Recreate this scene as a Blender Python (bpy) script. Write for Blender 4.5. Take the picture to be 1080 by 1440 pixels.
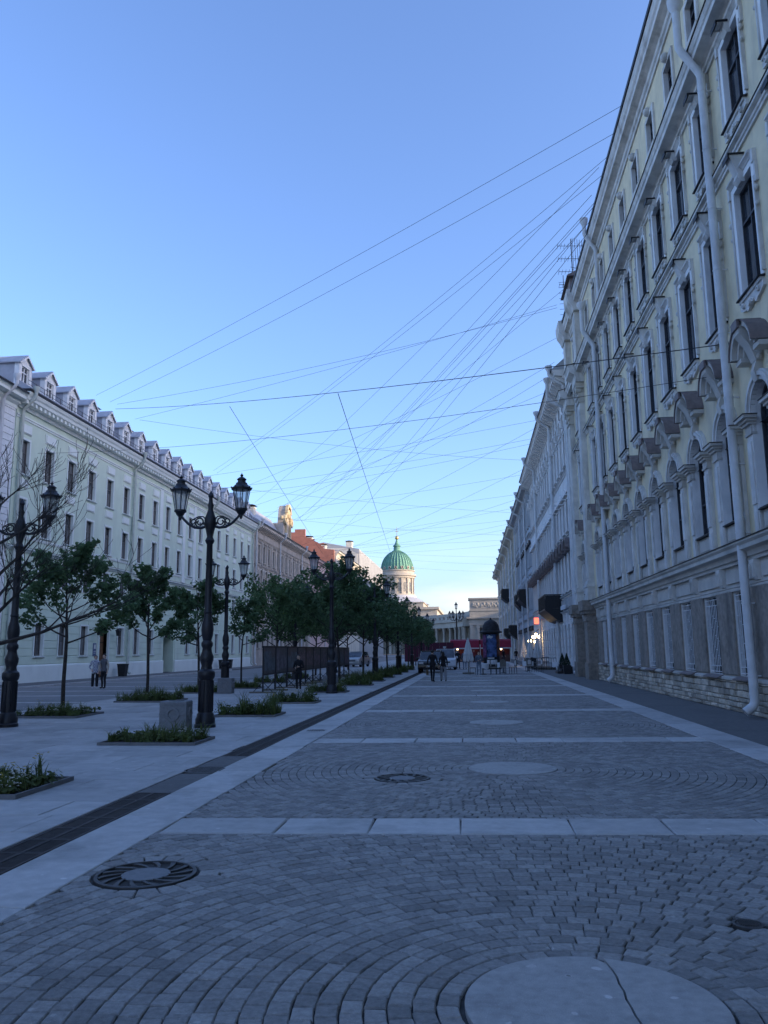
import bpy, math, random
from mathutils import Vector, Matrix

for _o in list(bpy.data.objects):
    bpy.data.objects.remove(_o, do_unlink=True)
SC = bpy.context.scene
COL = SC.collection
R = math.radians

# ------------------------------------------------------------------ camera
CAM_H = 1.70
_cam = bpy.data.cameras.new('camera')
CAM = bpy.data.objects.new('camera', _cam)
COL.objects.link(CAM)
_cam.sensor_fit = 'VERTICAL'
_cam.sensor_height = 36.0
_cam.lens = 28.25
_cam.clip_end = 6000
_cam.clip_start = 0.05
CR = Matrix(((0.99423457, 0.02876811, 0.10329577),
             (0.10667573, -0.16781914, -0.98002909),
             (-0.01085858, 0.98539796, -0.16992045)))
CAM.matrix_world = Matrix.Translation((0, 0, CAM_H)) @ CR.to_4x4()
SC.camera = CAM

# ------------------------------------------------------------------ sky, sun, exposure
SUN_EL = 14.0
SUN_AZ = 100.0       # clockwise from +Y (street direction): low on the right, a little behind
W = bpy.data.worlds.new('World')
SC.world = W
W.use_nodes = True
nt = W.node_tree
nt.nodes.clear()
_out = nt.nodes.new('ShaderNodeOutputWorld')
_bg = nt.nodes.new('ShaderNodeBackground')
_sky = nt.nodes.new('ShaderNodeTexSky')
_sky.sky_type = 'NISHITA'
_sky.sun_disc = False
_sky.sun_elevation = R(SUN_EL)
_sky.sun_rotation = R(SUN_AZ)
_sky.altitude = 0
_sky.air_density = 1.0
_sky.dust_density = 1.9
_sky.ozone_density = 4.4
_bg.inputs['Strength'].default_value = 0.15
# thin pale evening cloud low over the horizon, all the way round
_tc = nt.nodes.new('ShaderNodeTexCoord')
_mp = nt.nodes.new('ShaderNodeMapping')
_mp.inputs['Scale'].default_value = (1.0, 1.0, 4.5)
_mp.inputs['Location'].default_value = (0.35, 0.0, 0.0)
_nz = nt.nodes.new('ShaderNodeTexNoise')
_nz.inputs['Scale'].default_value = 3.0
_nz.inputs['Detail'].default_value = 6
_nz.inputs['Roughness'].default_value = 0.5
_cr = nt.nodes.new('ShaderNodeMapRange')
_cr.inputs['From Min'].default_value = 0.40
_cr.inputs['From Max'].default_value = 0.66
_sx = nt.nodes.new('ShaderNodeSeparateXYZ')
_hr = nt.nodes.new('ShaderNodeMapRange')
_hr.inputs['From Min'].default_value = 0.145
_hr.inputs['From Max'].default_value = 0.06
_mu = nt.nodes.new('ShaderNodeMath')
_mu.operation = 'MULTIPLY'
_mu2 = nt.nodes.new('ShaderNodeMath')
_mu2.operation = 'MULTIPLY'
_mu2.inputs[1].default_value = 0.75
_mx = nt.nodes.new('ShaderNodeMix')
_mx.data_type = 'RGBA'
_mx.inputs['B'].default_value = (2.75, 2.85, 3.0, 1)
L = nt.links.new
L(_tc.outputs['Generated'], _mp.inputs['Vector'])
L(_mp.outputs['Vector'], _nz.inputs['Vector'])
L(_nz.outputs['Fac'], _cr.inputs['Value'])
L(_tc.outputs['Generated'], _sx.inputs[0])
L(_sx.outputs['Z'], _hr.inputs['Value'])
L(_cr.outputs[0], _mu.inputs[0])
L(_hr.outputs[0], _mu.inputs[1])
L(_mu.outputs[0], _mu2.inputs[0])
L(_mu2.outputs[0], _mx.inputs['Factor'])
_wb = nt.nodes.new('ShaderNodeMix')      # camera white balance, even over the whole sky
_wb.data_type = 'RGBA'
_wb.blend_type = 'MULTIPLY'
_wb.inputs['Factor'].default_value = 1.0
_wb.inputs['B'].default_value = (1.04, 0.93, 1.0, 1)
L(_sky.outputs[0], _wb.inputs['A'])
L(_wb.outputs['Result'], _mx.inputs['A'])
L(_mx.outputs['Result'], _bg.inputs['Color'])
L(_bg.outputs[0], _out.inputs[0])

_sl = bpy.data.lights.new('sun', 'SUN')
_sl.energy = 2.0
_sl.angle = R(0.5)
_sl.color = (1.0, 0.78, 0.52)
SUN = bpy.data.objects.new('sun', _sl)
COL.objects.link(SUN)
_sd = Vector((math.sin(R(SUN_AZ)) * math.cos(R(SUN_EL)), math.cos(R(SUN_AZ)) * math.cos(R(SUN_EL)), math.sin(R(SUN_EL))))
SUN.rotation_euler = _sd.to_track_quat('Z', 'Y').to_euler()
SUN.location = (60, 0, 60)

SC.view_settings.view_transform = 'Standard'
SC.view_settings.look = 'None'
SC.view_settings.gamma = 1
SC.view_settings.use_curve_mapping = False
SC.view_settings.exposure = 1.62
SC.cycles.max_bounces = 6
SC.cycles.diffuse_bounces = 3
SC.cycles.glossy_bounces = 3
SC.cycles.transmission_bounces = 4
SC.cycles.transparent_max_bounces = 6
SC.cycles.use_adaptive_sampling = True
SC.cycles.use_denoising = True

# ------------------------------------------------------------------ helpers
def link(o, parent=None):
    COL.objects.link(o)
    if parent is not None:
        o.parent = parent
    return o

def tag(o, label=None, cat=None, group=None, kind=None):
    if label: o['label'] = label
    if cat: o['category'] = cat
    if group: o['group'] = group
    if kind: o['kind'] = kind
    return o

def empty(name, loc=(0, 0, 0), rz=0.0, parent=None):
    o = bpy.data.objects.new(name, None)
    o.empty_display_size = 0.2
    o.location = loc
    o.rotation_euler = (0, 0, rz)
    return link(o, parent)

def place(name, mesh, parent=None, loc=(0, 0, 0), rz=0.0, scale=None):
    o = bpy.data.objects.new(name, mesh)
    o.location = loc
    if rz: o.rotation_euler = (0, 0, rz)
    if scale: o.scale = scale
    return link(o, parent)

def copy_tree(o, parent=None):
    c = o.copy()
    COL.objects.link(c)
    c.parent = parent
    for ch in list(o.children):
        copy_tree(ch, c)
    return c

class MB:
    """collects faces; mesh() turns them into mesh data"""
    def __init__(s):
        s.v = []; s.f = []; s.m = []; s.t = []; s.cur = 0; s.tone = None
    def add(s, vs, fs, mi=None, tone=None):
        b = len(s.v)
        s.v.extend(vs)
        for f in fs:
            s.f.append(tuple(b + i for i in f))
            s.m.append(s.cur if mi is None else mi)
        s.t.extend([0.5 if tone is None else tone] * len(vs))
        return s
    def box(s, x0, x1, y0, y1, z0, z1, mi=None, tone=None, bottom=True):
        vs = [(x0,y0,z0),(x1,y0,z0),(x1,y1,z0),(x0,y1,z0),(x0,y0,z1),(x1,y0,z1),(x1,y1,z1),(x0,y1,z1)]
        fs = [(4,5,6,7),(0,1,5,4),(1,2,6,5),(2,3,7,6),(3,0,4,7)]
        if bottom: fs.append((3,2,1,0))
        return s.add(vs, fs, mi, tone)
    def frus(s, cx, cy, z0, z1, a0, b0, a1, b1, mi=None):
        vs = [(cx-a0,cy-b0,z0),(cx+a0,cy-b0,z0),(cx+a0,cy+b0,z0),(cx-a0,cy+b0,z0),
              (cx-a1,cy-b1,z1),(cx+a1,cy-b1,z1),(cx+a1,cy+b1,z1),(cx-a1,cy+b1,z1)]
        return s.add(vs, [(4,5,6,7),(0,1,5,4),(1,2,6,5),(2,3,7,6),(3,0,4,7),(3,2,1,0)], mi)
    def cbox(s, x0, x1, y0, y1, z0, z1, c=0.02, mi=None, tone=None):
        """box standing on z0 whose upper edges are chamfered"""
        vs = [(x0,y0,z0),(x1,y0,z0),(x1,y1,z0),(x0,y1,z0),
              (x0,y0,z1-c),(x1,y0,z1-c),(x1,y1,z1-c),(x0,y1,z1-c),
              (x0+c,y0+c,z1),(x1-c,y0+c,z1),(x1-c,y1-c,z1),(x0+c,y1-c,z1)]
        fs = [(8,9,10,11)]
        for i in range(4):
            j = (i+1) % 4
            fs.append((i, j, 4+j, 4+i)); fs.append((4+i, 4+j, 8+j, 8+i))
        return s.add(vs, fs, mi, tone)
    def block(s, x0, x1, z0, z1, y0, y1, c=0.015, mi=None, tone=None):
        """masonry block on a facade: front face at y1 chamfered"""
        vs = [(x0,y0,z0),(x1,y0,z0),(x1,y0,z1),(x0,y0,z1),
              (x0,y1-c,z0),(x1,y1-c,z0),(x1,y1-c,z1),(x0,y1-c,z1),
              (x0+c,y1,z0+c),(x1-c,y1,z0+c),(x1-c,y1,z1-c),(x0+c,y1,z1-c)]
        fs = [(11,10,9,8)]
        for i in range(4):
            j = (i+1) % 4
            fs.append((4+i, 4+j, j, i)); fs.append((8+i, 8+j, 4+j, 4+i))
        return s.add(vs, fs, mi, tone)
    def ext_u(s, prof, u0, u1, mi=None, caps=True):
        """closed profile [(d,z)] run along x from u0 to u1"""
        n = len(prof)
        vs = [(u0, d, z) for d, z in prof] + [(u1, d, z) for d, z in prof]
        fs = [(i, (i+1) % n, n+(i+1) % n, n+i) for i in range(n)]
        if caps:
            fs.append(tuple(range(n-1, -1, -1))); fs.append(tuple(range(n, 2*n)))
        return s.add(vs, fs, mi)
    def ext_y(s, poly, y0, y1, mi=None, caps=True):
        """closed outline [(x,z)] pushed along y"""
        n = len(poly)
        vs = [(x, y0, z) for x, z in poly] + [(x, y1, z) for x, z in poly]
        fs = [(i, (i+1) % n, n+(i+1) % n, n+i) for i in range(n)]
        if caps:
            fs.append(tuple(range(n-1, -1, -1))); fs.append(tuple(range(n, 2*n)))
        return s.add(vs, fs, mi)
    def ext_z(s, poly, z0, z1, mi=None, caps=True):
        n = len(poly)
        vs = [(x, y, z0) for x, y in poly] + [(x, y, z1) for x, y in poly]
        fs = [(i, (i+1) % n, n+(i+1) % n, n+i) for i in range(n)]
        if caps:
            fs.append(tuple(range(n-1, -1, -1))); fs.append(tuple(range(n, 2*n)))
        return s.add(vs, fs, mi)
    def lathe(s, prof, seg=16, c=(0,0,0), mi=None, half=None, sx=1, sy=1):
        n = len(prof); vs = []; fs = []
        for i in range(seg):
            a = 2*math.pi*i/seg
            for r, z in prof:
                vs.append((c[0]+r*math.cos(a)*sx, c[1]+r*math.sin(a)*sy, c[2]+z))
        for i in range(seg):
            j = (i+1) % seg
            for k in range(n-1):
                fs.append((i*n+k, j*n+k, j*n+k+1, i*n+k+1))
        if prof[-1][0] > 1e-4: fs.append(tuple(i*n+n-1 for i in range(seg)))
        if prof[0][0] > 1e-4: fs.append(tuple(i*n for i in range(seg-1, -1, -1)))
        return s.add(vs, fs, mi)
    def tube(s, path, rad, seg=6, mi=None, caps=True):
        P = [Vector(p) for p in path]; n = len(P)
        rr = rad if isinstance(rad, (list, tuple)) else [rad]*n
        vs = []; fs = []; up = None
        for i in range(n):
            t = (P[min(i+1, n-1)] - P[max(i-1, 0)])
            if t.length < 1e-9: t = Vector((0,0,1))
            t.normalize()
            if up is None:
                up = Vector((0,0,1)) if abs(t.z) < 0.9 else Vector((1,0,0))
            a = up - t*up.dot(t)
            if a.length < 1e-6: a = t.orthogonal()
            a.normalize(); up = a
            b = t.cross(a)
            for k in range(seg):
                w = 2*math.pi*k/seg
                q = P[i] + (a*math.cos(w) + b*math.sin(w))*rr[i]
                vs.append(tuple(q))
        for i in range(n-1):
            for k in range(seg):
                k2 = (k+1) % seg
                fs.append((i*seg+k, i*seg+k2, (i+1)*seg+k2, (i+1)*seg+k))
        if caps:
            fs.append(tuple(range(seg-1, -1, -1))); fs.append(tuple((n-1)*seg+k for k in range(seg)))
        return s.add(vs, fs, mi)
    def ring_arch(s, r0, r1, y0, y1, a0=0.0, a1=math.pi, c=(0,0), seg=14, mi=None):
        """arched band in the x-z plane between radii r0<r1, from depth y0 out to y1"""
        vs = []; fs = []
        for i in range(seg+1):
            a = a0 + (a1-a0)*i/seg
            for r, y in ((r0,y0),(r0,y1),(r1,y1),(r1,y0)):
                vs.append((c[0]+r*math.cos(a), y, c[1]+r*math.sin(a)))
        for i in range(seg):
            b = i*4
            for k in range(4):
                k2 = (k+1) % 4
                fs.append((b+k, b+4+k, b+4+k2, b+k2))
        fs.append((0,1,2,3)); e = seg*4; fs.append((e+3,e+2,e+1,e))
        return s.add(vs, fs, mi)
    def sphere(s, c, r, seg=10, rings=6, sx=1, sy=1, sz=1, mi=None):
        prof = []
        for i in range(rings+1):
            a = -math.pi/2 + math.pi*i/rings
            prof.append((max(0.0, r*math.cos(a)), r*sz*math.sin(a)))
        prof[0] = (0.0, prof[0][1]); prof[-1] = (0.0, prof[-1][1])
        return s.lathe(prof, seg, c, mi, sx=sx, sy=sy)
    def mesh(s, name, mats, smooth=None, tone=False, fix=True):
        me = bpy.data.meshes.new(name)
        me.from_pydata(s.v, [], s.f)
        if not isinstance(mats, (list, tuple)): mats = [mats]
        for m in mats: me.materials.append(m)
        if len(mats) > 1: me.polygons.foreach_set('material_index', s.m)
        if tone:
            at = me.attributes.new('tone', 'FLOAT', 'POINT')
            at.data.foreach_set('value', s.t)
        if fix and len(s.f) < 20000:
            import bmesh
            bm = bmesh.new(); bm.from_mesh(me)
            bmesh.ops.recalc_face_normals(bm, faces=bm.faces)
            bm.to_mesh(me); bm.free()
        if smooth:
            me.polygons.foreach_set('use_smooth', [True]*len(me.polygons))
            me.set_sharp_from_angle(angle=R(smooth))
        me.update()
        return me
    def build(s, name, mats, parent=None, smooth=None, loc=(0,0,0), rz=0.0, tone=False):
        return place(name, s.mesh(name, mats, smooth, tone), parent, loc, rz)

# ------------------------------------------------------------------ materials
def mat(name, col, rough=0.75, var=0.14, scale=2.5, stain=0.0, stain_scale=0.5, stain_col=None, bump=0.0, bscale=60, spec=0.35,
        metal=0.0, tone=0.0, rnd=0.0, speck=0.0, streak=False, spots=0.0, spot_scale=5.0):
    m = bpy.data.materials.new(name)
    m.use_nodes = True
    t = m.node_tree; N = t.nodes; K = t.links.new
    b = N['Principled BSDF']
    b.inputs['Roughness'].default_value = rough
    b.inputs['Metallic'].default_value = metal
    b.inputs['Specular IOR Level'].default_value = spec
    g = N.new('ShaderNodeNewGeometry')
    last = None
    def mixc(a, bcol, fac):
        x = N.new('ShaderNodeMix'); x.data_type = 'RGBA'
        if isinstance(a, tuple): x.inputs['A'].default_value = a
        else: K(a, x.inputs['A'])
        if isinstance(bcol, tuple): x.inputs['B'].default_value = bcol
        else: K(bcol, x.inputs['B'])
        if isinstance(fac, float): x.inputs['Factor'].default_value = fac
        else: K(fac, x.inputs['Factor'])
        return x.outputs['Result']
    def noise(sc, detail=4, rough_=0.55, squash=None):
        n = N.new('ShaderNodeTexNoise')
        n.inputs['Scale'].default_value = sc
        n.inputs['Detail'].default_value = detail
        n.inputs['Roughness'].default_value = rough_
        if squash:
            mp = N.new('ShaderNodeMapping'); mp.inputs['Scale'].default_value = squash
            K(g.outputs['Position'], mp.inputs['Vector']); K(mp.outputs[0], n.inputs['Vector'])
        else:
            K(g.outputs['Position'], n.inputs['Vector'])
        return n.outputs['Fac']
    def rng(x, a, bb, lo=0.0, hi=1.0):
        r = N.new('ShaderNodeMapRange')
        r.inputs['From Min'].default_value = a; r.inputs['From Max'].default_value = bb
        r.inputs['To Min'].default_value = lo; r.inputs['To Max'].default_value = hi
        K(x, r.inputs['Value']); return r.outputs[0]
    c4 = lambda c, k=1.0: (min(1, c[0]*k), min(1, c[1]*k), min(1, c[2]*k), 1)
    last = mixc(c4(col, 1-var), c4(col, 1+var), rng(noise(scale, 5), 0.3, 0.7))
    if stain > 0:
        sc = stain_col or tuple(x*0.45 for x in col)
        f = rng(noise(stain_scale, 6, 0.62, (1, 1, 0.25) if streak else None), 0.50, 0.72, 0.0, stain)
        last = mixc(last, c4(sc), f)
    if speck > 0:
        f = rng(noise(90, 2), 0.60, 0.75, 0.0, speck)
        last = mixc(last, c4(col, 1.8), f)
    if spots > 0:                                    # dried gum and pale splashes
        vo = N.new('ShaderNodeTexVoronoi'); vo.inputs['Scale'].default_value = spot_scale
        nz_ = N.new('ShaderNodeTexNoise'); nz_.inputs['Scale'].default_value = 14; nz_.inputs['Detail'].default_value = 2
        va = N.new('ShaderNodeVectorMath'); va.operation = 'MULTIPLY_ADD'; va.inputs[1].default_value = (0.05, 0.05, 0.05)
        K(g.outputs['Position'], nz_.inputs['Vector']); K(nz_.outputs['Color'], va.inputs[0]); K(g.outputs['Position'], va.inputs[2]); K(va.outputs[0], vo.inputs['Vector'])
        sp = N.new('ShaderNodeSeparateColor'); K(vo.outputs['Color'], sp.inputs[0])
        md = N.new('ShaderNodeMath'); md.operation = 'MULTIPLY'
        K(rng(vo.outputs['Distance'], 0.10, 0.15, 1.0, 0.0), md.inputs[0]); K(rng(sp.outputs[0], 0.45, 0.9, 0.0, spots), md.inputs[1])
        last = mixc(last, c4(col, 1.75), md.outputs[0])
        md2 = N.new('ShaderNodeMath'); md2.operation = 'MULTIPLY'
        K(rng(vo.outputs['Distance'], 0.08, 0.13, 1.0, 0.0), md2.inputs[0]); K(rng(sp.outputs[1], 0.6, 0.95, 0.0, spots), md2.inputs[1])
        last = mixc(last, c4(col, 0.45), md2.outputs[0])
    if tone > 0 or rnd > 0:
        if tone > 0:
            a = N.new('ShaderNodeAttribute'); a.attribute_name = 'tone'; src = a.outputs['Fac']; amt = tone
        else:
            a = N.new('ShaderNodeObjectInfo'); src = a.outputs['Random']; amt = rnd
        h = N.new('ShaderNodeHueSaturation')
        K(rng(src, 0, 1, 1-amt, 1+amt), h.inputs['Value']); K(last, h.inputs['Color'])
        last = h.outputs['Color']
    K(last, b.inputs['Base Color'])
    if bump > 0:
        bp = N.new('ShaderNodeBump'); bp.inputs['Strength'].default_value = bump
        bp.inputs['Distance'].default_value = 0.02
        K(noise(bscale, 4), bp.inputs['Height']); K(bp.outputs[0], b.inputs['Normal'])
    return m

def glass_mat(name, col=(0.02, 0.024, 0.028), rough=0.06, spec=0.8):
    m = bpy.data.materials.new(name); m.use_nodes = True
    t = m.node_tree; N = t.nodes; K = t.links.new; b = N['Principled BSDF']
    b.inputs['Roughness'].default_value = rough
    b.inputs['Specular IOR Level'].default_value = spec
    g = N.new('ShaderNodeNewGeometry'); n = N.new('ShaderNodeTexNoise'); n.inputs['Scale'].default_value = 0.9
    K(g.outputs['Position'], n.inputs['Vector'])
    r = N.new('ShaderNodeValToRGB'); r.color_ramp.elements[0].position = 0.35; r.color_ramp.elements[1].position = 0.7
    r.color_ramp.elements[0].color = (*[c*0.5 for c in col], 1); r.color_ramp.elements[1].color = (*[c*2.2 for c in col], 1)
    K(n.outputs['Fac'], r.inputs['Fac']); K(r.outputs[0], b.inputs['Base Color'])
    bp = N.new('ShaderNodeBump'); bp.inputs['Strength'].default_value = 0.05; bp.inputs['Distance'].default_value = 0.05
    n2 = N.new('ShaderNodeTexNoise'); n2.inputs['Scale'].default_value = 2.0; K(g.outputs['Position'], n2.inputs['Vector'])
    K(n2.outputs['Fac'], bp.inputs['Height']); K(bp.outputs[0], b.inputs['Normal'])
    return m

def emit_mat(name, col, s):
    m = bpy.data.materials.new(name); m.use_nodes = True
    b = m.node_tree.nodes['Principled BSDF']
    b.inputs['Base Color'].default_value = (*col, 1)
    b.inputs['Emission Color'].default_value = (*col, 1)
    b.inputs['Emission Strength'].default_value = s
    return m

MT = {}
MT['cobble'] = mat('granite_sett', (0.275, 0.265, 0.255), 0.70, 0.22, 26, tone=0.24, bump=0.55, bscale=90, speck=0.4, stain=0.5, stain_scale=0.8, spots=0.55, spot_scale=7)
MT['joint'] = mat('joint_sand', (0.060, 0.058, 0.056), 0.95, 0.3, 20, bump=0.3)
MT['cobble_far'] = mat('granite_sett_far', (0.25, 0.24, 0.235), 0.75, 0.16, 7, bump=0.4, bscale=30, stain=0.35, stain_scale=0.6)
MT['slab'] = mat('granite_slab', (0.42, 0.41, 0.40), 0.68, 0.12, 5, tone=0.13, bump=0.2, bscale=90, stain=0.65, stain_scale=0.8, speck=0.2, spots=0.5, spot_scale=3.2)
MT['band'] = mat('granite_band', (0.47, 0.46, 0.45), 0.68, 0.12, 7, tone=0.12, bump=0.22, bscale=90, stain=0.65, stain_scale=1.2, speck=0.22, spots=0.5, spot_scale=4.5)
MT['disc'] = mat('granite_disc', (0.38, 0.37, 0.36), 0.66, 0.14, 16, bump=0.3, bscale=120, stain=0.6, stain_scale=2.2, speck=0.3, spots=0.9, spot_scale=6.0)
MT['asphalt'] = mat('asphalt', (0.15, 0.147, 0.145), 0.85, 0.15, 9, bump=0.4, bscale=150, stain=0.4, stain_scale=0.7, speck=0.1)
MT['road'] = mat('road_paving', (0.21, 0.21, 0.21), 0.82, 0.12, 5, bump=0.3, bscale=120, stain=0.35, stain_scale=0.4)
MT['iron'] = mat('cast_iron', (0.085, 0.082, 0.082), 0.55, 0.3, 9, metal=0.5, bump=0.3, bscale=60, stain=0.4, stain_scale=4, stain_col=(0.06, 0.04, 0.03))
MT['grate'] = mat('rusty_grate', (0.05, 0.042, 0.04), 0.7, 0.3, 9, metal=0.3, bump=0.3, bscale=60, rnd=0.15)
MT['lamp_black'] = mat('lamp_paint', (0.010, 0.010, 0.014), 0.42, 0.2, 9, spec=0.5, bump=0.12, bscale=40)
MT['stone_bin'] = mat('bin_granite', (0.20, 0.205, 0.215), 0.7, 0.12, 18, bump=0.2, bscale=120, speck=0.2)
MT['soil'] = mat('soil', (0.035, 0.028, 0.02), 0.95, 0.3, 15, bump=0.8, bscale=30)
MT['bed_edge'] = mat('bed_edge_steel', (0.16, 0.16, 0.165), 0.7, 0.15, 6)
MT['bark'] = mat('bark', (0.045, 0.038, 0.033), 0.9, 0.3, 12, bump=0.9, bscale=40)
def leaf_mat(name, col, rnd=0.3):
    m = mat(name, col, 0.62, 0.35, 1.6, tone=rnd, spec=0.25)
    t = m.node_tree; b = t.nodes['Principled BSDF']
    src = b.inputs['Base Color'].links[0].from_socket
    tr = t.nodes.new('ShaderNodeBsdfTranslucent'); mx = t.nodes.new('ShaderNodeMixShader'); mx.inputs[0].default_value = 0.38
    t.links.new(src, tr.inputs['Color'])
    out = [n for n in t.nodes if n.type == 'OUTPUT_MATERIAL'][0]
    t.links.new(b.outputs[0], mx.inputs[1]); t.links.new(tr.outputs[0], mx.inputs[2]); t.links.new(mx.outputs[0], out.inputs[0])
    return m
MT['lamp_glass'] = leaf_mat('frosted_glass', (0.80, 0.80, 0.79), 0.05)
def see_through(m, f):
    t = m.node_tree; out = [n for n in t.nodes if n.type == 'OUTPUT_MATERIAL'][0]; src = out.inputs[0].links[0].from_socket
    tr = t.nodes.new('ShaderNodeBsdfTransparent'); tr.inputs[0].default_value = (0.93, 0.95, 0.97, 1); mx = t.nodes.new('ShaderNodeMixShader'); mx.inputs[0].default_value = f
    t.links.new(src, mx.inputs[1]); t.links.new(tr.outputs[0], mx.inputs[2]); t.links.new(mx.outputs[0], out.inputs[0])
see_through(MT['lamp_glass'], 0.62)
MT['leaf'] = leaf_mat('linden_leaf', (0.105, 0.170, 0.078))
MT['leaf_light'] = leaf_mat('pale_leaf', (0.115, 0.185, 0.075))
MT['grass'] = leaf_mat('bed_grass', (0.11, 0.14, 0.045), 0.4)
MT['flower'] = mat('white_petals', (0.62, 0.60, 0.52), 0.8, 0.2, 9)
MT['flower_y'] = mat('yellow_petals', (0.45, 0.34, 0.06), 0.8, 0.2, 9)
MT['yellow'] = mat('yellow_stucco', (0.75, 0.64, 0.43), 0.85, 0.12, 1.2, stain=0.85, stain_scale=0.9, stain_col=(0.46, 0.41, 0.32), bump=0.2, bscale=50, streak=True)
MT['trimA'] = mat('weathered_trim', (0.64, 0.615, 0.575), 0.85, 0.16, 2.2, stain=0.85, stain_scale=1.6, stain_col=(0.33, 0.31, 0.28), bump=0.25, bscale=45, streak=True)
MT['reveal'] = mat('white_reveal', (0.82, 0.80, 0.77), 0.85, 0.08, 2.0, stain=0.5, stain_scale=2.5, stain_col=(0.38, 0.38, 0.38), bump=0.1, bscale=45, streak=True)
MT['greyband'] = mat('grey_stucco', (0.54, 0.505, 0.45), 0.88, 0.12, 1.6, stain=0.5, stain_scale=1.1, bump=0.2, bscale=45, streak=True)
MT['pier'] = mat('rough_granite_pier', (0.29, 0.25, 0.21), 0.92, 0.25, 6, stain=0.6, stain_scale=1.3, stain_col=(0.08, 0.075, 0.07), bump=0.9, bscale=55, streak=True)
MT['rubble'] = mat('limestone_rubble', (0.50, 0.44, 0.355), 0.92, 0.22, 7, tone=0.35, bump=0.8, bscale=35, stain=0.5, stain_scale=1.5)
MT['mortar'] = mat('plinth_mortar', (0.20, 0.19, 0.17), 0.95, 0.2, 6, bump=0.5, bscale=40)
MT['grille'] = mat('white_grille', (0.78, 0.78, 0.78), 0.55, 0.1, 9)
MT['darkmetal'] = mat('dark_flashing', (0.030, 0.028, 0.030), 0.6, 0.3, 5, metal=0.2)
MT['redmetal'] = mat('oxide_red_flashing', (0.19, 0.150, 0.140), 0.65, 0.25, 5)
MT['pipe'] = mat('zinc_downpipe', (0.64, 0.64, 0.64), 0.5, 0.10, 3, stain=0.6, stain_scale=2.2, stain_col=(0.36, 0.33, 0.30), bump=0.12, bscale=8, streak=True, spec=0.4)
MT['mintpipe'] = mat('painted_mint_pipe', (0.50, 0.53, 0.47), 0.6, 0.1, 3)
MT['frame'] = mat('dark_window_frame', (0.045, 0.045, 0.052), 0.6, 0.25, 9)
MT['glass'] = glass_mat('window_glass', (0.035, 0.04, 0.048), 0.05, 1.0)
MT['glassL'] = glass_mat('window_glass_grey', (0.060, 0.062, 0.064), 0.08, 0.7)
def curtains(m, amount):
    """pale blinds and curtains behind some of the panes, differing from window to window"""
    t = m.node_tree; N = t.nodes; K = t.links.new; b = N['Principled BSDF']; src = b.inputs['Base Color'].links[0].from_socket
    oi = N.new('ShaderNodeObjectInfo'); tc = N.new('ShaderNodeTexCoord'); sp = N.new('ShaderNodeSeparateXYZ'); K(tc.outputs['Object'], sp.inputs[0])
    cut = N.new('ShaderNodeMath'); cut.operation = 'MULTIPLY'; cut.inputs[1].default_value = 2.6; K(oi.outputs['Random'], cut.inputs[0])
    lt = N.new('ShaderNodeMath'); lt.operation = 'LESS_THAN'; K(sp.outputs['Z'], lt.inputs[0]); K(cut.outputs[0], lt.inputs[1])
    wv = N.new('ShaderNodeTexWave'); wv.inputs['Scale'].default_value = 9; wv.inputs['Distortion'].default_value = 2.5; K(tc.outputs['Object'], wv.inputs['Vector'])
    cr = N.new('ShaderNodeMapRange'); cr.inputs['To Min'].default_value = 0.09; cr.inputs['To Max'].default_value = 0.20; K(wv.outputs['Fac'], cr.inputs['Value'])
    am = N.new('ShaderNodeMath'); am.operation = 'MULTIPLY'; am.inputs[1].default_value = amount; K(lt.outputs[0], am.inputs[0])
    mx = N.new('ShaderNodeMix'); mx.data_type = 'RGBA'; K(am.outputs[0], mx.inputs['Factor']); K(src, mx.inputs['A']); K(cr.outputs[0], mx.inputs['B']); K(mx.outputs['Result'], b.inputs['Base Color'])
curtains(MT['glassL'], 0.85)
MT['mint'] = mat('mint_stucco', (0.62, 0.70, 0.56), 0.85, 0.05, 1.0, stain=0.55, stain_scale=0.55, stain_col=(0.47, 0.52, 0.44), bump=0.08, bscale=40, streak=True)
MT['mint_white'] = mat('pale_stucco', (0.74, 0.775, 0.72), 0.85, 0.05, 1.2, stain=0.2, stain_scale=0.8, stain_col=(0.5, 0.52, 0.5), bump=0.08, bscale=40, streak=True)
MT['frameL'] = mat('brown_grey_frame', (0.13, 0.12, 0.11), 0.6, 0.2, 9)
MT['roofgrey'] = mat('zinc_roof', (0.36, 0.37, 0.40), 0.5, 0.12, 2, stain=0.3, stain_scale=1.2, spec=0.4)
MT['dormwhite'] = mat('dormer_paint', (0.74, 0.74, 0.72), 0.8, 0.07, 3, stain=0.3, stain_scale=2)
MT['door'] = mat('wooden_door', (0.16, 0.085, 0.045), 0.55, 0.3, 6, bump=0.2)
MT['whiteB'] = mat('white_stucco', (0.74, 0.71, 0.68), 0.85, 0.09, 1.2, stain=0.5, stain_scale=0.8, stain_col=(0.36, 0.35, 0.35), bump=0.12, bscale=45, streak=True)
MT['greyB'] = mat('grey_facade', (0.50, 0.50, 0.50), 0.85, 0.10, 1.2, stain=0.5, stain_scale=0.8, bump=0.1, streak=True)
MT['creamB'] = mat('cream_facade', (0.66, 0.61, 0.51), 0.85, 0.09, 1.2, stain=0.4, stain_scale=0.8, bump=0.1, streak=True)
MT['blueB'] = mat('pale_blue_facade', (0.46, 0.49, 0.52), 0.85, 0.08, 1.2, stain=0.4, stain_scale=0.8, streak=True)
MT['brown'] = mat('brown_stone', (0.47, 0.405, 0.34), 0.88, 0.14, 1.5, stain=0.55, stain_scale=0.8, stain_col=(0.20, 0.17, 0.15), bump=0.2, bscale=25, streak=True)
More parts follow.
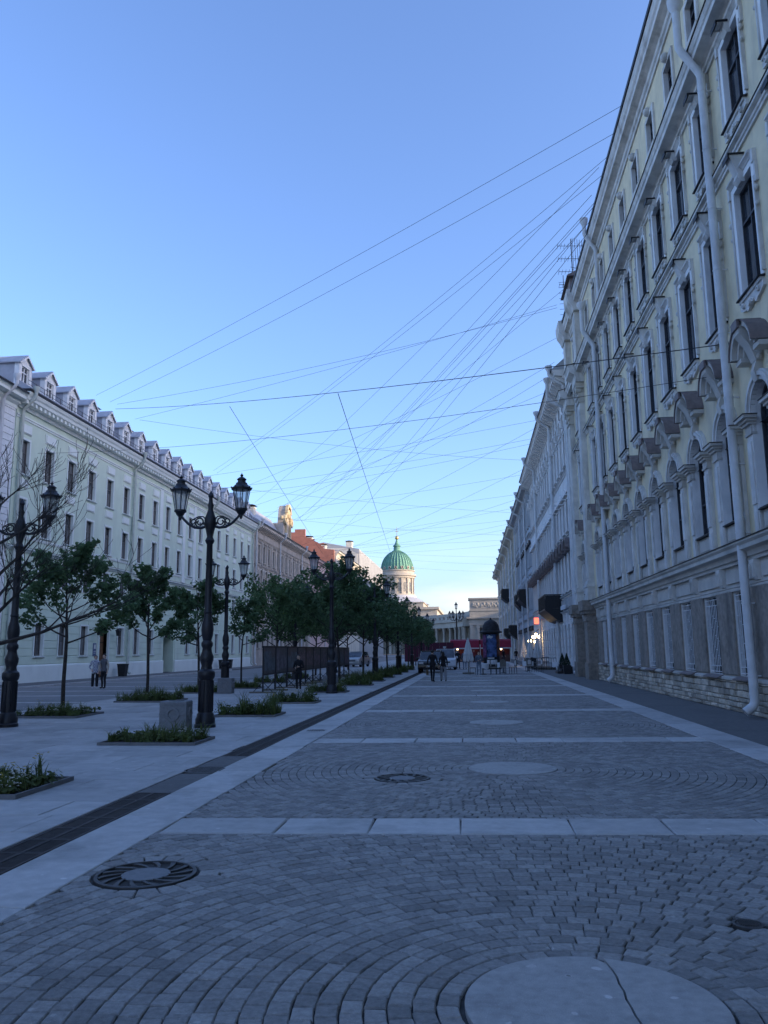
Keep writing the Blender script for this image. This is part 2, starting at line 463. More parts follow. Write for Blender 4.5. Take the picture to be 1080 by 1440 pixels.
MT['brown_trim'] = mat('sandstone_trim', (0.57, 0.50, 0.42), 0.88, 0.14, 1.5, stain=0.5, stain_scale=0.9, stain_col=(0.27, 0.235, 0.20), bump=0.2, bscale=25, streak=True)
MT['pink'] = mat('pink_stucco', (0.64, 0.46, 0.41), 0.86, 0.08, 1.0, stain=0.4, stain_scale=0.7, streak=True)
MT['brick'] = mat('red_brick', (0.42, 0.17, 0.115), 0.9, 0.12, 1.2, stain=0.35, stain_scale=0.5, bump=0.1, rnd=0.12)
MT['netting'] = mat('grey_cladding', (0.40, 0.40, 0.395), 0.85, 0.06, 0.6, stain=0.3, stain_scale=0.3, streak=True)
MT['kazan'] = mat('kazan_limestone', (0.40, 0.365, 0.31), 0.9, 0.12, 0.5, stain=0.4, stain_scale=0.25, stain_col=(0.27, 0.25, 0.22), streak=True)
MT['copper'] = mat('green_copper', (0.135, 0.30, 0.225), 0.7, 0.14, 0.6, stain=0.35, stain_scale=0.5, stain_col=(0.07, 0.16, 0.13), streak=True)
MT['gold'] = mat('gilding', (0.75, 0.52, 0.18), 0.35, 0.1, 2, metal=0.9)
MT['black'] = mat('black_paint', (0.016, 0.017, 0.020), 0.5, 0.2, 6)
MT['panel'] = mat('dark_print', (0.040, 0.044, 0.055), 0.45, 0.6, 3.5, spec=0.5)
MT['wood'] = mat('grey_wood', (0.16, 0.145, 0.125), 0.8, 0.2, 9)
MT['canvas'] = mat('white_canvas', (0.62, 0.61, 0.60), 0.85, 0.06, 6)
MT['cloth'] = mat('white_cloth', (0.68, 0.68, 0.69), 0.85, 0.05, 6)
MT['awning'] = mat('crimson_awning', (0.30, 0.025, 0.055), 0.8, 0.12, 3)
MT['hoard'] = mat('maroon_hoarding', (0.085, 0.018, 0.035), 0.75, 0.15, 2)
MT['cable'] = mat('cable', (0.022, 0.023, 0.027), 0.7, 0.1, 5)
MT['lit'] = emit_mat('lit_bulb', (1.0, 0.72, 0.36), 7.0)
MT['redsign'] = emit_mat('red_lit_sign', (0.9, 0.10, 0.06), 1.2)
MT['blue_sign'] = mat('blue_plaque', (0.10, 0.13, 0.22), 0.5, 0.1, 5)
MT['gold_trim'] = mat('worn_gilt_stucco', (0.55, 0.44, 0.27), 0.8, 0.15, 3)
MT['pale'] = mat('pale_paint', (0.55, 0.55, 0.54), 0.7, 0.1, 5)
MT['evergreen'] = leaf_mat('evergreen_needles', (0.018, 0.032, 0.018))
MT['tyre'] = mat('tyre_rubber', (0.016, 0.016, 0.017), 0.85, 0.2, 8)
MT['rim'] = mat('alloy_rim', (0.35, 0.36, 0.37), 0.35, 0.1, 5, metal=0.8)
MT['car_black'] = mat('black_car_paint', (0.010, 0.011, 0.014), 0.22, 0.1, 3, spec=0.6)
MT['car_silver'] = mat('silver_car_paint', (0.38, 0.39, 0.40), 0.28, 0.05, 3, metal=0.5)
MT['car_white'] = mat('white_car_paint', (0.62, 0.63, 0.65), 0.3, 0.05, 3)
MT['headlight'] = mat('headlight_glass', (0.62, 0.64, 0.68), 0.15, 0.1, 9, spec=0.7)
MT['taillight'] = mat('taillight_red', (0.25, 0.012, 0.012), 0.2, 0.1, 9)
MT['bin_black'] = mat('bin_plastic', (0.018, 0.019, 0.021), 0.6, 0.15, 9)

# ================================================================== THE GROUND
rnd = random.Random(7)
XL, XR = -27.0, 7.0
X_KERB, X_PROM, X_DR0, X_DR1, X_PL0, X_PL1, X_BD1 = -13.5, -4.2, -4.17, -3.72, -3.05, 4.28, 5.0
Y_END = 205.0

def sheet(name, x0, x1, y0, y1, z, m, thick=0.12, n=1):
    b = MB(); b.box(x0, x1, y0, y1, z-thick, z)
    return tag(b.build(name, m), kind='structure')

g = MB(); g.add([(-1600,-400,-0.16),(1600,-400,-0.16),(1600,3000,-0.16),(-1600,3000,-0.16)], [(0,1,2,3)])
tag(g.build('ground', MT['asphalt']), kind='structure')
road = sheet('road', -24.0, X_KERB-0.16, -45, Y_END, -0.10, MT['road'], 0.05)
lpav = sheet('pavement_left', XL, -24.15, -45, Y_END, 0.0, MT['asphalt'], 0.155)
rpav = sheet('pavement_right', X_BD1, XR, -45, Y_END, 0.0, MT['asphalt'], 0.155)
prom = sheet('promenade', X_KERB, X_PROM, -45, Y_END, -0.012, MT['joint'], 0.145)
plaza = sheet('plaza', X_PL0-0.7, X_BD1, -45, Y_END, -0.022, MT['joint'], 0.135)
chan = sheet('drainage_channel', X_PROM, X_DR1, -45, Y_END, -0.045, MT['asphalt'], 0.11)
avenue = sheet('avenue', -160, 160, Y_END+0.02, 284, -0.05, MT['road'], 0.10)

# kerb stones of the promenade and of the left pavement
ks = MB(); ks.cbox(-0.08, 0.08, -0.745, 0.745, -0.155, 0.0, 0.02); ksm = ks.mesh('kerb_stone', MT['band'])
y = 12.0
while y < 75:
    place('kerb_stone', ksm, prom, (X_KERB-0.08, y, 0.012))
    y += 1.5
y = 27.0
while y < 80:
    place('kerb_stone', ksm, lpav, (-24.07, y, 0.006))
    y += 1.5
kb = MB(); kb.box(X_KERB-0.16, X_KERB, 75, Y_END, -0.155, 0.01); kb.build('kerb', MT['band'], prom)

# pale paved bands across the road on the left
for yy in (24.5, 29.6, 34.2, 38.5, 43.5, 50.0, 58.0):
    b = MB()
    x = -23.95
    while x < X_KERB-0.4:
        w = min(rnd.uniform(1.1, 1.5), X_KERB-0.2-x)
        b.box(x, x+w-0.012, yy-0.16, yy+0.16, -0.10, -0.092, tone=rnd.random()); x += w
    b.build('paving_strip', MT['band'], road, tone=True)

# ---- strips, discs and setts of the plaza
SK = 0.045
STRIP = [8.32 + 7.58*k for k in range(-1, 14)]
DISC = [4.28, 12.22] + [19.72 + 7.55*k for k in range(12)]
DR = 0.635
HOLES = [(-2.58, 6.43, 0.53), (-0.98, 11.28, 0.50), (1.66, 5.56, 0.075)]

def slab_mesh(x0, x1, y0, y1, zt, c=0.008, jit=0.006, thick=0.05):
    """paving slab with slightly uneven corners and eased edges"""
    j = lambda: rnd.uniform(-jit, jit)
    q = [(x0+j(), y0+j()), (x1+j(), y0+j()), (x1+j(), y1+j()), (x0+j(), y1+j())]
    cx = (x0+x1)/2; cy = (y0+y1)/2
    zz = [zt + rnd.uniform(-0.0015, 0.0015) for _ in q]
    vs = [(px, py, zt-thick) for px, py in q] + [(px, py, z-c) for (px, py), z in zip(q, zz)] + \
         [(px+(c if px < cx else -c), py+(c if py < cy else -c), z) for (px, py), z in zip(q, zz)]
    fs = [(8,9,10,11)]
    for i in range(4):
        k = (i+1) % 4
        fs.append((i, k, 4+k, 4+i)); fs.append((4+i, 4+k, 8+k, 8+i))
    return vs, fs

def slab_obj(name, parent, x0, x1, y0, y1, zt, m, skew=0.0, **kw):
    vs, fs = slab_mesh(x0, x1, y0, y1, zt, **kw)
    if skew: vs = [(a, b + skew*(a-0.6), c) for a, b, c in vs]
    b = MB(); b.add(vs, fs, tone=rnd.random())
    return place(name, b.mesh(name, m, tone=True, fix=False), parent)

for k, ys in enumerate(STRIP):
    if ys < 2: continue
    x = X_PL0 + 0.01
    if ys > 62:
        b = MB(); vs, fs = slab_mesh(x, X_PL1-0.01, ys-0.35, ys+0.35, 0.008); b.add([(a, bb+SK*(a-0.6), c) for a, bb, c in vs], fs)
        b.build('strip', MT['band'], plaza, tone=True); continue
    while x < X_PL1 - 0.05:
        w = rnd.uniform(0.85, 1.15)
        x1 = x + w if X_PL1 - (x+w) > 0.5 else X_PL1
        slab_obj('strip_slab', plaza, x+0.006, x1-0.006, ys-0.35, ys+0.35, 0.008 + rnd.uniform(-0.002, 0.002), MT['band'], SK, c=0.012, jit=0.012)
        x = x1
for (xa, xb, nm) in ((X_DR1+0.01, X_PL0-0.008, 'band_slab'), (X_PL1+0.008, X_BD1-0.004, 'band_slab')):
    y = 1.0
    while y < 66:
        w = rnd.uniform(1.35, 1.75)
        slab_obj(nm, plaza, xa, xb, y+0.004, y+w-0.004, 0.008 + rnd.uniform(-0.0015, 0.0015), MT['band'], c=0.007)
        y += w
    b = MB(); b.box(xa, xb, y, Y_END-1, -0.03, 0.008); b.build('band', MT['band'], plaza)

# flat granite discs in the middle of each field; the nearest one is cracked across
for i, yc in enumerate(DISC):
    if yc > 70: break
    n = 56
    if i == 0:
        crack = []
        for j in range(15):
            t = j/14
            crack.append((0.13 + 0.10*t + 0.012*math.sin(9*t) + rnd.uniform(-0.007, 0.007), DR - 2*DR*t))
        def side(x, y):
            for j in range(14):
                if crack[j][1] >= y >= crack[j+1][1]:
                    f = (crack[j][1]-y)/(crack[j][1]-crack[j+1][1]+1e-9)
                    return x - (crack[j][0] + f*(crack[j+1][0]-crack[j][0]))
            return x - 0.2
        for sgn in (-1, 1):
            poly = [(0.54 + 0.98*DR*math.cos(2*math.pi*a/n), yc + DR*math.sin(2*math.pi*a/n)) for a in range(n)]
            out = [p for p in poly if side(p[0]-0.54, p[1]-yc)*sgn > 0.006]
            cr = [(0.54 + cx + sgn*0.006, yc + cy) for cx, cy in crack[1:-1]]
            if sgn > 0:
                out.sort(key=lambda p: math.atan2(p[1]-yc, p[0]-0.54 - 0.3))
                pl = out + cr
            else:
                out.sort(key=lambda p: math.atan2(p[1]-yc, p[0]-0.54 + 0.2) % (2*math.pi))
                pl = out + cr[::-1]
            b = MB(); b.ext_z(pl, -0.03, 0.010); b.build('disc_slab', MT['disc'], plaza)
    else:
        b = MB(); b.lathe([(DR, -0.03), (DR, 0.004), (DR-0.012, 0.010)], n, (0.54, yc, 0)); b.build('disc_slab', MT['disc'], plaza)

# granite setts in rings round each disc
stones = []
def cam_xy(p):
    d = CR.transposed() @ (Vector(p) - Vector((0, 0, CAM_H)))
    if d.z > -0.3: return None
    return (-d.x/d.z*1130, -d.y/d.z*1130)
for i, yc in enumerate(DISC):
    lo = STRIP[i] if i < len(STRIP) else None
    hi = STRIP[i+1]
    if yc > 64: break
    r = DR + 0.012
    ring = 0
    while r < 5.3:
        p = 0.114 + (ring % 3)*0.003
        rm = r + p/2
        n = max(8, int(round(2*math.pi*rm/0.140)))
        off = rnd.random()*6.283
        fine = yc < 9
        for kk in range(n):
            a0 = off + 2*math.pi*kk/n; a1 = off + 2*math.pi*(kk+1)/n; am = (a0+a1)/2
            x = 0.54 + rm*math.cos(am); yv = yc + rm*math.sin(am)
            if x < X_PL0-0.02 or x > X_PL1+0.02 or yv < 2.0: continue
            if yv < lo + SK*(x-0.6) + 0.31 or yv > hi + SK*(x-0.6) - 0.31: continue
            if any((x-hx)**2 + (yv-hy)**2 < (hr+0.03)**2 for hx, hy, hr in HOLES): continue
            gr = 0.0032; ga = gr/rm
            z = rnd.uniform(-0.0022, 0.0022); tx = rnd.uniform(-0.003, 0.003)
            q = []
            for (rr, aa) in ((r+gr, a0+ga), (r+p-gr, a0+ga), (r+p-gr, a1-ga), (r+gr, a1-ga)):
                rr += rnd.uniform(-0.0045, 0.0045); aa += rnd.uniform(-0.005, 0.005)/rm
                q.append((0.54 + rr*math.cos(aa), yc + rr*math.sin(aa)))
            cx = sum(t[0] for t in q)/4; cy = sum(t[1] for t in q)/4
            c = 0.0075
            vs = [(px, py, -0.022) for px, py in q]
            vs += [(px, py, z-0.007) for px, py in q]
            for px, py in q:
                d = math.hypot(px-cx, py-cy); f = 1 - c*1.25/d
                vs.append((cx+(px-cx)*f, cy+(py-cy)*f, z + (px-cx)*tx*8*0.1 + rnd.uniform(-0.0015, 0.0015)))
            fs = [(8,9,10,11)]
            for k in range(4):
                k2 = (k+1) % 4
                fs.append((4+k, 4+k2, 8+k2, 8+k))
                if fine: fs.append((k, k2, 4+k2, 4+k))
            stones.append((vs, fs, rnd.random(), (cx, cy)))
        r += p; ring += 1
def sett(q, z, fine=True, c=0.0075):
    cx = sum(t[0] for t in q)/4; cy = sum(t[1] for t in q)/4
    vs = [(px, py, -0.022) for px, py in q] + [(px, py, z-0.007) for px, py in q]
    for px, py in q:
        d = math.hypot(px-cx, py-cy); f = 1 - c*1.25/d; vs.append((cx+(px-cx)*f, cy+(py-cy)*f, z))
    fs = [(8,9,10,11)]
    for k in range(4):
        k2 = (k+1) % 4; fs.append((4+k, 4+k2, 8+k2, 8+k)); fs.append((k, k2, 4+k2, 4+k))
    return (vs, fs, rnd.random(), (cx, cy))
for hx, hy, hr in HOLES[:2]:                         # a ring of radial setts round each manhole
    ri = hr - 0.125; n = 19
    for k in range(n):
        a0 = 2*math.pi*k/n + 0.012; a1 = 2*math.pi*(k+1)/n - 0.012; ro = hr + 0.055 + rnd.uniform(-0.03, 0.03)
        stones.append(sett([(hx+r_*math.cos(a_), hy+r_*math.sin(a_)) for r_, a_ in ((ri+0.012, a0), (ro, a0), (ro, a1), (ri+0.012, a1))], rnd.uniform(-0.004, 0.001)))
vis = []
for idx, s_ in enumerate(stones):
    c = cam_xy((s_[3][0], s_[3][1], 0))
    if c and abs(c[0]) < 545 and abs(c[1]) < 720: vis.append((s_[3][0]**2 + s_[3][1]**2, idx))
vis.sort()
near = set(i for _, i in vis[:300])
rest = MB()
for idx, (vs, fs, t, c) in enumerate(stones):
    if idx in near:
        b = MB(); b.add([(x-c[0], yv-c[1], z) for x, yv, z in vs], fs, tone=t)
        place('sett', b.mesh('sett', MT['cobble'], tone=True, fix=False), plaza, (c[0], c[1], 0))
    else:
        rest.add(vs, fs, tone=t)
o = place('sett_field', rest.mesh('sett_field', MT['cobble'], tone=True, fix=False), plaza); o['kind'] = 'stuff'
b = MB(); b.box(X_PL0-0.02, X_PL1+0.02, 62.0, Y_END-1, -0.03, -0.004); b.build('sett_surface', MT['cobble_far'], plaza)

# ---- promenade slabs in running bond
pl = []
y = 3.0; row = 0
while y < 62:
    d = 0.80
    x = X_KERB + (0.0 if row % 2 else -0.62)
    while x < X_PROM:
        w = 1.22 + rnd.uniform(-0.1, 0.1)
        xa = max(x, X_KERB+0.004); xb = min(x+w, X_PROM-0.004)
        if xb - xa > 0.05:
            pl.append((xa+0.005, xb-0.005, y+0.005, y+d-0.005))
        x += w
    y += d; row += 1
order = sorted(range(len(pl)), key=lambda i: (pl[i][0]**2 + pl[i][2]**2))
seen = []
for i in order:
    c = cam_xy(((pl[i][0]+pl[i][1])/2, pl[i][3], 0))
    if c and abs(c[0]) < 560 and abs(c[1]) < 735: seen.append(i)
near = set(seen[:300]); rest = MB()
for i, (xa, xb, ya, yb) in enumerate(pl):
    zt = rnd.uniform(-0.002, 0.002)
    if i in near:
        slab_obj('paving_slab', prom, xa, xb, ya, yb, zt, MT['slab'], c=0.005, jit=0.003, thick=0.03)
    else:
        vs, fs = slab_mesh(xa, xb, ya, yb, zt, 0.005, 0.003, 0.02); rest.add(vs, fs, tone=rnd.random())
o = place('paving_slab_field', rest.mesh('paving_slab_field', MT['slab'], tone=True, fix=False), prom); o['kind'] = 'stuff'
b = MB(); b.box(X_KERB, X_PROM, 62.2, Y_END-1, -0.02, 0.0); b.build('paving_surface', MT['slab'], prom)

# ---- iron gratings of the drainage channel
gm = MB()
wG = X_DR1 - X_DR0 - 0.015; lG = 0.495
gm.box(0, wG, 0, 0.025, -0.04, 0.004); gm.box(0, wG, lG-0.025, lG, -0.04, 0.004)
gm.box(0, 0.03, 0.0255, lG-0.0255, -0.04, 0.004); gm.box(wG-0.03, wG, 0.0255, lG-0.0255, -0.04, 0.004)
gm.box(wG/2-0.02, wG/2+0.02, 0.0255, lG-0.0255, -0.04, 0.004)
for k in range(13):
    yy = 0.045 + k*0.0335
    gm.box(0.0305, wG/2-0.0205, yy, yy+0.017, -0.035, 0.0); gm.box(wG/2+0.0205, wG-0.0305, yy, yy+0.017, -0.035, 0.0)
gme = gm.mesh('grate', MT['grate'])
y = 4.0
while y < 64:
    if not (9.75 < y < 13.2): place('grate', gme, chan, (X_DR0+0.008, y, 0))
    y += 0.5
b = MB()
b.box(X_DR0, X_DR1, 10.0, 11.56, -0.05, 0.0); b.box(X_DR0, X_DR1, 12.26, 13.48, -0.05, 0.0); b.build('channel_slab', MT['asphalt'], chan)
b = MB(); b.box(X_DR0, X_DR1, 64.05, Y_END-1, -0.05, 0.0); b.build('channel_grating', MT['grate'], chan)

# ---- manhole covers
def manhole(label, x, y, r, spiral, tilt=0.0):
    t = tag(empty('manhole_cover', (x, y, 0)), label, 'manhole cover')
    b = MB(); b.lathe([(r+min(0.028, r*0.25), -0.02), (r+min(0.028, r*0.25), 0.004), (r+0.012, 0.008), (r, 0.007), (r, -0.015)], 40)
    b.build('frame_ring', MT['iron'], t, 40)
    b = MB(); b.lathe([(r-0.006, -0.03), (r-0.006, -0.012), (0.0, -0.012)], 40); b.build('cover_plate', MT['joint'], t)
    if spiral:
        b = MB(); b.lathe([(r*0.50, -0.015), (r*0.52, 0.001), (r*0.48, 0.004), (0, 0.004)], 28); b.build('hub_plate', MT['stone_bin'], t)
        for k in range(14):
            a = 2*math.pi*k/14 + tilt
            pth = [(rr*math.cos(a + (rr-r*0.45)*2.1), rr*math.sin(a + (rr-r*0.45)*2.1)) for rr in (r*0.47, r*0.6, r*0.75, r*0.88, r*1.0)]
            b = MB()
            lft, rgt = [], []
            for i in range(5):
                x0, y0 = pth[max(i-1, 0)]; x1, y1 = pth[min(i+1, 4)]
                dx, dy = x1-x0, y1-y0; ll = math.hypot(dx, dy); nx, ny = -dy/ll, dx/ll
                w = 0.008 + 0.014*(i/4)
                lft.append((pth[i][0]+nx*w, pth[i][1]+ny*w)); rgt.append((pth[i][0]-nx*w, pth[i][1]-ny*w))
            b.ext_z(lft + rgt[::-1], -0.012, 0.003); b.build('vane', MT['iron'], t)
    else:
        b = MB(); b.lathe([(r*0.93, -0.01), (r*0.93, 0.006), (0, 0.006)], 36); b.build('cover_disc', MT['iron'], t)
        b = MB()
        for k in range(-6, 7):
            for q in range(-6, 7):
                px, py = k*r*0.14, q*r*0.14
                if px*px + py*py < (r*0.84)**2: b.box(px-r*0.045, px+r*0.045, py-r*0.045, py+r*0.045, 0.0065, 0.012)
        b.build('tread_studs', MT['iron'], t)
    return t
manhole('round iron manhole cover with swirling vanes, nearest the camera on the setts', -2.58, 6.43, 0.36, True)
manhole('round iron manhole cover left of the second granite disc', -0.98, 11.28, 0.34, True, 0.3)
manhole('round dark iron manhole cover set across the drainage strip', -3.90, 11.91, 0.31, False)
manhole('small rusty iron valve cover on the setts at the lower right', 1.66, 5.56, 0.075, False)
manhole('far iron manhole cover in the pale edge band', -3.40, 17.7, 0.26, False)

# ================================================================== FACADES
class Bld:
    """a building: an Empty at its street corner; local x runs along the facade, y points out to the street"""
    def __init__(s, name, label, side, ya, yb, cat='building', x=None, group=None):
        s.side = side; s.ya = ya; s.yb = yb; s.w = yb - ya
        if side > 0: s.root = empty(name, (XR if x is None else x, ya, 0), math.pi/2)
        else: s.root = empty(name, (XL if x is None else x, yb, 0), -math.pi/2)
        tag(s.root, label, cat, group)
    def u(s, y): return y - s.ya if s.side > 0 else s.yb - y
    def part(s, mb, name, m, smooth=None, parent=None): return mb.build(name, m, parent or s.root, smooth)

def wall_cells(b, u0, u1, z0, z1, ops, d=0.0):
    us = sorted(set([u0, u1] + [v for o in ops for v in o[:2] if u0 < v < u1]))
    zs = sorted(set([z0, z1] + [v for o in ops for v in o[2:4] if z0 < v < z1]))
    for j in range(len(zs)-1):
        run = None
        for i in range(len(us)-1):
            cu = (us[i]+us[i+1])/2; cz = (zs[j]+zs[j+1])/2
            solid = not any(o[0] < cu < o[1] and o[2] < cz < o[3] for o in ops)
            if solid:
                if run is None: run = us[i]
            if run is not None and (not solid or i == len(us)-2):
                e = us[i+1] if solid else us[i]
                b.add([(run,d,zs[j]),(e,d,zs[j]),(e,d,zs[j+1]),(run,d,zs[j+1])], [(3,2,1,0)])
                run = None

def reveal(b, w, h, rec, d0=0.0, lip=0.0):
    """lining of a rectangular opening whose sill centre is the origin"""
    a = w/2
    b.add([(-a,d0,0),(-a,d0,h),(-a,-rec,h),(-a,-rec,0)], [(0,1,2,3)])
    b.add([(a,d0,0),(a,d0,h),(a,-rec,h),(a,-rec,0)], [(3,2,1,0)])
    b.add([(-a,d0,h),(a,d0,h),(a,-rec,h),(-a,-rec,h)], [(0,1,2,3)])
    b.add([(-a,d0,0),(a,d0,0),(a,-rec,0),(-a,-rec,0)], [(3,2,1,0)])

def casement(w, h, rec, cols=2, rows=3, t=0.045, top=None):
    """frame bars and panes; top = height of the transom light"""
    f = MB(); a = w/2; y0, y1 = -rec, -rec+0.07
    f.box(-a, -a+t*1.3, y0, y1, 0, h); f.box(a-t*1.3, a, y0, y1, 0, h)
    f.box(-a+t*1.3+0.0005, a-t*1.3-0.0005, y0, y1, 0, t*1.4); f.box(-a+t*1.3+0.0005, a-t*1.3-0.0005, y0, y1, h-t*1.2, h)
    zt = h*0.68 if top is None else top
    f.box(-a+t, a-t, y0-0.002, y1+0.012, zt-t*0.7, zt+t*0.7)
    for i in range(1, cols):
        x = -a + w*i/cols
        f.box(x-t*0.6, x+t*0.6, y0-0.001, y1+0.006, t, h-t)
    g_ = MB(); g_.box(-a+t, a-t, y0-0.001, y0+0.012, t, h-t)
    return f, g_

PROTO = {}
def proto(key, parts):
    """parts: list of (name, MB, material, smooth); the first is the window itself, the others its pieces"""
    PROTO[key] = [(n, b.mesh(n, m, s_), ) for n, b, m, s_ in parts]
def put(key, parent, u, z, y=0.0, skip=()):
    P = PROTO[key]
    o = place(P[0][0], P[0][1], parent, (u, y, z))
    for n, me in P[1:]:
        if n not in skip: place(n, me, o)
    return o

def arc(cx, cz, r, a0, a1, n): return [(cx+r*math.cos(a0+(a1-a0)*i/n), cz+r*math.sin(a0+(a1-a0)*i/n)) for i in range(n+1)]

def downpipe(bl, u, ztop, r=0.105, out=0.19, kick=0.55, m='pipe', base=0.28, collars=True, seg=10, neck=0.22):
    """rainwater pipe: hopper at the eaves, swan neck, straight fall, shoe at the foot"""
    b = MB()
    zt_ = ztop - neck + 0.22
    b.tube([(u, out+kick, ztop), (u, out+kick, zt_-0.22), (u, out+kick-0.1, zt_-0.42), (u, out+0.08, zt_-0.95), (u, out, zt_-1.15), (u, out, base+0.5),
            (u, out, base+0.12), (u, out+0.05, base), (u, out+0.24, base-0.14)], r, seg)
    p = b.build('downpipe', MT[m], bl.root, 50)
    h = MB(); h.lathe([(r*1.05, 0), (r*1.15, 0.04), (r*2.0, 0.24), (r*2.1, 0.40), (r*1.8, 0.40)], 12, (u, out+kick, ztop-0.04))
    h.build('hopper', MT[m], p, 40)
    if collars:
        c = MB(); z = 1.0
        while z < ztop-1.3:
            c.lathe([(r*1.0, -0.02), (r*1.1, -0.02), (r*1.1, 0.02), (r*1.0, 0.02)], 10, (u, out, z)); z += 1.75
            c.box(u-0.015, u+0.015, 0.0, out-r*0.9, z-1.765, z-1.735)
        c.build('bracket', MT[m], p, 40)
    return p

def roof(bl, z, over, rise, depth, m='roofgrey', back=None):
    b = MB()
    b.ext_u([(over, z), (over, z+0.05), (-depth, z+rise), (-depth*2, z+0.05), (-depth*2, z)], 0.02, bl.w-0.02)
    return b.build('roof', MT[m], bl.root)

def body(bl, z, depth=14.0, m='greyB', d=-0.6):
    b = MB(); b.box(0.03, bl.w-0.03, -depth, d, -0.1, z); return b.build('wall_core', MT[m], bl.root)

# ------------------------------------------------------------------ right: the yellow palace-like building
A = Bld('yellow_building', 'tall weathered yellow building with arched windows and grey stone ground floor on the right', 1, -25.0, 53.0)
ZS = dict(plinth=0.82, g0=0.95, g1=3.12, fr=3.86, c1=4.30, s2=4.95, spring=7.22, s3=10.22, t3=13.02, st=14.12, s4=14.85, t4=17.15, c5=17.75, s6=19.45, t6=20.65, top=22.2)
BAY = 2.735
bays = [24.45 + BAY*k for k in (-6, -5, -4, -3, -2, -1, 0, 1, 2, 3, 4, 5, 6, 7, 9)]       # world y of the window axes
wA = 1.26; rA = 0.17; RA = 0.66
portal = (45.3, 53.0)
ops2, ops3, opsg, opsa = [], [], [], []
for yb in bays:
    u = A.u(yb)
    opsg.append((u-0.62, u+0.62, ZS['g0'], ZS['g1']))
    ops2.append((u-RA, u+RA, ZS['s2'], ZS['spring']+RA))
    ops3.append((u-wA/2, u+wA/2, ZS['s3'], ZS['t3'])); ops3.append((u-wA/2, u+wA/2, ZS['s4'], ZS['t4']))
    opsa.append((u-0.45, u+0.45, ZS['s6'], ZS['t6']))
b = MB(); wall_cells(b, 0, A.w, ZS['plinth'], ZS['c1'], opsg); A.part(b, 'ground_floor_wall', MT['greyband'])
b = MB(); wall_cells(b, 0, A.w, ZS['c1'], ZS['c5'], ops2+ops3)
for yb in bays:                                     # spandrels of the arched openings
    u = A.u(yb); n = 10
    for s_ in (-1, 1):
        for i in range(n):
            a0 = math.pi/2*i/n; a1 = math.pi/2*(i+1)/n; zc = ZS['spring']; zt = zc+RA
            p = [(u+s_*RA*math.cos(a0), 0, zc+RA*math.sin(a0)), (u+s_*RA*math.cos(a1), 0, zc+RA*math.sin(a1)),
                 (u+s_*RA*math.cos(a1), 0, zt), (u+s_*RA*math.cos(a0), 0, zt)]
            b.add(p, [(0,1,2,3) if s_ < 0 else (3,2,1,0)])
A.part(b, 'yellow_wall', MT['yellow'])
b = MB(); wall_cells(b, 0, A.w, ZS['c5'], ZS['top'], opsa); A.part(b, 'attic_wall', MT['yellow'])
b = MB(); b.add([(A.w,0,0),(A.w,-14,0),(A.w,-14,ZS['top']),(A.w,0,ZS['top'])], [(0,1,2,3)])
b.add([(0,0,0),(0,-14,0),(0,-14,ZS['top']),(0,0,ZS['top'])], [(3,2,1,0)])
b.add([(0,-14,0),(A.w,-14,0),(A.w,-14,ZS['top']),(0,-14,ZS['top'])], [(0,1,2,3)]); A.part(b, 'side_wall', MT['yellow'])
b = MB(); b.box(0.03, A.w-0.03, -13.9, -rA-0.25, 0, ZS['top']-0.05); A.part(b, 'dark_interior', MT['black'])
b = MB(); b.ext_u([(0.50, 22.72), (0.50, 22.78), (-6.0, 27.9), (-11.0, 27.9), (-14.4, 22.7)], -0.1, A.w+0.1); A.part(b, 'roof', MT['redmetal'])
# mouldings that run the length of the house
def run(bl, name, prof, m, u0=None, u1=None, flash=None):
    b = MB(); b.ext_u(prof, 0.0 if u0 is None else u0, bl.w if u1 is None else u1); o = bl.part(b, name, MT[m])
    if flash:
        f = MB(); f.ext_u(flash, 0.0 if u0 is None else u0, bl.w if u1 is None else u1); f.build('flashing', MT['darkmetal'], o)
    return o
uP = A.u(portal[0])
run(A, 'string_course', [(0,3.80),(0.10,3.80),(0.10,3.88),(0.16,3.90),(0.20,4.02),(0.34,4.06),(0.34,4.16),(0.40,4.22),(0.40,4.27),(0,4.34)], 'greyband', flash=[(0.43,4.275),(0.43,4.295),(0.0,4.365),(0,4.345)])
run(A, 'string_course', [(0,3.14),(0.06,3.14),(0.06,3.20),(0.03,3.22),(0,3.22)], 'greyband')
run(A, 'string_course', [(0,13.86),(0.06,13.86),(0.06,13.93),(0.10,13.95),(0.10,14.03),(0.20,14.06),(0.20,14.13),(0,14.20)], 'trimA', flash=[(0.225,14.135),(0.225,14.152),(0,14.225),(0,14.205)])
run(A, 'main_cornice', [(0,17.40),(0.06,17.40),(0.06,17.50),(0.12,17.52),(0.12,17.62),(0.20,17.66),(0.46,17.68),(0.46,17.84),(0.50,17.88),(0.55,18.02),(0,18.12)], 'trimA', flash=[(0.58,18.025),(0.58,18.045),(0,18.16),(0,18.125)])
run(A, 'roof_cornice', [(0,21.55),(0.06,21.55),(0.06,21.70),(0.12,21.75),(0.12,21.95),(0.26,22.02),(0.38,22.05),(0.38,22.25),(0.44,22.34),(0.48,22.54),(0.48,22.70),(0,22.70)], 'trimA', flash=[(0.53,22.62),(0.53,22.80),(0.48,22.80),(0.48,22.62)])
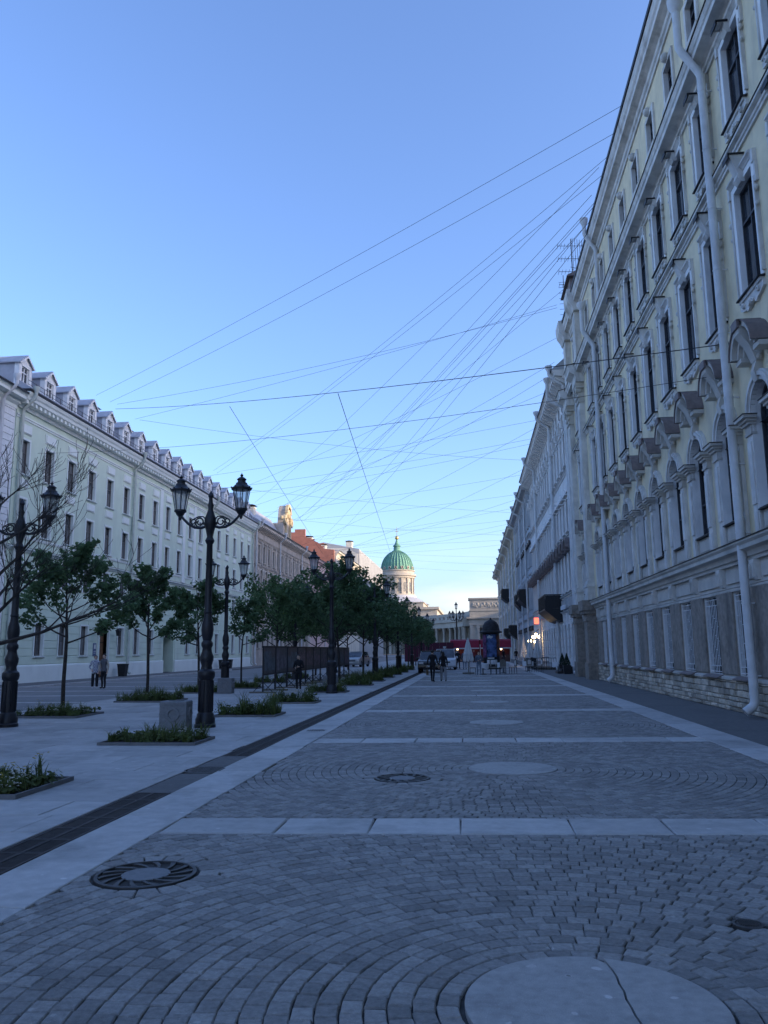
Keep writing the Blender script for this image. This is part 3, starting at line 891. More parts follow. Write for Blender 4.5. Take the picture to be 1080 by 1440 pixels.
# rubble plinth, stone by stone
pb = MB(); pb.box(0, A.w, -0.2, 0.015, -0.1, ZS['plinth']); plinth = A.part(pb, 'plinth', MT['mortar'])
run(A, 'plinth_ledge', [(0,0.82),(0.10,0.82),(0.10,0.88),(0.0,0.93)], 'greyband')
rr = random.Random(3); restp = MB(); cnt = 0
lst = []
z = 0.0
while z < 0.80:
    h = rr.choice((0.12, 0.15, 0.18)); h = min(h, 0.815-z)
    if h < 0.05: break
    u = A.u(14.0)
    while u < A.w - 0.1:
        w = rr.uniform(0.22, 0.65); lst.append((u, min(u+w, A.w), z, z+h)); u += w
    z += h
lst.sort(key=lambda t: abs(t[0]-A.u(18.5)) if t[0] > A.u(18.0) else 99)
for k, (u0, u1, z0, z1) in enumerate(lst):
    d = 0.045 + rr.uniform(0, 0.05); g0 = 0.008
    bb = MB() if k < 260 else restp
    if k < 260:
        cu, cz = (u0+u1)/2, (z0+z1)/2
        bb.block(u0-cu+g0, u1-cu-g0, z0-cz+g0, z1-cz-g0, -0.05, d, 0.022, tone=rr.random())
        bb.v = [(x + rr.uniform(-0.008, 0.008), y_ + (rr.uniform(-0.012, 0.012) if y_ > 0 else 0), zz + rr.uniform(-0.008, 0.008)) for x, y_, zz in bb.v]
        place('rubble_stone', bb.mesh('rubble_stone', MT['rubble'], tone=True), plinth, (cu, 0, cz))
    else:
        bb.block(u0+g0, u1-g0, z0+g0, z1-g0, -0.05, d, 0.02, tone=rr.random())
o = restp.build('rubble_stones', MT['rubble'], plinth, tone=True); o['kind'] = 'stuff'

# window kinds of the yellow building
def trim_window(key, w, h, mtrim, key_h, apron):
    a = w/2; s_ = MB()
    reveal(s_, w, h, rA, 0.05)
    t = 0.17
    s_.box(-a-t, -a-0.001, 0, 0.05, -0.02, h+t); s_.box(a+0.001, a+t, 0, 0.05, -0.02, h+t); s_.box(-a, a, 0, 0.05, h+0.001, h+t)
    f, gl = casement(w, h, rA, 2, 3)
    tr = MB()                                        # outer moulding with ears
    for sg in (-1, 1):
        x0, x1 = sorted((sg*(a+t), sg*(a+t+0.06)))
        tr.box(x0, x1, 0, 0.09, 0.05, h*0.86)
        x0, x1 = sorted((sg*(a+t+0.061), sg*(a+t+0.15)))
        tr.box(x0, x1, 0, 0.075, h*0.80, h*0.98); tr.sphere((sg*(a+t+0.10), 0.08, h*0.74), 0.055, 8, 5, sz=1.5)
        tr.sphere((sg*(a+t+0.10), 0.08, h*0.60), 0.04, 8, 5, sz=1.6)
        tr.box(min(sg*(a+t+0.0), sg*(a+t+0.13)), max(sg*(a+t+0.0), sg*(a+t+0.13)), 0, 0.10, h*0.98+0.001, h+t+0.10)
    tr.ext_u([(0, h+t+0.001), (0.07, h+t+0.001), (0.10, h+t+0.06), (0.16, h+t+0.09), (0.16, h+t+0.14), (0, h+t+0.17)], -a-t, a+t)
    ky = MB()                                        # tall scrolled keystone under a lead cap
    ky.ext_u([(0.02, h-0.10), (0.12, h-0.10), (0.20, h+0.02), (0.17, h+0.14), (0.22, h+0.26), (0.34, h+key_h-0.06), (0.34, h+key_h), (0.0, h+key_h)], -0.15, 0.15)
    cap = MB(); cap.box(-0.20, 0.20, 0, 0.40, h+key_h+0.001, h+key_h+0.03); cap.box(-0.205, 0.205, 0.385, 0.405, h+key_h-0.12, h+key_h)
    sl = MB(); sl.ext_u([(-rA, 0.0), (0.0, -0.02), (0.18, -0.04), (0.18, -0.07), (0.0, -0.07)], -a-0.14, a+0.14)
    ap = MB()
    ap.box(-a-0.10, a+0.10, 0, 0.12, -0.15, -0.071)
    ap.ext_y([(-a-0.16, -0.15)] + [(-a-0.16 + (w+0.32)*i/16, -0.30 - apron*abs(math.sin(math.pi*i/8))*(1.0 if 4 < i < 12 else 0.55)) for i in range(17)] + [(a+0.16, -0.15)], 0, 0.075)
    for sg in (-1, 1):
        ap.ring_arch(0.03, 0.075, 0.0, 0.13, 0, 5.2, (sg*(a-0.12), -0.26), 10); ap.ring_arch(0.02, 0.06, 0.0, 0.12, 1, 6.0, (sg*0.14, -0.36), 10)
    ap.sphere((0, 0.07, -0.33), 0.09, 8, 6)
    proto(key, [('window', s_, MT['reveal'], None), ('frame', f, MT['frame'], None), ('pane', gl, MT['glass'], None), ('architrave', tr, MT['trimA'], 45),
                ('keystone', ky, MT['trimA'], None), ('cap', cap, MT['darkmetal'], None), ('sill', sl, MT['darkmetal'], None), ('apron', ap, MT['trimA'], 45)])
trim_window('A3', wA, ZS['t3']-ZS['s3'], 'trimA', 0.62, 0.20)
trim_window('A4', wA, ZS['t4']-ZS['s4'], 'trimA', 0.20, 0.10)

# arched window with pilasters, capitals, archivolt and round hood
s_ = MB(); hs = ZS['spring']-ZS['s2']; n = 16
for sg in (-1, 1):
    q = [(sg*RA,0.10,0),(sg*RA,0.10,hs),(sg*RA,-0.20,hs),(sg*RA,-0.20,0)]; s_.add(q, [(0,1,2,3) if sg < 0 else (3,2,1,0)])
pa = arc(0, hs, RA, 0, math.pi, n)
for i in range(n):
    (x0, z0), (x1, z1) = pa[i], pa[i+1]; s_.add([(x0,0.10,z0),(x1,0.10,z1),(x1,-0.20,z1),(x0,-0.20,z0)], [(3,2,1,0)])
s_.add([(-RA,0.1,0),(RA,0.1,0),(RA,-0.20,0),(-RA,-0.20,0)], [(3,2,1,0)])
av = MB(); av.ring_arch(RA+0.001, RA+0.10, 0, 0.12, c=(0, hs), seg=18); av.ring_arch(RA+0.101, RA+0.20, 0, 0.17, c=(0, hs), seg=18); av.ring_arch(RA+0.201, RA+0.25, 0, 0.12, c=(0, hs), seg=18)
fr = MB(); fr.ring_arch(RA-0.07, RA, -0.20, -0.13, c=(0, hs), seg=16)
fr.box(-RA, -RA+0.07, -0.20, -0.13, 0, hs); fr.box(RA-0.07, RA, -0.20, -0.13, 0, hs); fr.box(-0.03, 0.03, -0.201, -0.12, 0.03, hs+RA-0.04)
fr.box(-RA+0.05, RA-0.05, -0.202, -0.06, hs-0.20, hs-0.20); fr.box(-RA+0.05, RA-0.05, -0.202, -0.12, hs*0.42, hs*0.42+0.05); fr.box(-RA+0.05, RA-0.05, -0.202, -0.13, 0.0, 0.08)
gl = MB(); gl.ext_y([(-RA+0.03, 0.03), (RA-0.03, 0.03)] + arc(0, hs, RA-0.03, 0, math.pi, 14), -0.215, -0.205)
PILS = []
for sg in (-1, 1):
    pil = MB(); cp = MB(); cpc = MB(); PILS += [('pilaster', pil, MT['trimA'], None), ('capital', cp, MT['greyband'], None), ('cap', cpc, MT['darkmetal'], None)]
    c0 = sg*(RA+0.20)
    pil.box(c0-0.19, c0+0.19, 0, 0.10, ZS['c1']-ZS['s2']+0.05, hs-0.46)
    pil.box(c0-0.13, c0+0.13, 0.1, 0.14, 0.12, hs-0.62); pil.box(c0-0.13, c0+0.13, 0.1, 0.125, ZS['c1']-ZS['s2']+0.12, -0.06)
    for (z0, z1, w_, d_) in ((-0.46, -0.40, 0.22, 0.15), (-0.40, -0.22, 0.20, 0.13), (-0.22, -0.15, 0.24, 0.20), (-0.15, -0.08, 0.28, 0.26), (-0.08, 0.0, 0.33, 0.33)):
        cp.box(c0-w_, c0+w_, 0, d_, hs+z0+0.0005, hs+z1)
    cpc.box(c0-0.35, c0+0.35, 0, 0.35, hs+0.001, hs+0.02)
sl = MB(); sl.ext_u([(-0.20, 0.0), (0.0, -0.01), (0.14, -0.03), (0.14, -0.06), (0.0, -0.06)], -RA, RA)
pn = MB(); pn.box(-RA+0.02, RA-0.02, 0, 0.03, ZS['c1']-ZS['s2']+0.10, -0.075); pn.box(-RA+0.10, RA-0.10, 0.03, 0.05, ZS['c1']-ZS['s2']+0.18, -0.14)
hd = MB(); zc = hs + RA + 0.66
for r0, r1, d_ in ((0.44, 0.54, 0.22), (0.541, 0.66, 0.32), (0.661, 0.78, 0.44)):
    hd.ring_arch(r0, r1, 0, d_, 0.12, math.pi-0.12, (0, zc), 16)
for sg in (-1, 1): hd.box(min(sg*0.42, sg*0.80), max(sg*0.42, sg*0.80), 0, 0.30, zc-0.06, zc+0.055)
hd.ext_u([(0, zc-0.20), (0.16, zc-0.20), (0.30, zc+0.20), (0.50, zc+0.48), (0.50, zc+0.66), (0, zc+0.66)], -0.17, 0.17)
hc = MB(); hc.ring_arch(0.781, 0.815, 0, 0.48, 0.10, math.pi-0.10, (0, zc), 16); hc.ring_arch(0.8155, 0.83, 0.0, 0.54, 1.25, math.pi-1.25, (0, zc), 6)
hc.box(-0.21, 0.21, 0.485, 0.55, zc+0.60, zc+0.80)
ct = MB()
rq = random.Random(5)
ct.sphere((0, 0.06, zc+0.12), 0.30, 12, 8, sy=0.5)
for k in range(22):
    a = k*2.4; r_ = 0.06 + 0.011*k
    ct.sphere((r_*math.cos(a), 0.16 - r_*0.25, zc+0.10+r_*math.sin(a)), rq.uniform(0.05, 0.085), 6, 4)
ct.ext_u([(0, hs+RA-0.02), (0.16, hs+RA-0.02), (0.22, hs+RA+0.22), (0.14, zc-0.18), (0, zc-0.18)], -0.12, 0.12)
proto('A2', [('window', s_, MT['reveal'], 40), ('frame', fr, MT['frame'], None), ('pane', gl, MT['glass'], None), ('archivolt', av, MT['trimA'], 30), 
             ('sill', sl, MT['darkmetal'], None), ('panel', pn, MT['greyband'], None), ('hood', hd, MT['greyband'], 30),
             ('hood_cover', hc, MT['redmetal'], 30), ('cartouche', ct, MT['greyband'], 60)] + PILS)
# attic window
s_ = MB(); reveal(s_, 0.9, 1.2, 0.16, 0.04); s_.box(-0.62, -0.451, 0, 0.07, -0.12, 1.36); s_.box(0.451, 0.62, 0, 0.07, -0.12, 1.36); s_.box(-0.45, 0.45, 0, 0.07, 1.201, 1.36)
s_.sphere((0, 0.09, 1.42), 0.17, 8, 6); s_.box(-0.68, 0.68, 0, 0.14, -0.26, -0.121)
f, gl = casement(0.9, 1.2, 0.16, 2, 1)
proto('A6', [('window', s_, MT['trimA'], 40), ('frame', f, MT['frame'], None), ('pane', gl, MT['glass'], None)])
# barred ground-floor window
hg = ZS['g1']-ZS['g0']; s_ = MB(); reveal(s_, 1.24, hg, 0.20, 0.0)
f, gl = casement(1.24, hg, 0.20, 2, 2)
gr = MB(); yg = -0.03; t = 0.008
for z in (0.06, 0.22, hg-0.24, hg-0.08): gr.box(-0.61, 0.61, yg-0.008, yg+0.008, z-t, z+t)
nb = 9
for i in range(nb):
    x = -0.60 + 1.20*i/(nb-1)
    gr.box(x-t, x+t, yg-t, yg+t, 0.03 if i % 4 == 0 else 0.22, hg-0.02 if i % 4 == 0 else hg-0.24)
    if i < nb-1:
        for q in range(3):
            z = 0.35 + ((i*7 + q*11) % 17)/17*(hg-0.8); gr.box(x+t, x+0.15-t, yg-0.007, yg+0.007, z-t, z+t)
for i in range(4): gr.box(-0.45+0.30*i-t, -0.45+0.30*i+t, yg-t, yg+t, 0.03, 0.22); gr.box(-0.45+0.30*i-t, -0.45+0.30*i+t, yg-t, yg+t, hg-0.24, hg-0.05)
sl = MB(); sl.ext_u([(-0.2, 0.0), (0.06, -0.02), (0.20, -0.08), (0.20, -0.11), (0.06, -0.06), (-0.2, -0.03)], -0.72, 0.72)
proto('A1', [('window', s_, MT['reveal'], None), ('frame', f, MT['frame'], None), ('pane', gl, MT['glass'], None), ('grille', gr, MT['grille'], None), ('sill', sl, MT['redmetal'], None)])
pr = MB(); wp = BAY - 1.24
pr.block(-wp/2+0.07, wp/2-0.07, 0, hg+0.06, 0, 0.06, 0.02); prm = pr.mesh('pier', MT['pier'])
ft = MB(); ft.box(-BAY/2+0.001, BAY/2-0.001, 0, 0.03, 3.24, 3.30); ft.box(-BAY/2+0.30, BAY/2-0.30, 0, 0.05, 3.36, 3.66)
ftm = ft.mesh('frieze_panel', MT['greyband'])
br = MB(); br.ext_u([(0, 3.30), (0.08, 3.30), (0.13, 3.42), (0.12, 3.55), (0.17, 3.70), (0.17, 3.79), (0, 3.79)], -0.16, 0.16); br.box(-0.13, -0.09, 0.05, 0.19, 3.36, 3.70); br.box(0.09, 0.13, 0.05, 0.19, 3.36, 3.70)
brm = br.mesh('frieze_bracket', MT['trimA'])
for yb in bays:
    u = A.u(yb)
    put('A1', A.root, u, ZS['g0'])
    put('A2', A.root, u, ZS['s2'])
    put('A3', A.root, u, ZS['s3']); put('A4', A.root, u, ZS['s4']); put('A6', A.root, u, ZS['s6'])
    place('pier', prm, A.root, (u+BAY/2, 0, ZS['g0']))
    place('frieze_panel', ftm, A.root, (u, 0, 0)); place('frieze_bracket', brm, A.root, (u+BAY/2, 0.0, 0)) 
# giant pilasters of the far bay, stone piers below
for yp in (46.7, 51.4):
    u = A.u(yp); b = MB()
    b.box(u-0.55, u+0.55, 0, 0.42, 4.38, 5.1); b.box(u-0.45, u+0.45, 0, 0.30, 5.1005, 15.9)
    for k in range(4): b.box(u-0.36+k*0.20, u-0.24+k*0.20, 0.30, 0.335, 5.6, 15.6)
    for (z0, z1, w_, d_) in ((5.101, 5.25, 0.60, 0.46), (5.25, 5.42, 0.52, 0.40)): b.box(u-w_, u+w_, 0, d_, z0+0.0005, z1)
    p = A.part(b, 'giant_pilaster', MT['trimA'])
    c = MB()
    for (z0, z1, w_, d_) in ((15.9, 16.0, 0.52, 0.38), (16.0, 16.75, 0.46, 0.34), (16.75, 16.9, 0.62, 0.5), (16.9, 17.05, 0.66, 0.54)): c.box(u-w_, u+w_, 0, d_, z0+0.0006, z1)
    for k in range(9): c.sphere((u-0.46+k*0.115, 0.36, 16.25+0.22*(k % 2)), 0.10, 6, 5)
    for sg in (-1, 1): c.ring_arch(0.06, 0.16, 0.2, 0.5, 0, 6.28, (u+sg*0.42, 16.62), 10)
    c.build('capital', MT['greyband'], p, 50)
    e = MB(); e.ext_u([(0,17.06),(0.5,17.06),(0.5,17.4),(0.55,17.5),(0.85,17.66),(0.85,17.86),(0.95,18.04),(0,18.3)], u-0.8, u+0.8); e.build('cornice_break', MT['trimA'], p)
    e = MB(); e.ext_u([(0.98,18.05),(0.98,18.07),(0,18.35),(0,18.31)], u-0.83, u+0.83); e.build('flashing', MT['darkmetal'], p)
    q = MB(); q.box(u-0.62, u+0.62, 0, 0.55, 0.0, 3.2); q.box(u-0.70, u+0.70, 0, 0.62, 0.0, 0.9)
    for (z0, z1, w_, d_) in ((3.2, 3.35, 0.68, 0.62), (3.35, 3.6, 0.64, 0.58), (3.6, 3.78, 0.78, 0.72), (3.78, 4.34, 0.86, 0.80)): q.box(u-w_, u+w_, 0, d_, z0+0.0005, z1)
    A.part(q, 'stone_pier', MT['pier'])
    at = MB(); at.box(u-0.5, u+0.5, 0, 0.35, 18.36, 21.5); at.ext_u([(0,21.51),(0.4,21.51),(0.5,21.8),(0.7,22.1),(0.75,22.5),(0.75,22.82),(0,22.82)], u-0.8, u+0.8); A.part(at, 'attic_pilaster', MT['trimA'])
downpipe(A, A.u(20.65), 19.3, 0.108, 0.26, 0.52, neck=1.15)
downpipe(A, A.u(40.6), 19.2, 0.115, 0.24, 0.52, neck=1.15)
downpipe(A, A.u(52.75), 19.3, 0.115, 0.24, 1.2, neck=1.0)
downpipe(A, A.u(38.9), 23.0, 0.10, 0.14, 0.52, collars=False, neck=0.5, base=18.5)
# anchor rosette of the long cable
b = MB(); b.lathe([(0.0,0),(0.09,0),(0.06,0.04),(0.02,0.06),(0.02,0.16),(0,0.16)], 10); o = b.build('cable_anchor', MT['iron'], A.root, 40); o.rotation_euler = (-math.pi/2, 0, 0); o.location = (A.u(21.13), 0, 9.6)
# red lead dormer over the far bay
b = MB(); u = A.u(49.0); b.box(u-1.5, u+1.5, -2.2, 0.30, 22.80, 24.3); b.ext_u([(0.5, 24.3), (0.5, 24.36), (-1.0, 25.1), (-2.4, 24.36), (-2.4, 24.3)], u-1.8, u+1.8); A.part(b, 'attic_block', MT['redmetal'])

# ------------------------------------------------------------------ generic windows for the other houses
def gwin(key, w, h, trim, frame='frame', glass='glass', rec=0.22, t=0.14, hood=None, sill=True, panel_above=None, panel_below=None, cols=2, top=None, hoodm=None, rows=True):
    a = w/2; s_ = MB(); reveal(s_, w, h, rec, 0.04)
    s_.box(-a-t, -a-0.001, 0, 0.05, -0.02, h+t); s_.box(a+0.001, a+t, 0, 0.05, -0.02, h+t); s_.box(-a, a, 0, 0.05, h+0.001, h+t)
    f, gl = casement(w, h, rec, cols, 2, 0.04, top)
    parts = [('window', s_, MT[trim], None), ('frame', f, MT[frame], None), ('pane', gl, MT[glass], None)]
    if sill:
        b = MB(); b.ext_u([(-0.05, -0.021), (0.16, -0.04), (0.16, -0.09), (0.08, -0.14), (0, -0.16)], -a-t-0.06, a+t+0.06); parts.append(('sill', b, MT[trim], None))
    if panel_above:
        z0, z1 = panel_above; b = MB(); b.box(-a-t, a+t, 0, 0.05, z0, z1); b.box(-a-t+0.09, a+t-0.09, 0.05, 0.10, z0+0.06, z1-0.06); parts.append(('panel', b, MT[trim], None))
    if panel_below:
        z0, z1 = panel_below; b = MB(); b.box(-a-t+0.05, a+t-0.05, 0, 0.05, z0, z1); b.box(-a+0.04, a-0.04, 0.05, 0.09, z0+0.06, z1-0.06); parts.append(('panel', b, MT[trim], None))
    if hood == 'flat':
        b = MB(); b.ext_u([(0, h+t+0.03), (0.06, h+t+0.03), (0.10, h+t+0.12), (0.24, h+t+0.16), (0.24, h+t+0.22), (0, h+t+0.28)], -a-t-0.12, a+t+0.12); parts.append(('hood', b, MT[hoodm or trim], None))
    if hood == 'gable':
        b = MB(); b.ext_y([(-a-t-0.2, h+t+0.05), (a+t+0.2, h+t+0.05), (a+t+0.2, h+t+0.12), (0, h+t+0.55), (-a-t-0.2, h+t+0.12)], 0, 0.26); parts.append(('hood', b, MT[hoodm or trim], None))
    if hood == 'round':
        b = MB(); b.ext_y([(-a-t-0.12, h+t+0.03), (a+t+0.12, h+t+0.03)] + arc(0, h+t+0.10, a+t+0.10, 0.05, math.pi-0.05, 10), 0, 0.12)
        b.ring_arch(a+t+0.02, a+t+0.16, 0.12, 0.36, 0.05, math.pi-0.05, (0, h+t+0.06), 10); parts.append(('hood', b, MT[hoodm or trim], 30))
    if hood == 'canopy':
        b = MB(); b.ring_arch(a+t-0.06, a+t+0.08, 0.0, 0.62, 0.0, math.pi, (0, h+0.02), 8); b.ext_y(arc(0, h+0.02, a+t-0.07, 0, math.pi, 8), 0.0, 0.3); parts.append(('hood', b, MT[hoodm or trim], 30))
    proto(key, parts)

def house(name, label, side, ya, yb, ztop, floors, axes, wallm, trimm, strings=(), cornice=0.75, rise=3.0, depth=7.0, roofm='roofgrey', eaves='darkmetal', x=None, brackets=0.0, low=None, cat='building'):
    """floors: (key, z, height, width); axes: world y of the window axes"""
    bl = Bld(name, label, side, ya, yb, cat, x)
    ops = []
    for key, z, h, w in floors:
        for yy in axes: ops.append((bl.u(yy)-w/2, bl.u(yy)+w/2, z, z+h))
    b = MB()
    if low:
        lz, lm = low
        wall_cells(b, 0, bl.w, lz, ztop, [o for o in ops if o[2] >= lz]); bl.part(b, 'wall', MT[wallm])
        b = MB(); wall_cells(b, 0, bl.w, 0, lz, [o for o in ops if o[2] < lz]); bl.part(b, 'ground_floor_wall', MT[lm])
    else:
        wall_cells(b, 0, bl.w, -0.1, ztop, ops); bl.part(b, 'wall', MT[wallm])
    D = depth*2
    b = MB()
    b.add([(bl.w,0,0),(bl.w,-D,0),(bl.w,-D,ztop),(bl.w,0,ztop)], [(0,1,2,3)]); b.add([(0,0,0),(0,-D,0),(0,-D,ztop),(0,0,ztop)], [(3,2,1,0)])
    b.add([(0,-D,0),(bl.w,-D,0),(bl.w,-D,ztop),(0,-D,ztop)], [(0,1,2,3)]); bl.part(b, 'side_wall', MT[wallm])
    b = MB(); b.box(0.05, bl.w-0.05, -D+0.05, -0.55, 0, ztop-0.05); bl.part(b, 'dark_interior', MT['black'])
    for key, z, h, w in floors:
        for yy in axes: put(key, bl.root, bl.u(yy), z)
    for z in strings:
        run(bl, 'string_course', [(0, z-0.14), (0.06, z-0.14), (0.10, z-0.04), (0.20, z), (0.20, z+0.05), (0, z+0.10)], trimm, flash=[(0.22, z+0.052), (0.22, z+0.066), (0, z+0.125), (0, z+0.105)])
    c = cornice
    run(bl, 'cornice', [(0, ztop-0.95), (0.08, ztop-0.95), (0.08, ztop-0.75), (c*0.35, ztop-0.6), (c*0.35, ztop-0.45), (c*0.85, ztop-0.38), (c*0.85, ztop-0.2), (c, ztop-0.05), (c, ztop), (0, ztop)], trimm,
        flash=[(c+0.06, ztop-0.06), (c+0.06, ztop+0.06), (c, ztop+0.06), (c, ztop-0.04)])
    if brackets:
        b = MB(); u = brackets/2; b.ext_u([(0.05, ztop-0.92), (0.14, ztop-0.92), (c*0.8, ztop-0.52), (c*0.8, ztop-0.385), (0.05, ztop-0.385)], -brackets*0.2, brackets*0.2); bm0 = b.mesh('cornice_bracket', MT[trimm])
        while u < bl.w: place('cornice_bracket', bm0, bl.root, (u, 0, 0)); u += brackets
    b = MB(); b.ext_u([(c, ztop+0.002), (c, ztop+0.05), (-depth, ztop+rise), (-D-0.3, ztop+0.05), (-D-0.3, ztop+0.002)], 0.0, bl.w); bl.part(b, 'roof', MT[roofm])
    return bl

def chimney(bl, u, d, z, w=0.9, h=1.6, m='creamB', l=0.6):
    b = MB(); b.box(u-w/2, u+w/2, d-l/2, d+l/2, z, z+h); b.box(u-w/2-0.08, u+w/2+0.08, d-l/2-0.08, d+l/2+0.08, z+h, z+h+0.14)
    p = bl.part(b, 'chimney', MT[m])
    c = MB(); c.box(u-w/2+0.05, u-w/2+0.12, d-0.2, d+0.2, z+h+0.14, z+h+0.36); c.box(u+w/2-0.12, u+w/2-0.05, d-0.2, d+0.2, z+h+0.14, z+h+0.36)
    c.frus(u, d, z+h+0.36, z+h+0.52, w/2+0.22, l/2+0.22, w/2-0.1, 0.1); c.build('chimney_cap', MT['darkmetal'], p)
    return p

# ------------------------------------------------------------------ left: the long mint-green building
MY0, MY1 = 44.35, 98.4
axL = [45.45 + 2.985*k for k in range(18)]
gwin('M4', 1.06, 2.10, 'mint_white', 'frameL', 'glassL', panel_above=(2.50, 3.10), panel_below=(-0.85, -0.30), top=1.35)
gwin('M3', 1.06, 2.05, 'mint_white', 'frameL', 'glassL', panel_below=None, top=1.3, hood=None)
gwin('M2', 1.06, 1.65, 'mint_white', 'frameL', 'glassL', sill=False, top=1.1)
gwin('M1', 1.02, 2.00, 'mint_white', 'frameL', 'glassL', t=0.10, top=1.4)
DOOR_Y, GATE_Y = 57.4, 70.6
gfl = [yy for yy in axL if abs(yy-DOOR_Y) > 1.2 and abs(yy-GATE_Y) > 2.0]
ML = Bld('mint_building', 'long pale mint-green building with a row of grey dormers on the left', -1, MY0, MY1)
ops = []
for yy in axL:
    u = ML.u(yy); ops += [(u-0.53, u+0.53, 12.62, 14.72), (u-0.53, u+0.53, 9.02, 11.07)]
b = MB(); wall_cells(b, 0, ML.w, 8.0, 17.4, ops); ML.part(b, 'wall', MT['mint'])
opl = []
for yy in axL: opl.append((ML.u(yy)-0.53, ML.u(yy)+0.53, 5.95, 7.60))
for yy in gfl: opl.append((ML.u(yy)-0.51, ML.u(yy)+0.51, 1.62, 3.62))
ud, ug = ML.u(DOOR_Y), ML.u(GATE_Y)
opl += [(ud-0.75, ud+0.75, -0.1, 3.9), (ug-1.35, ug+1.35, -0.1, 3.2)]
b = MB(); wall_cells(b, 0, ML.w, -0.1, 8.0, opl, -0.03); ML.part(b, 'rusticated_wall', MT['mint'])
b = MB(); b.add([(ML.w,0,0),(ML.w,-14,0),(ML.w,-14,17.4),(ML.w,0,17.4)], [(0,1,2,3)]); b.add([(0,0,0),(0,-14,0),(0,-14,17.4),(0,0,17.4)], [(3,2,1,0)]); ML.part(b, 'side_wall', MT['mint'])
b = MB(); b.box(0.05, ML.w-0.05, -13.9, -3.0, 0, 17.3); b.box(0.05, ug-1.5, -2.9, -0.5, 0, 17.3); b.box(ug+1.5, ML.w-0.05, -2.9, -0.5, 0, 17.3); b.box(ug-1.5, ug+1.5, -2.9, -0.5, 4.0, 17.3); ML.part(b, 'dark_interior', MT['black'])
for yy in axL:
    u = ML.u(yy)
    put('M4', ML.root, u, 12.62); put('M3', ML.root, u, 9.02); put('M2', ML.root, u, 5.95)
for yy in gfl: put('M1', ML.root, ML.u(yy), 1.62)
# rusticated courses between the openings: each block a piece of its own, shared between equal bays
zc_ = 1.10; course = 0.485; cache = {}
edges = sorted([ML.u(yy) for yy in axL]); k = 0
while zc_ + course < 7.95:
    z0, z1 = zc_, zc_ + course
    cuts = sorted([(o[0]-0.145, o[1]+0.145) for o in opl if o[2] < z1 and o[3]+0.13 > z0])
    segs = []; c0 = 0.0
    for a_, b_ in cuts:
        if a_ > c0: segs.append((c0, a_))
        c0 = b_
    segs.append((c0, ML.w))
    for a_, b_ in segs:
        n_ = max(1, int(round((b_-a_)/4.0))) if b_-a_ > 4 else 1
        for q in range(n_):
            s0 = a_ + (b_-a_)*q/n_; s1 = a_ + (b_-a_)*(q+1)/n_; w = round(s1-s0, 2)
            if w < 0.1: continue
            if w not in cache:
                m_ = MB(); m_.block(-w/2+0.004, w/2-0.004, 0.012, course-0.012, -0.03, 0.012, 0.012); cache[w] = m_.mesh('rustic_block', MT['mint_white' if False else 'mint'])
            place('rustic_block', cache[w], ML.root, ((s0+s1)/2, 0, z0))
    zc_ += course; k += 1
b = MB()
for s0, s1 in ((0.0, ug-1.36), (ug+1.36, ud-0.76), (ud+0.76, ML.w)) if ug < ud else ((0.0, ud-0.76), (ud+0.76, ug-1.36), (ug+1.36, ML.w)):
    b.ext_u([(-0.03, -0.1), (0.10, -0.1), (0.10, 0.98), (0.06, 1.06), (-0.03, 1.08)], s0, s1)
ML.part(b, 'plinth', MT['mint_white'])
run(ML, 'string_course', [(-0.03, 7.86), (0.08, 7.86), (0.12, 7.98), (0.26, 8.02), (0.26, 8.10), (0, 8.16)], 'mint_white', flash=[(0.28,8.102),(0.28,8.116),(0,8.185),(0,8.165)])
run(ML, 'sill_course', [(0, 8.66), (0.04, 8.66), (0.07, 8.78), (0.07, 8.84), (0, 8.86)], 'mint_white')
run(ML, 'architrave_course', [(0, 15.95), (0.05, 15.95), (0.05, 16.05), (0.10, 16.08), (0.10, 16.16), (0, 16.16)], 'mint_white')
run(ML, 'cornice', [(0, 16.55), (0.12, 16.55), (0.16, 16.66), (0.16, 16.74), (0.62, 17.02), (0.66, 17.20), (0.74, 17.30), (0.80, 17.48), (0, 17.56)], 'mint_white', flash=[(0.84, 17.49), (0.84, 17.60), (0.0, 17.66), (0, 17.57)])
b = MB(); u = 0.3; b.box(-0.12, 0.12, 0.1, 0.56, 16.78, 17.0); mdm = b.mesh('modillion', MT['mint_white'])
while u < ML.w: place('modillion', mdm, ML.root, (u, 0, 0)); u += 0.52
for yy in (67.6, 73.4, 76.4):
    b = MB(); u = ML.u(yy); b.box(u-0.35, u+0.35, 0, 0.10, 8.2, 15.94); b.box(u-0.42, u+0.42, 0, 0.14, 8.2, 8.6); ML.part(b, 'pilaster', MT['mint_white'])
b = MB(); b.ext_u([(0.80, 17.67), (0.80, 17.72), (-1.6, 19.3), (-6.5, 21.0), (-14, 17.7)], 0, ML.w); ML.part(b, 'roof', MT['roofgrey'])
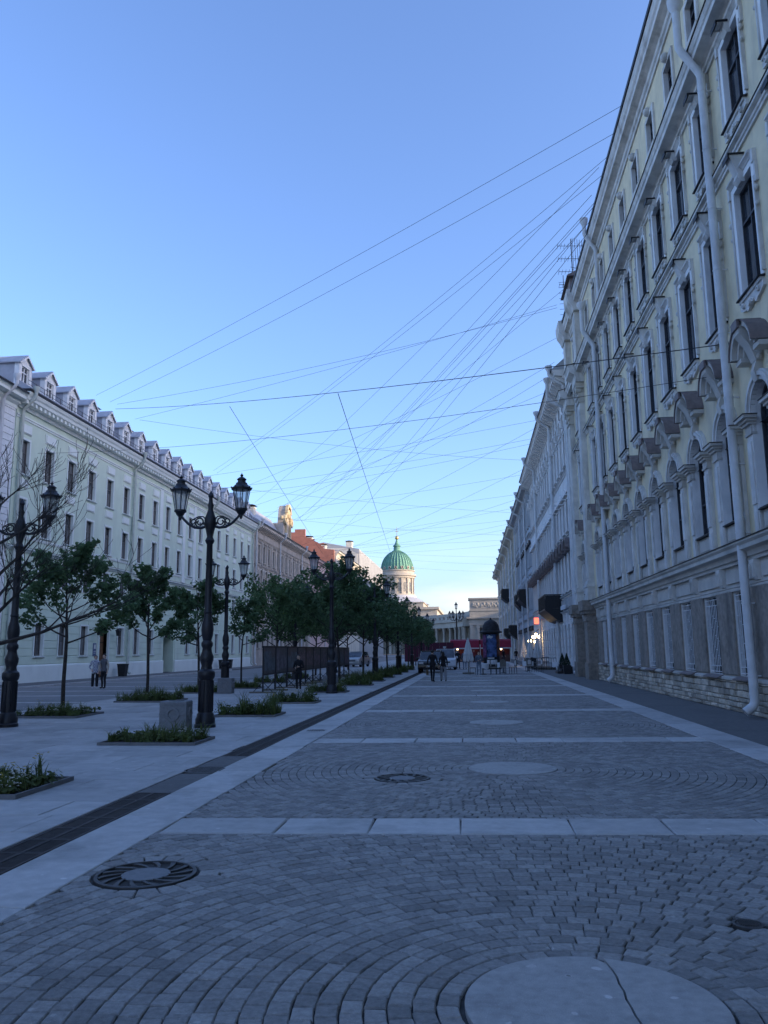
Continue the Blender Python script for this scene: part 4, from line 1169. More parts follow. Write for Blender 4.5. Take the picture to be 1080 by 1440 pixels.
# dormers
dw, dz = 1.42, 17.95
df = MB(); df.box(-dw/2, -0.42, -0.30, 0.02, 0.0, 1.45); df.box(0.42, dw/2, -0.30, 0.02, 0.0, 1.45); df.box(-0.419, 0.419, -0.3, 0.02, 0.0, 0.16); df.box(-0.419, 0.419, -0.3, 0.02, 1.28, 1.45)
df.ext_y([(-dw/2, 1.451), (dw/2, 1.451), (0, 1.98)], -0.3, 0.01); df.lathe([(0.09,0),(0.09,0.03),(0.0,0.03)], 10, (0,0,0))
sd = MB(); sd.add([(-dw/2,-0.3,0),(-dw/2,-0.3,1.45),(-dw/2,-3.2,1.45)], [(0,1,2)]); sd.add([(dw/2,-0.3,0),(dw/2,-0.3,1.45),(dw/2,-3.2,1.45)], [(2,1,0)])
rf = MB()
for sg in (-1, 1):
    p = [(sg*(dw/2+0.14), 0.14, 1.36), (0, 0.14, 2.02), (0, -4.4, 2.02), (sg*(dw/2+0.14), -3.3, 1.36)]
    q = [(x, y_, z_+0.07) for x, y_, z_ in p]
    rf.add(p+q, [(0,1,2,3), (7,6,5,4), (0,4,5,1), (1,5,6,2), (2,6,7,3), (3,7,4,0)])
bg = MB()
for sg in (-1, 1): bg.ext_y([(sg*(dw/2+0.14), 1.34), (sg*(dw/2+0.02), 1.34), (0, 1.90), (0, 2.03)], 0.141, 0.17)
wf, wg = casement(0.838, 1.12, 0.2, 2, 1, 0.045)
DM = [df.mesh('dormer', MT['dormwhite']), sd.mesh('cheek', MT['roofgrey']), rf.mesh('dormer_roof', MT['roofgrey']), bg.mesh('bargeboard', MT['dormwhite']), wf.mesh('frame', MT['dormwhite']), wg.mesh('pane', MT['glass'])]
for k in range(-1, 18):
    yy = 45.0 + 2.97*k
    if yy < MY0 + 0.5: continue
    d_ = place('dormer', DM[0], ML.root, (ML.u(yy), 0.0, dz))
    place('cheek', DM[1], d_); place('dormer_roof', DM[2], d_); place('bargeboard', DM[3], d_); place('frame', DM[4], d_, (0, 0.05, 0.16)); place('pane', DM[5], d_, (0, 0.05, 0.16))
chimney(ML, ML.u(60.5), -3.6, 19.6, 1.5, 1.7, 'dormwhite', 0.9); chimney(ML, ML.u(68.3), -3.6, 19.6, 1.3, 1.6, 'dormwhite', 0.9)
b = MB()
for s0 in range(int(ML.w)): b.box(s0+0.02, s0+0.05, 0.55, 0.58, 17.7, 18.25)
b.box(0.1, ML.w-0.1, 0.55, 0.575, 18.23, 18.255); b.box(0.1, ML.w-0.1, 0.55, 0.575, 17.98, 18.0); ML.part(b, 'roof_rail', MT['iron'])
for yy in (44.75, 61.5, 81.0, 97.6): downpipe(ML, ML.u(yy), 17.5, 0.10, 0.2, 0.75, 'pipe' if False else 'mintpipe')
# entrance door, gateway, plaque
b = MB(); b.box(ud-0.85, ud-0.751, -0.03, 0.14, 0, 4.1); b.box(ud+0.751, ud+0.85, -0.03, 0.14, 0, 4.1); b.box(ud-0.95, ud+0.95, -0.03, 0.45, 4.1, 4.28)
dp = ML.part(b, 'doorway', MT['mint_white'])
b = MB(); b.box(ud-0.74, ud+0.74, -0.35, -0.28, 0.05, 2.5); b.box(ud-0.74, ud+0.74, -0.35, -0.28, 2.55, 3.85)
for sx in (-1, 1):
    for z0, z1 in ((0.2, 0.9), (1.0, 2.3), (2.65, 3.7)): b.box(min(ud+sx*0.12, ud+sx*0.62), max(ud+sx*0.12, ud+sx*0.62), -0.28, -0.25, z0, z1)
b.build('door', MT['door'], dp)
b = MB(); b.box(ud+0.05, ud+0.08, -0.27, -0.20, 1.0, 1.3); b.build('handle', MT['gold'], dp)
b = MB(); b.box(ug-1.35, ug-1.25, -2.8, -0.03, 0, 3.2); b.box(ug+1.25, ug+1.35, -2.8, -0.03, 0, 3.2); b.box(ug-1.249, ug+1.249, -2.8, -0.03, 3.1, 3.2)
gp = ML.part(b, 'gateway', MT['mint'])
b = MB(); b.box(ug-1.24, ug+1.24, -2.8, -2.72, 0, 3.09)
for k in range(6): b.box(ug-1.2+k*0.4, ug-1.2+k*0.4+0.36, -2.72, -2.69, 0.1, 3.0)
b.build('gate', MT['black'], gp)
b = MB(); b.box(ML.u(56.1)-0.24, ML.u(56.1)+0.24, 0.012, 0.05, 1.55, 2.45); o = ML.part(b, 'plaque', MT['blue_sign'])
b = MB(); b.box(ML.u(56.1)-0.16, ML.u(56.1)+0.16, 0.05, 0.056, 2.05, 2.35); b.box(ML.u(56.1)-0.16, ML.u(56.1)+0.16, 0.05, 0.056, 1.85, 1.89); b.box(ML.u(56.1)-0.16, ML.u(56.1)+0.16, 0.05, 0.056, 1.72, 1.76); b.build('plaque_print', MT['pale'], o)
for yy in (55.7, 58.9, 68.7):                       # wall lanterns
    u = ML.u(yy); b = MB(); b.tube([(u,0,3.5),(u,0.35,3.6),(u,0.5,3.5)], 0.02, 5); b.frus(u, 0.5, 3.0, 3.4, 0.09, 0.09, 0.15, 0.15); b.frus(u, 0.5, 3.4, 3.56, 0.19, 0.19, 0.03, 0.03); ML.part(b, 'wall_lantern', MT['black'])

# ------------------------------------------------------------------ left, nearest: white rusticated wing
NW = house('white_wing', 'white rusticated building end at the left edge before the mint facade', -1, -25, 44.25, 17.3, [], [], 'mint_white', 'mint_white', strings=(8.05,))
mm = MB(); mm.block(-2.1, 2.1, 0.012, 0.388, 0.0, 0.05, 0.02); mm = mm.mesh('rustic_block', MT['dormwhite'])
for k in range(40):
    for q in range(2): place('rustic_block', mm, NW.root, (2.2 + q*4.24, 0, 1.0+0.40*k) if abs(1.0+0.4*k-7.9) > 0.35 else (2.2+q*4.24, -0.02, 1.0+0.4*k))
downpipe(NW, NW.u(42.6), 17.6, 0.10, 0.2, 0.75)

# ------------------------------------------------------------------ left, farther: ornate sandstone, pink, tall cream with brick flank, grey clad building
axO = [101.2 + 2.55*k for k in range(13)]
gwin('O4', 1.0, 2.2, 'brown_trim', hood='flat'); gwin('O3', 1.15, 3.0, 'brown_trim', hood='round'); gwin('O1', 1.2, 2.6, 'brown_trim', hood='flat')
OR = house('ornate_building', 'ornate brown sandstone building with carved gable beyond the mint facade', -1, 98.6, 134, 18.0, [('O4', 13.2, 2.2, 1.0), ('O3', 8.2, 3.0, 1.15), ('O1', 2.2, 2.6, 1.2), ('O1', 5.0, 2.2, 1.2)][:3], axO, 'brown', 'brown_trim', strings=(7.4, 12.6, 16.1), brackets=0.85, cornice=0.9, rise=3.2, depth=5.0)
b = MB(); b.box(-0.2, 0.2, 0, 0.2, 8.0, 12.0); b.box(-0.27, 0.27, 0, 0.3, 12.0005, 12.4); opm = b.mesh('pilaster', MT['brown_trim'])
b = MB(); b.box(-0.15, 0.15, 0, 0.14, 12.8, 16.0); opm2 = b.mesh('upper_pilaster', MT['brown_trim'])
for yy in axO: place('pilaster', opm, OR.root, (OR.u(yy)+1.25, 0, 0)); place('upper_pilaster', opm2, OR.root, (OR.u(yy)+1.25, 0, 0))
ug_ = OR.u(116.0)
b = MB(); b.box(ug_-2.6, ug_+2.6, -1.5, 0.25, 18.01, 20.2); b.ext_y([(ug_-1.8, 20.2), (ug_+1.8, 20.2), (ug_+1.3, 21.9)] + arc(ug_, 21.9, 1.3, 0, math.pi, 10) + [(ug_-1.3, 21.9)], -0.8, 0.25)
gb = OR.part(b, 'gable', MT['brown'])
b = MB(); b.ring_arch(1.0, 1.45, 0.25, 0.65, 0, math.pi, (ug_, 21.9), 12); b.sphere((ug_, 0.35, 21.9), 0.7, 10, 8, sy=0.6)
for sg in (-1, 1):
    b.ring_arch(0.3, 0.75, 0.2, 0.6, 0, 6.28, (ug_+sg*1.9, 20.8), 10); b.box(ug_+sg*1.3-0.22, ug_+sg*1.3+0.22, 0.25, 0.55, 18.1, 21.8)
    b.sphere((ug_+sg*2.4, 0.0, 21.0), 0.35, 8, 6)
b.build('gable_carving', MT['gold_trim'], gb, 50)
b = MB(); b.ext_u([(0.0, 18.2), (-1.5, 20.6), (-6, 21.6), (-9, 18.2)], OR.u(113.0), OR.w-0.3); OR.part(b, 'mansard', MT['roofgrey'])
chimney(OR, OR.u(101.2), -1.0, 18.4, 1.1, 1.8, 'creamB')
u = OR.u(113.5); b = MB(); b.box(u-2.4, u+2.4, 0, 1.1, 7.4, 7.65); b.box(u-2.4, u-2.3, 0, 1.1, 7.65, 8.6); b.box(u+2.3, u+2.4, 0, 1.1, 7.65, 8.6); b.box(u-2.299, u+2.299, 1.0, 1.1, 7.65, 8.6); OR.part(b, 'balcony', MT['black'])
for yy in (99.0, 112.0, 127.0): downpipe(OR, OR.u(yy), 18.1, 0.11, 0.24, 0.8, collars=False)
b = MB()
for k in range(5): b.box(-0.3+k*0.01, 1.4, 0, 0.16, 0.2+k*0.9, 0.2+k*0.9+0.8)
for k in range(6): b.box(0.05, 1.0, 0, 0.14, 7.6+k*0.8, 8.2+k*0.8)
for k in range(6): b.box(OR.w-1.0, OR.w-0.05, 0, 0.14, 7.6+k*0.8, 8.2+k*0.8)
OR.part(b, 'quoins', MT['brown_trim'])

axP = [135.6 + 2.6*k for k in range(10)]
gwin('P4', 1.0, 2.0, 'pink', hood=None); gwin('P3', 1.0, 2.4, 'brown_trim', hood='flat')
PK = house('pink_building', 'plain dusty pink building between the sandstone house and the brick flank', -1, 134, 162, 17.8, [('P4', 13.4, 2.0, 1.0), ('P3', 8.6, 2.4, 1.0), ('P4', 4.8, 2.0, 1.0)], axP, 'pink', 'pink', strings=(7.6, 12.2), cornice=0.7, rise=2.0)
downpipe(PK, PK.u(148), 17.9, 0.11, 0.22, 0.6, collars=False)

axC = [164 + 2.7*k for k in range(12)]
gwin('C4', 1.1, 2.2, 'creamB', hood='flat')
CR_ = house('tall_cream_building', 'tall cream building with a bare red brick flank wall', -1, 162, 196, 22.0, [('C4', 18.2, 2.2, 1.1), ('C4', 14.0, 2.2, 1.1), ('C4', 9.8, 2.2, 1.1), ('C4', 5.4, 2.2, 1.1)], axC, 'creamB', 'creamB', strings=(8.4, 17.2), cornice=0.7, rise=1.5, depth=9)
fl = MB()                                            # stepped brick party wall facing the camera
fl.ext_u([(-0.4, 0), (-0.4, 22.2), (-2.4, 22.4), (-3.8, 23.8), (-6.4, 25.0), (-6.4, 26.6), (-8.6, 26.6), (-8.6, 26.0), (-16.0, 26.0), (-16.0, 0)], CR_.w+0.02, CR_.w+0.5)
fw = CR_.part(fl, 'brick_flank', MT['brick'])
bk = MB()
for k in range(30):
    for q in range(7):
        z0 = 17.0 + k*0.30
        d0 = -0.5 - q*1.3 - (0.65 if k % 2 else 0)
        lim = 22.2 if d0 > -1.2 else (22.4 if d0 > -2.4 else (23.6 if d0 > -4.4 else 24.8))
        if z0 + 0.28 < lim: bk.box(CR_.w+0.5, CR_.w+0.52, d0-1.27, d0, z0, z0+0.28)
o = bk.build('brick_courses', MT['brick'], fw); o['kind'] = 'stuff'
b = MB(); b.box(CR_.w+0.52, CR_.w+0.9, -4.6, -3.7, 18.6, 19.3); o = CR_.part(b, 'air_conditioner', MT['pale'])
b = MB(); b.lathe([(0.28,0),(0.28,0.02),(0,0.02)], 12); q = b.build('fan_grille', MT['black'], o); q.location = (CR_.w+0.9, -4.15, 18.95); q.rotation_euler = (0, math.pi/2, 0)
chimney(CR_, CR_.w-3, -9.5, 23.2, 1.6, 2.6, 'creamB', 2.2); chimney(CR_, CR_.w-9, -8, 23, 1.4, 3.0, 'creamB', 2.4); chimney(CR_, CR_.w-16, -6, 22.5, 1.8, 2.6, 'creamB', 2.0)

NT = Bld('clad_building', 'tall blank pale grey building end left of the green dome', -1, 196.2, 250)
b = MB(); b.box(0, NT.w, -18, 0, 0, 25.8); b.ext_u([(0, 25.8), (0.0, 26.6), (-9, 28.5), (-18, 25.8)], 0, NT.w); NT.part(b, 'wall', MT['netting'])
b = MB(); u = 1.2
while u < NT.w: b.box(u, u+0.14, 0, 0.07, 0.5, 26.4); u += 2.6
for z in (7, 13.5, 20): b.box(0.05, NT.w-0.05, 0.071, 0.13, z, z+0.12)
NT.part(b, 'cladding_ribs', MT['netting'])
chimney(NT, NT.w-4, -3, 26.5, 2.0, 2.2, 'creamB', 1.5)
b = MB(); b.add([(NT.w+0.3,-0.5,18),(NT.w+0.3,-8,18),(NT.w+0.3,-8,27),(NT.w+0.3,-3,26.8),(NT.w+0.3,-0.5,25.5)], [(0,1,2,3,4)]); b.box(NT.w, NT.w+0.28, -9, -0.4, 17, 25.4); NT.part(b, 'end_wall', MT['creamB'])

# ------------------------------------------------------------------ right, farther
axB = [54.7 + 2.05*k for k in range(18)]
gwin('B5', 0.85, 1.05, 'whiteB', t=0.10); gwin('B4', 0.95, 2.3, 'whiteB', hood='round', hoodm='whiteB'); gwin('B3', 1.0, 2.2, 'whiteB', hood='gable'); gwin('B2', 1.0, 2.6, 'whiteB', hood='canopy', hoodm='redmetal'); gwin('B1', 1.05, 2.3, 'whiteB', t=0.10, sill=False)
B = house('white_building', 'long white stucco building with small dark window hoods next to the yellow one', 1, 53.05, 90.6, 20.35,
          [('B5', 18.15, 1.05, 0.85), ('B4', 14.5, 2.3, 0.95), ('B3', 9.85, 2.2, 1.0), ('B2', 5.75, 2.6, 1.0), ('B1', 1.1, 2.3, 1.05)], axB, 'whiteB', 'whiteB', strings=(4.35, 5.45, 9.45, 13.95, 17.85), brackets=0.75, cornice=1.05, rise=7.0, depth=7, low=(4.3, 'whiteB'))
gm_ = MB(); gm_.block(-0.44, 0.44, 0.03, 0.60, 0, 0.07, 0.04); gm_ = gm_.mesh('rustic_block', MT['whiteB'])
for i, yy in enumerate(axB):
    for k in range(6): place('rustic_block', gm_, B.root, (B.u(yy)+1.025, 0, 0.55+0.62*k))
b = MB(); b.box(0, B.w, 0, 0.12, 0, 0.5); B.part(b, 'plinth', MT['greyB'])
b = MB()
for yy in axB:
    for k in range(5): b.box(B.u(yy)-0.6+k*0.3-0.06, B.u(yy)-0.6+k*0.3+0.06, 0, 0.12, 4.55, 5.25)
B.part(b, 'baluster_course', MT['greyB'])
for yy in (53.6, 64.4, 80.5): downpipe(B, B.u(yy), 20.45, 0.12, 0.24, 0.95, collars=(yy < 70))
def balcony(bl, y0, y1, z, h, out, m='black'):
    b = MB(); u0, u1 = sorted((bl.u(y0), bl.u(y1)))
    b.ext_u([(0, z-0.9), (out*0.35, z-0.75), (out, z), (out, z+0.12), (0, z+0.12)], u0, u1)
    o = bl.part(b, 'balcony', MT[m]); r_ = MB()
    r_.box(u0, u1, out-0.05, out, z+h-0.08, z+h); r_.box(u0, u0+0.05, 0, out-0.051, z+h-0.08, z+h); r_.box(u1-0.05, u1, 0, out-0.051, z+h-0.08, z+h)
    n_ = int((u1-u0)/0.16)
    for k in range(n_+1): r_.box(u0+(u1-u0-0.03)*k/n_, u0+(u1-u0-0.03)*k/n_+0.03, out-0.04, out-0.01, z+0.12, z+h-0.081)
    for k in range(5):
        for uu in (u0, u1-0.03): r_.box(uu, uu+0.03, 0.05+k*out/5, 0.08+k*out/5, z+0.12, z+h-0.081)
    r_.box(u0+0.02, u1-0.02, out-0.03, out-0.022, z+0.125, z+h-0.09); r_.box(u0+0.012, u0+0.02, 0, out-0.05, z+0.125, z+h-0.09); r_.box(u1-0.02, u1-0.012, 0, out-0.05, z+0.125, z+h-0.09)
    r_.build('railing', MT[m], o)
    return o
balcony(B, 62.5, 68.5, 4.6, 1.2, 1.35)
for yy in (66.0,):                                  # white sign boards on the ledge
    b = MB(); b.box(B.u(58.6), B.u(61.4), 0.2, 0.3, 4.5, 4.8); B.part(b, 'sign_board', MT['cloth'])
axG = [91.8 + 2.3*k for k in range(12)]
gwin('G3', 1.0, 2.2, 'greyB', hood='gable', hoodm='darkmetal'); gwin('G2', 1.0, 2.6, 'greyB', hood='round')
G = house('grey_building', 'grey stucco building with dark balconies beyond the white one', 1, 90.8, 118.8, 20.0, [('G2', 15.6, 2.2, 1.0), ('G3', 11.0, 2.2, 1.0), ('G2', 6.2, 2.6, 1.0), ('G3', 1.4, 2.4, 1.0)], axG, 'blueB', 'greyB', strings=(5.2, 10.0, 14.6), cornice=1.0, rise=7.2)
for yy in (97.0, 106.8, 118.3): downpipe(G, G.u(yy), 20.1, 0.12, 0.24, 0.9, collars=False)
balcony(G, 98.0, 102.5, 7.6, 1.2, 1.15); balcony(G, 108.0, 112.0, 7.6, 1.2, 1.0)
axE = [120.4 + 2.4*k for k in range(13)]
gwin('E3', 1.0, 2.2, 'creamB', hood='flat')
E1 = house('cream_building', 'cream building with a deep shadowed eaves near the end of the right side', 1, 119, 151.5, 19.6, [('E3', 15.4, 2.2, 1.0), ('E3', 10.8, 2.2, 1.0), ('E3', 6.2, 2.2, 1.0), ('E3', 1.5, 2.2, 1.0)], axE, 'creamB', 'creamB', strings=(5.0, 9.8, 14.4), cornice=1.3, rise=7.2)
for yy in (128, 138, 149.8): downpipe(E1, E1.u(yy), 19.7, 0.13, 0.24, 1.1, collars=False)
balcony(E1, 120, 125, 4.0, 1.2, 1.3); balcony(E1, 139, 144, 4.0, 1.2, 1.3); balcony(E1, 146, 151, 10.8, 1.6, 1.3)
E2 = house('last_right_building', 'last cream building on the right before the avenue', 1, 151.7, 203, 19.3, [('E3', 15.2, 2.2, 1.0), ('E3', 10.6, 2.2, 1.0), ('E3', 6.0, 2.2, 1.0), ('E3', 1.5, 2.2, 1.0)], [153+2.5*k for k in range(20)], 'creamB', 'creamB', strings=(5.0, 9.8, 14.4), cornice=1.3, rise=7.2)
for yy in (162, 175, 190): downpipe(E2, E2.u(yy), 19.4, 0.13, 0.24, 1.1, collars=False)
# across the avenue, to the right and out of sight: the street front that keeps the colonnade in evening shade
NV = house('avenue_building', 'stone building across the avenue hidden behind the right-hand row', 1, 258, 330, 23, [('E3', 15.2, 2.2, 1.0), ('E3', 10.6, 2.2, 1.0), ('E3', 6.0, 2.2, 1.0)], [262+3.0*k for k in range(20)], 'creamB', 'creamB', x=46.0, depth=9)
SHADE = tag(empty('shade_block', (0, 0, 0)), 'tall unseen block added behind the right-hand street fronts to shade the street', 'building')  # invented block, out of sight, added to keep the sun off the left facades
b = MB(); b.box(22, 36, -60, 262, 0, 32.5); b.ext_y([(21.6, 32.5), (36.4, 32.5), (29, 34.5)], -60.3, 262.3); b.build('wall', MT['creamB'], SHADE)

# ================================================================== THE CATHEDRAL BEYOND THE AVENUE
KZ = tag(empty('cathedral', (0, 290, 0)), 'stone cathedral with ribbed green copper dome and curved colonnade at the street end', 'cathedral')
KY = 290.0
def kpart(b, name, m='kazan', parent=None, smooth=None): return b.build(name, MT[m], parent or KZ, smooth)
# end portico of the colonnade: pier, passage, entablature, attic
P0, P1 = -0.4, 15.5
b = MB(); b.box(P0, 3.2, 0, 9, 0, 10.2); b.box(9.4, P1, 0, 9, 0, 10.2); b.box(3.2, 9.4, 0.02, 8.98, 9.4, 10.2); b.box(3.2, 9.4, 8.4, 8.9, 0, 9.4); kpart(b, 'portico')
b = MB(); b.box(0, 0.95, -0.35, 0.0, 0.0, 9.2); b.box(-0.12, 1.07, -0.5, 0.0, 9.2, 10.15); b.box(-0.1, 1.05, -0.48, 0, 0, 0.6); ppm = b.mesh('portico_pilaster', MT['kazan'])
for x in (P0+0.25, 2.1, 9.5, 11.3, 13.0, 14.6): place('portico_pilaster', ppm, KZ, (x, 0, 0))
b = MB(); b.box(P0-0.2, P1+0.2, -0.5, 9.2, 10.2, 12.3); b.box(P0-0.5, P1+0.5, -0.9, 9.5, 12.3, 12.55); b.box(P0-1.0, P1+1.0, -1.4, 10.0, 12.55, 13.1); kpart(b, 'entablature')
b = MB(); b.box(P0+0.1, P1-0.1, -0.3, 8.9, 13.1, 15.2); b.box(P0-0.1, P1+0.1, -0.5, 9.1, 15.2, 15.5); b.box(P0+0.1, P1-0.1, -0.3, 8.9, 15.5, 19.3); b.box(P0-0.3, P1+0.3, -0.7, 9.3, 19.3, 19.9); at = kpart(b, 'attic')
b = MB(); b.box(P0+1.0, P1-1.0, -0.36, -0.3, 16.0, 18.8)
rq = random.Random(11)
for k in range(60):
    x = P0 + 1.3 + k*0.22; b.sphere((x, -0.40, rq.uniform(16.8, 17.6)), rq.uniform(0.2, 0.42), 6, 5, sy=0.5, sz=1.7)
b.build('relief_frieze', MT['kazan'], at, 50)
# curved colonnade
cen = Vector((-59.0, 6.0)); rad = 57.0
cm = MB(); cm.lathe([(0.72,0),(0.72,0.3),(0.62,0.45),(0.62,3.0),(0.54,9.0),(0.60,9.1),(0.78,9.9),(0.82,10.2)], 12); cmm = cm.mesh('column', MT['kazan'], 40)
for ring_, rr_ in ((0, rad), (1, rad+4.0), (2, rad+8.0)):
    for k in range(15):
        a = R(5.0 + k*5.4 + ring_*0.4)
        place('column', cmm, KZ, (cen.x + rr_*math.cos(a), cen.y + rr_*math.sin(a), 0))
def arc_slab(r0, r1, z0, z1, a0=1.3, a1=88, n=44):
    b = MB()
    for i in range(n):
        t0 = R(a0+(a1-a0)*i/n); t1 = R(a0+(a1-a0)*(i+1)/n)
        q = [(cen.x+r0*math.cos(t0), cen.y+r0*math.sin(t0)), (cen.x+r1*math.cos(t0), cen.y+r1*math.sin(t0)), (cen.x+r1*math.cos(t1), cen.y+r1*math.sin(t1)), (cen.x+r0*math.cos(t1), cen.y+r0*math.sin(t1))]
        b.add([(x,y_,z0) for x,y_ in q]+[(x,y_,z1) for x,y_ in q], [(0,4,7,3),(1,2,6,5),(4,5,6,7),(3,2,1,0)] + ([(0,1,5,4)] if i == 0 else []) + ([(2,3,7,6)] if i == n-1 else []))
    return b
kpart(arc_slab(rad-1.0, rad+9.0, 10.21, 12.26), 'colonnade_beam'); kpart(arc_slab(rad-1.7, rad+9.6, 12.26, 13.04), 'colonnade_cornice')
kpart(arc_slab(rad-1.0, rad-0.4, 13.04, 13.5), 'parapet_base'); kpart(arc_slab(rad-1.0, rad-0.4, 14.5, 14.8), 'parapet_rail')
bm_ = MB(); bm_.box(-0.3, 0.3, -0.9, 0.9, 13.5, 14.5); bm_ = bm_.mesh('parapet_panel', MT['kazan'])
for k in range(24):
    a = R(1 + k*3.4); place('parapet_panel', bm_, KZ, (cen.x+(rad-0.7)*math.cos(a), cen.y+(rad-0.7)*math.sin(a), 0), a)
kpart(arc_slab(rad+8.9, rad+9.3, 0.0, 10.2), 'colonnade_rear_wall')
kpart(arc_slab(rad+2, rad+7.5, 13.04, 15.9), 'upper_block')
# church body, drum and dome
DC = (-37.6, 130.0)
b = MB(); b.box(-75, -16, 100, 170, 0, 21.0); b.box(-76, -15, 99, 171, 21.0, 22.2); b.box(-62, -22.8, 105, 165, 22.2, 24.6); b.box(-63, -22.4, 104.5, 165.5, 24.6, 25.0); kpart(b, 'church_body')
b = MB(); b.lathe([(16.5, 24.9), (10.2, 28.6), (9.6, 29.7)], 40, (DC[0], DC[1], 0)); kpart(b, 'drum_roof', 'roofgrey', smooth=30)
b = MB(); b.lathe([(9.1, 28), (9.1, 30.4), (8.2, 30.4), (8.2, 38.4), (9.2, 38.7), (9.2, 39.4), (10.0, 39.8), (10.0, 40.6), (9.0, 40.9), (8.8, 42.2), (9.3, 42.4), (9.3, 42.8), (8.6, 43.0)], 48, (DC[0], DC[1], 0)); dr = kpart(b, 'drum', smooth=30)
pm = MB(); pm.box(-0.55, 0.55, -0.42, 0.25, 30.4, 38.5); pm.box(-0.7, 0.7, -0.5, 0.3, 37.6, 38.5); pm = pm.mesh('drum_pilaster', MT['kazan'])
wm = MB(); wm.ext_y([(-0.8, 31.6), (0.8, 31.6), (0.8, 35.6)] + arc(0, 35.6, 0.8, 0, math.pi, 8) + [(-0.8, 35.6)], -0.08, 0.1); wm = wm.mesh('drum_window', MT['glassL'])
om = MB(); om.ring_arch(0.42, 0.75, -0.35, 0.4, 0, 6.283, (0, 44.0), 10); om = om.mesh('dome_lucarne', MT['kazan'])
om2 = MB(); om2.ext_y(arc(0, 44.0, 0.42, 0, 6.0, 9), 0.0, 0.1); om2 = om2.mesh('lucarne_opening', MT['black'])
for k in range(16):
    a = 2*math.pi*k/16; d = a - math.pi/2 + math.pi
    place('drum_pilaster', pm, dr, (DC[0]+8.35*math.cos(a), DC[1]+8.35*math.sin(a), 0), a+math.pi/2)
    a2 = a + math.pi/16
    place('drum_window', wm, dr, (DC[0]+8.25*math.cos(a2), DC[1]+8.25*math.sin(a2), 0), a2+math.pi/2)
prof = []
for i in range(15):
    t = i/14*R(82); prof.append((8.35*math.cos(t)**0.92, 43.0 + 10.3*math.sin(t)))
b = MB(); b.lathe(prof, 64, (DC[0], DC[1], 0)); dm = kpart(b, 'dome', 'copper', smooth=40)
for k in range(16):
    a = 2*math.pi*k/16
    place('dome_lucarne', om, dm, (DC[0]+8.55*math.cos(a), DC[1]+8.55*math.sin(a), 0), a+math.pi/2); place('lucarne_opening', om2, dm, (DC[0]+8.55*math.cos(a), DC[1]+8.55*math.sin(a), 0), a+math.pi/2)
rbm = MB(); rbm.tube([(r_*1.012, 0, z_) for r_, z_ in prof], [0.26]*8+[0.2]*7, 5); rbm = rbm.mesh('rib', MT['copper'], 60)
for k in range(32): place('rib', rbm, dm, (DC[0], DC[1], 0), 2*math.pi*(k+0.5)/32)
b = MB(); b.lathe([(2.6, 52.6), (2.8, 53.3), (1.9, 53.7), (1.7, 55.6), (2.2, 55.9), (2.0, 56.3), (1.2, 57.0), (0.7, 58.5), (0.45, 59.4)], 20, (DC[0], DC[1], 0)); ln = b.build('lantern', MT['copper'], dm, 40)
b = MB(); b.sphere((DC[0], DC[1], 60.4), 1.05, 14, 10); b.build('gilded_ball', MT['gold'], dm, 60)
b = MB(); b.box(DC[0]-0.11, DC[0]+0.11, DC[1]-0.11, DC[1]+0.11, 61.2, 66.0); b.box(DC[0]-0.9, DC[0]+0.9, DC[1]-0.1, DC[1]+0.1, 63.8, 64.05); b.build('cross', MT['gold'], dm)

# ================================================================== STREET LAMPS
lm = MB()
lm.lathe([(0.245,0),(0.245,0.07),(0.225,0.09),(0.225,0.20),(0.20,0.24),(0.195,0.30),(0.165,0.34),(0.160,1.08),(0.19,1.12),(0.205,1.20),(0.19,1.27),(0.135,1.32),(0.12,1.40),(0.155,1.52),(0.16,1.60),(0.115,1.72),(0.105,1.80),(0.135,1.86),(0.135,1.92),(0.10,1.98),(0.125,2.08),(0.145,2.22),(0.135,2.36),(0.095,2.50),(0.085,2.60)], 16)
for k in range(8):
    a = k*math.pi/4; lm.tube([(0.165*math.cos(a), 0.165*math.sin(a), 0.36), (0.163*math.cos(a), 0.163*math.sin(a), 1.06)], 0.02, 5)
lamp_base = lm.mesh('base', MT['lamp_black'], 35)
lm = MB(); lm.lathe([(0.085,2.60),(0.10,2.64),(0.085,2.68),(0.082,3.2),(0.070,4.25),(0.09,4.28),(0.115,4.34),(0.095,4.38),(0.07,4.43),(0.085,4.5),(0.10,4.58),(0.14,4.72),(0.14,4.86),(0.10,4.98),(0.075,5.05),(0.055,5.12),(0.075,5.2),(0.05,5.28),(0.045,5.38),(0.07,5.43),(0.05,5.49),(0.0,5.56)], 14); lamp_post = lm.mesh('post', MT['lamp_black'], 40)
def scroll(cx, cz, r, n=14, turns=1.35, start=0, sgn=1):
    return [(cx + sgn*r*(1-0.62*i/n)*math.cos(start+2*math.pi*turns*i/n), 0, cz + r*(1-0.62*i/n)*math.sin(start+2*math.pi*turns*i/n)) for i in range(n+1)]
am = MB()
am.tube([(0.08,0,4.70),(0.22,0,4.655),(0.38,0,4.67),(0.54,0,4.76),(0.66,0,4.88),(0.74,0,4.98)], [0.035,0.036,0.036,0.034,0.030,0.032], 7)
am.tube(scroll(0.26, 4.80, 0.125, 16, 1.4, -1.6), 0.019, 6); am.tube(scroll(0.42, 4.80, 0.085, 12, 1.2, -1.2, -1), 0.016, 6); am.tube([(0.1,0,4.85),(0.18,0,4.93),(0.30,0,4.93),(0.42,0,4.87)], 0.016, 6)
am.sphere((0.145, 0, 4.76), 0.04, 6, 5); am.lathe([(0.0,4.84),(0.03,4.87),(0.045,4.93),(0.03,4.98),(0.05,5.04),(0.03,5.08),(0.02,5.12)], 10, (0.75,0,0))
lamp_arm = am.mesh('arm', MT['lamp_black'], 50)
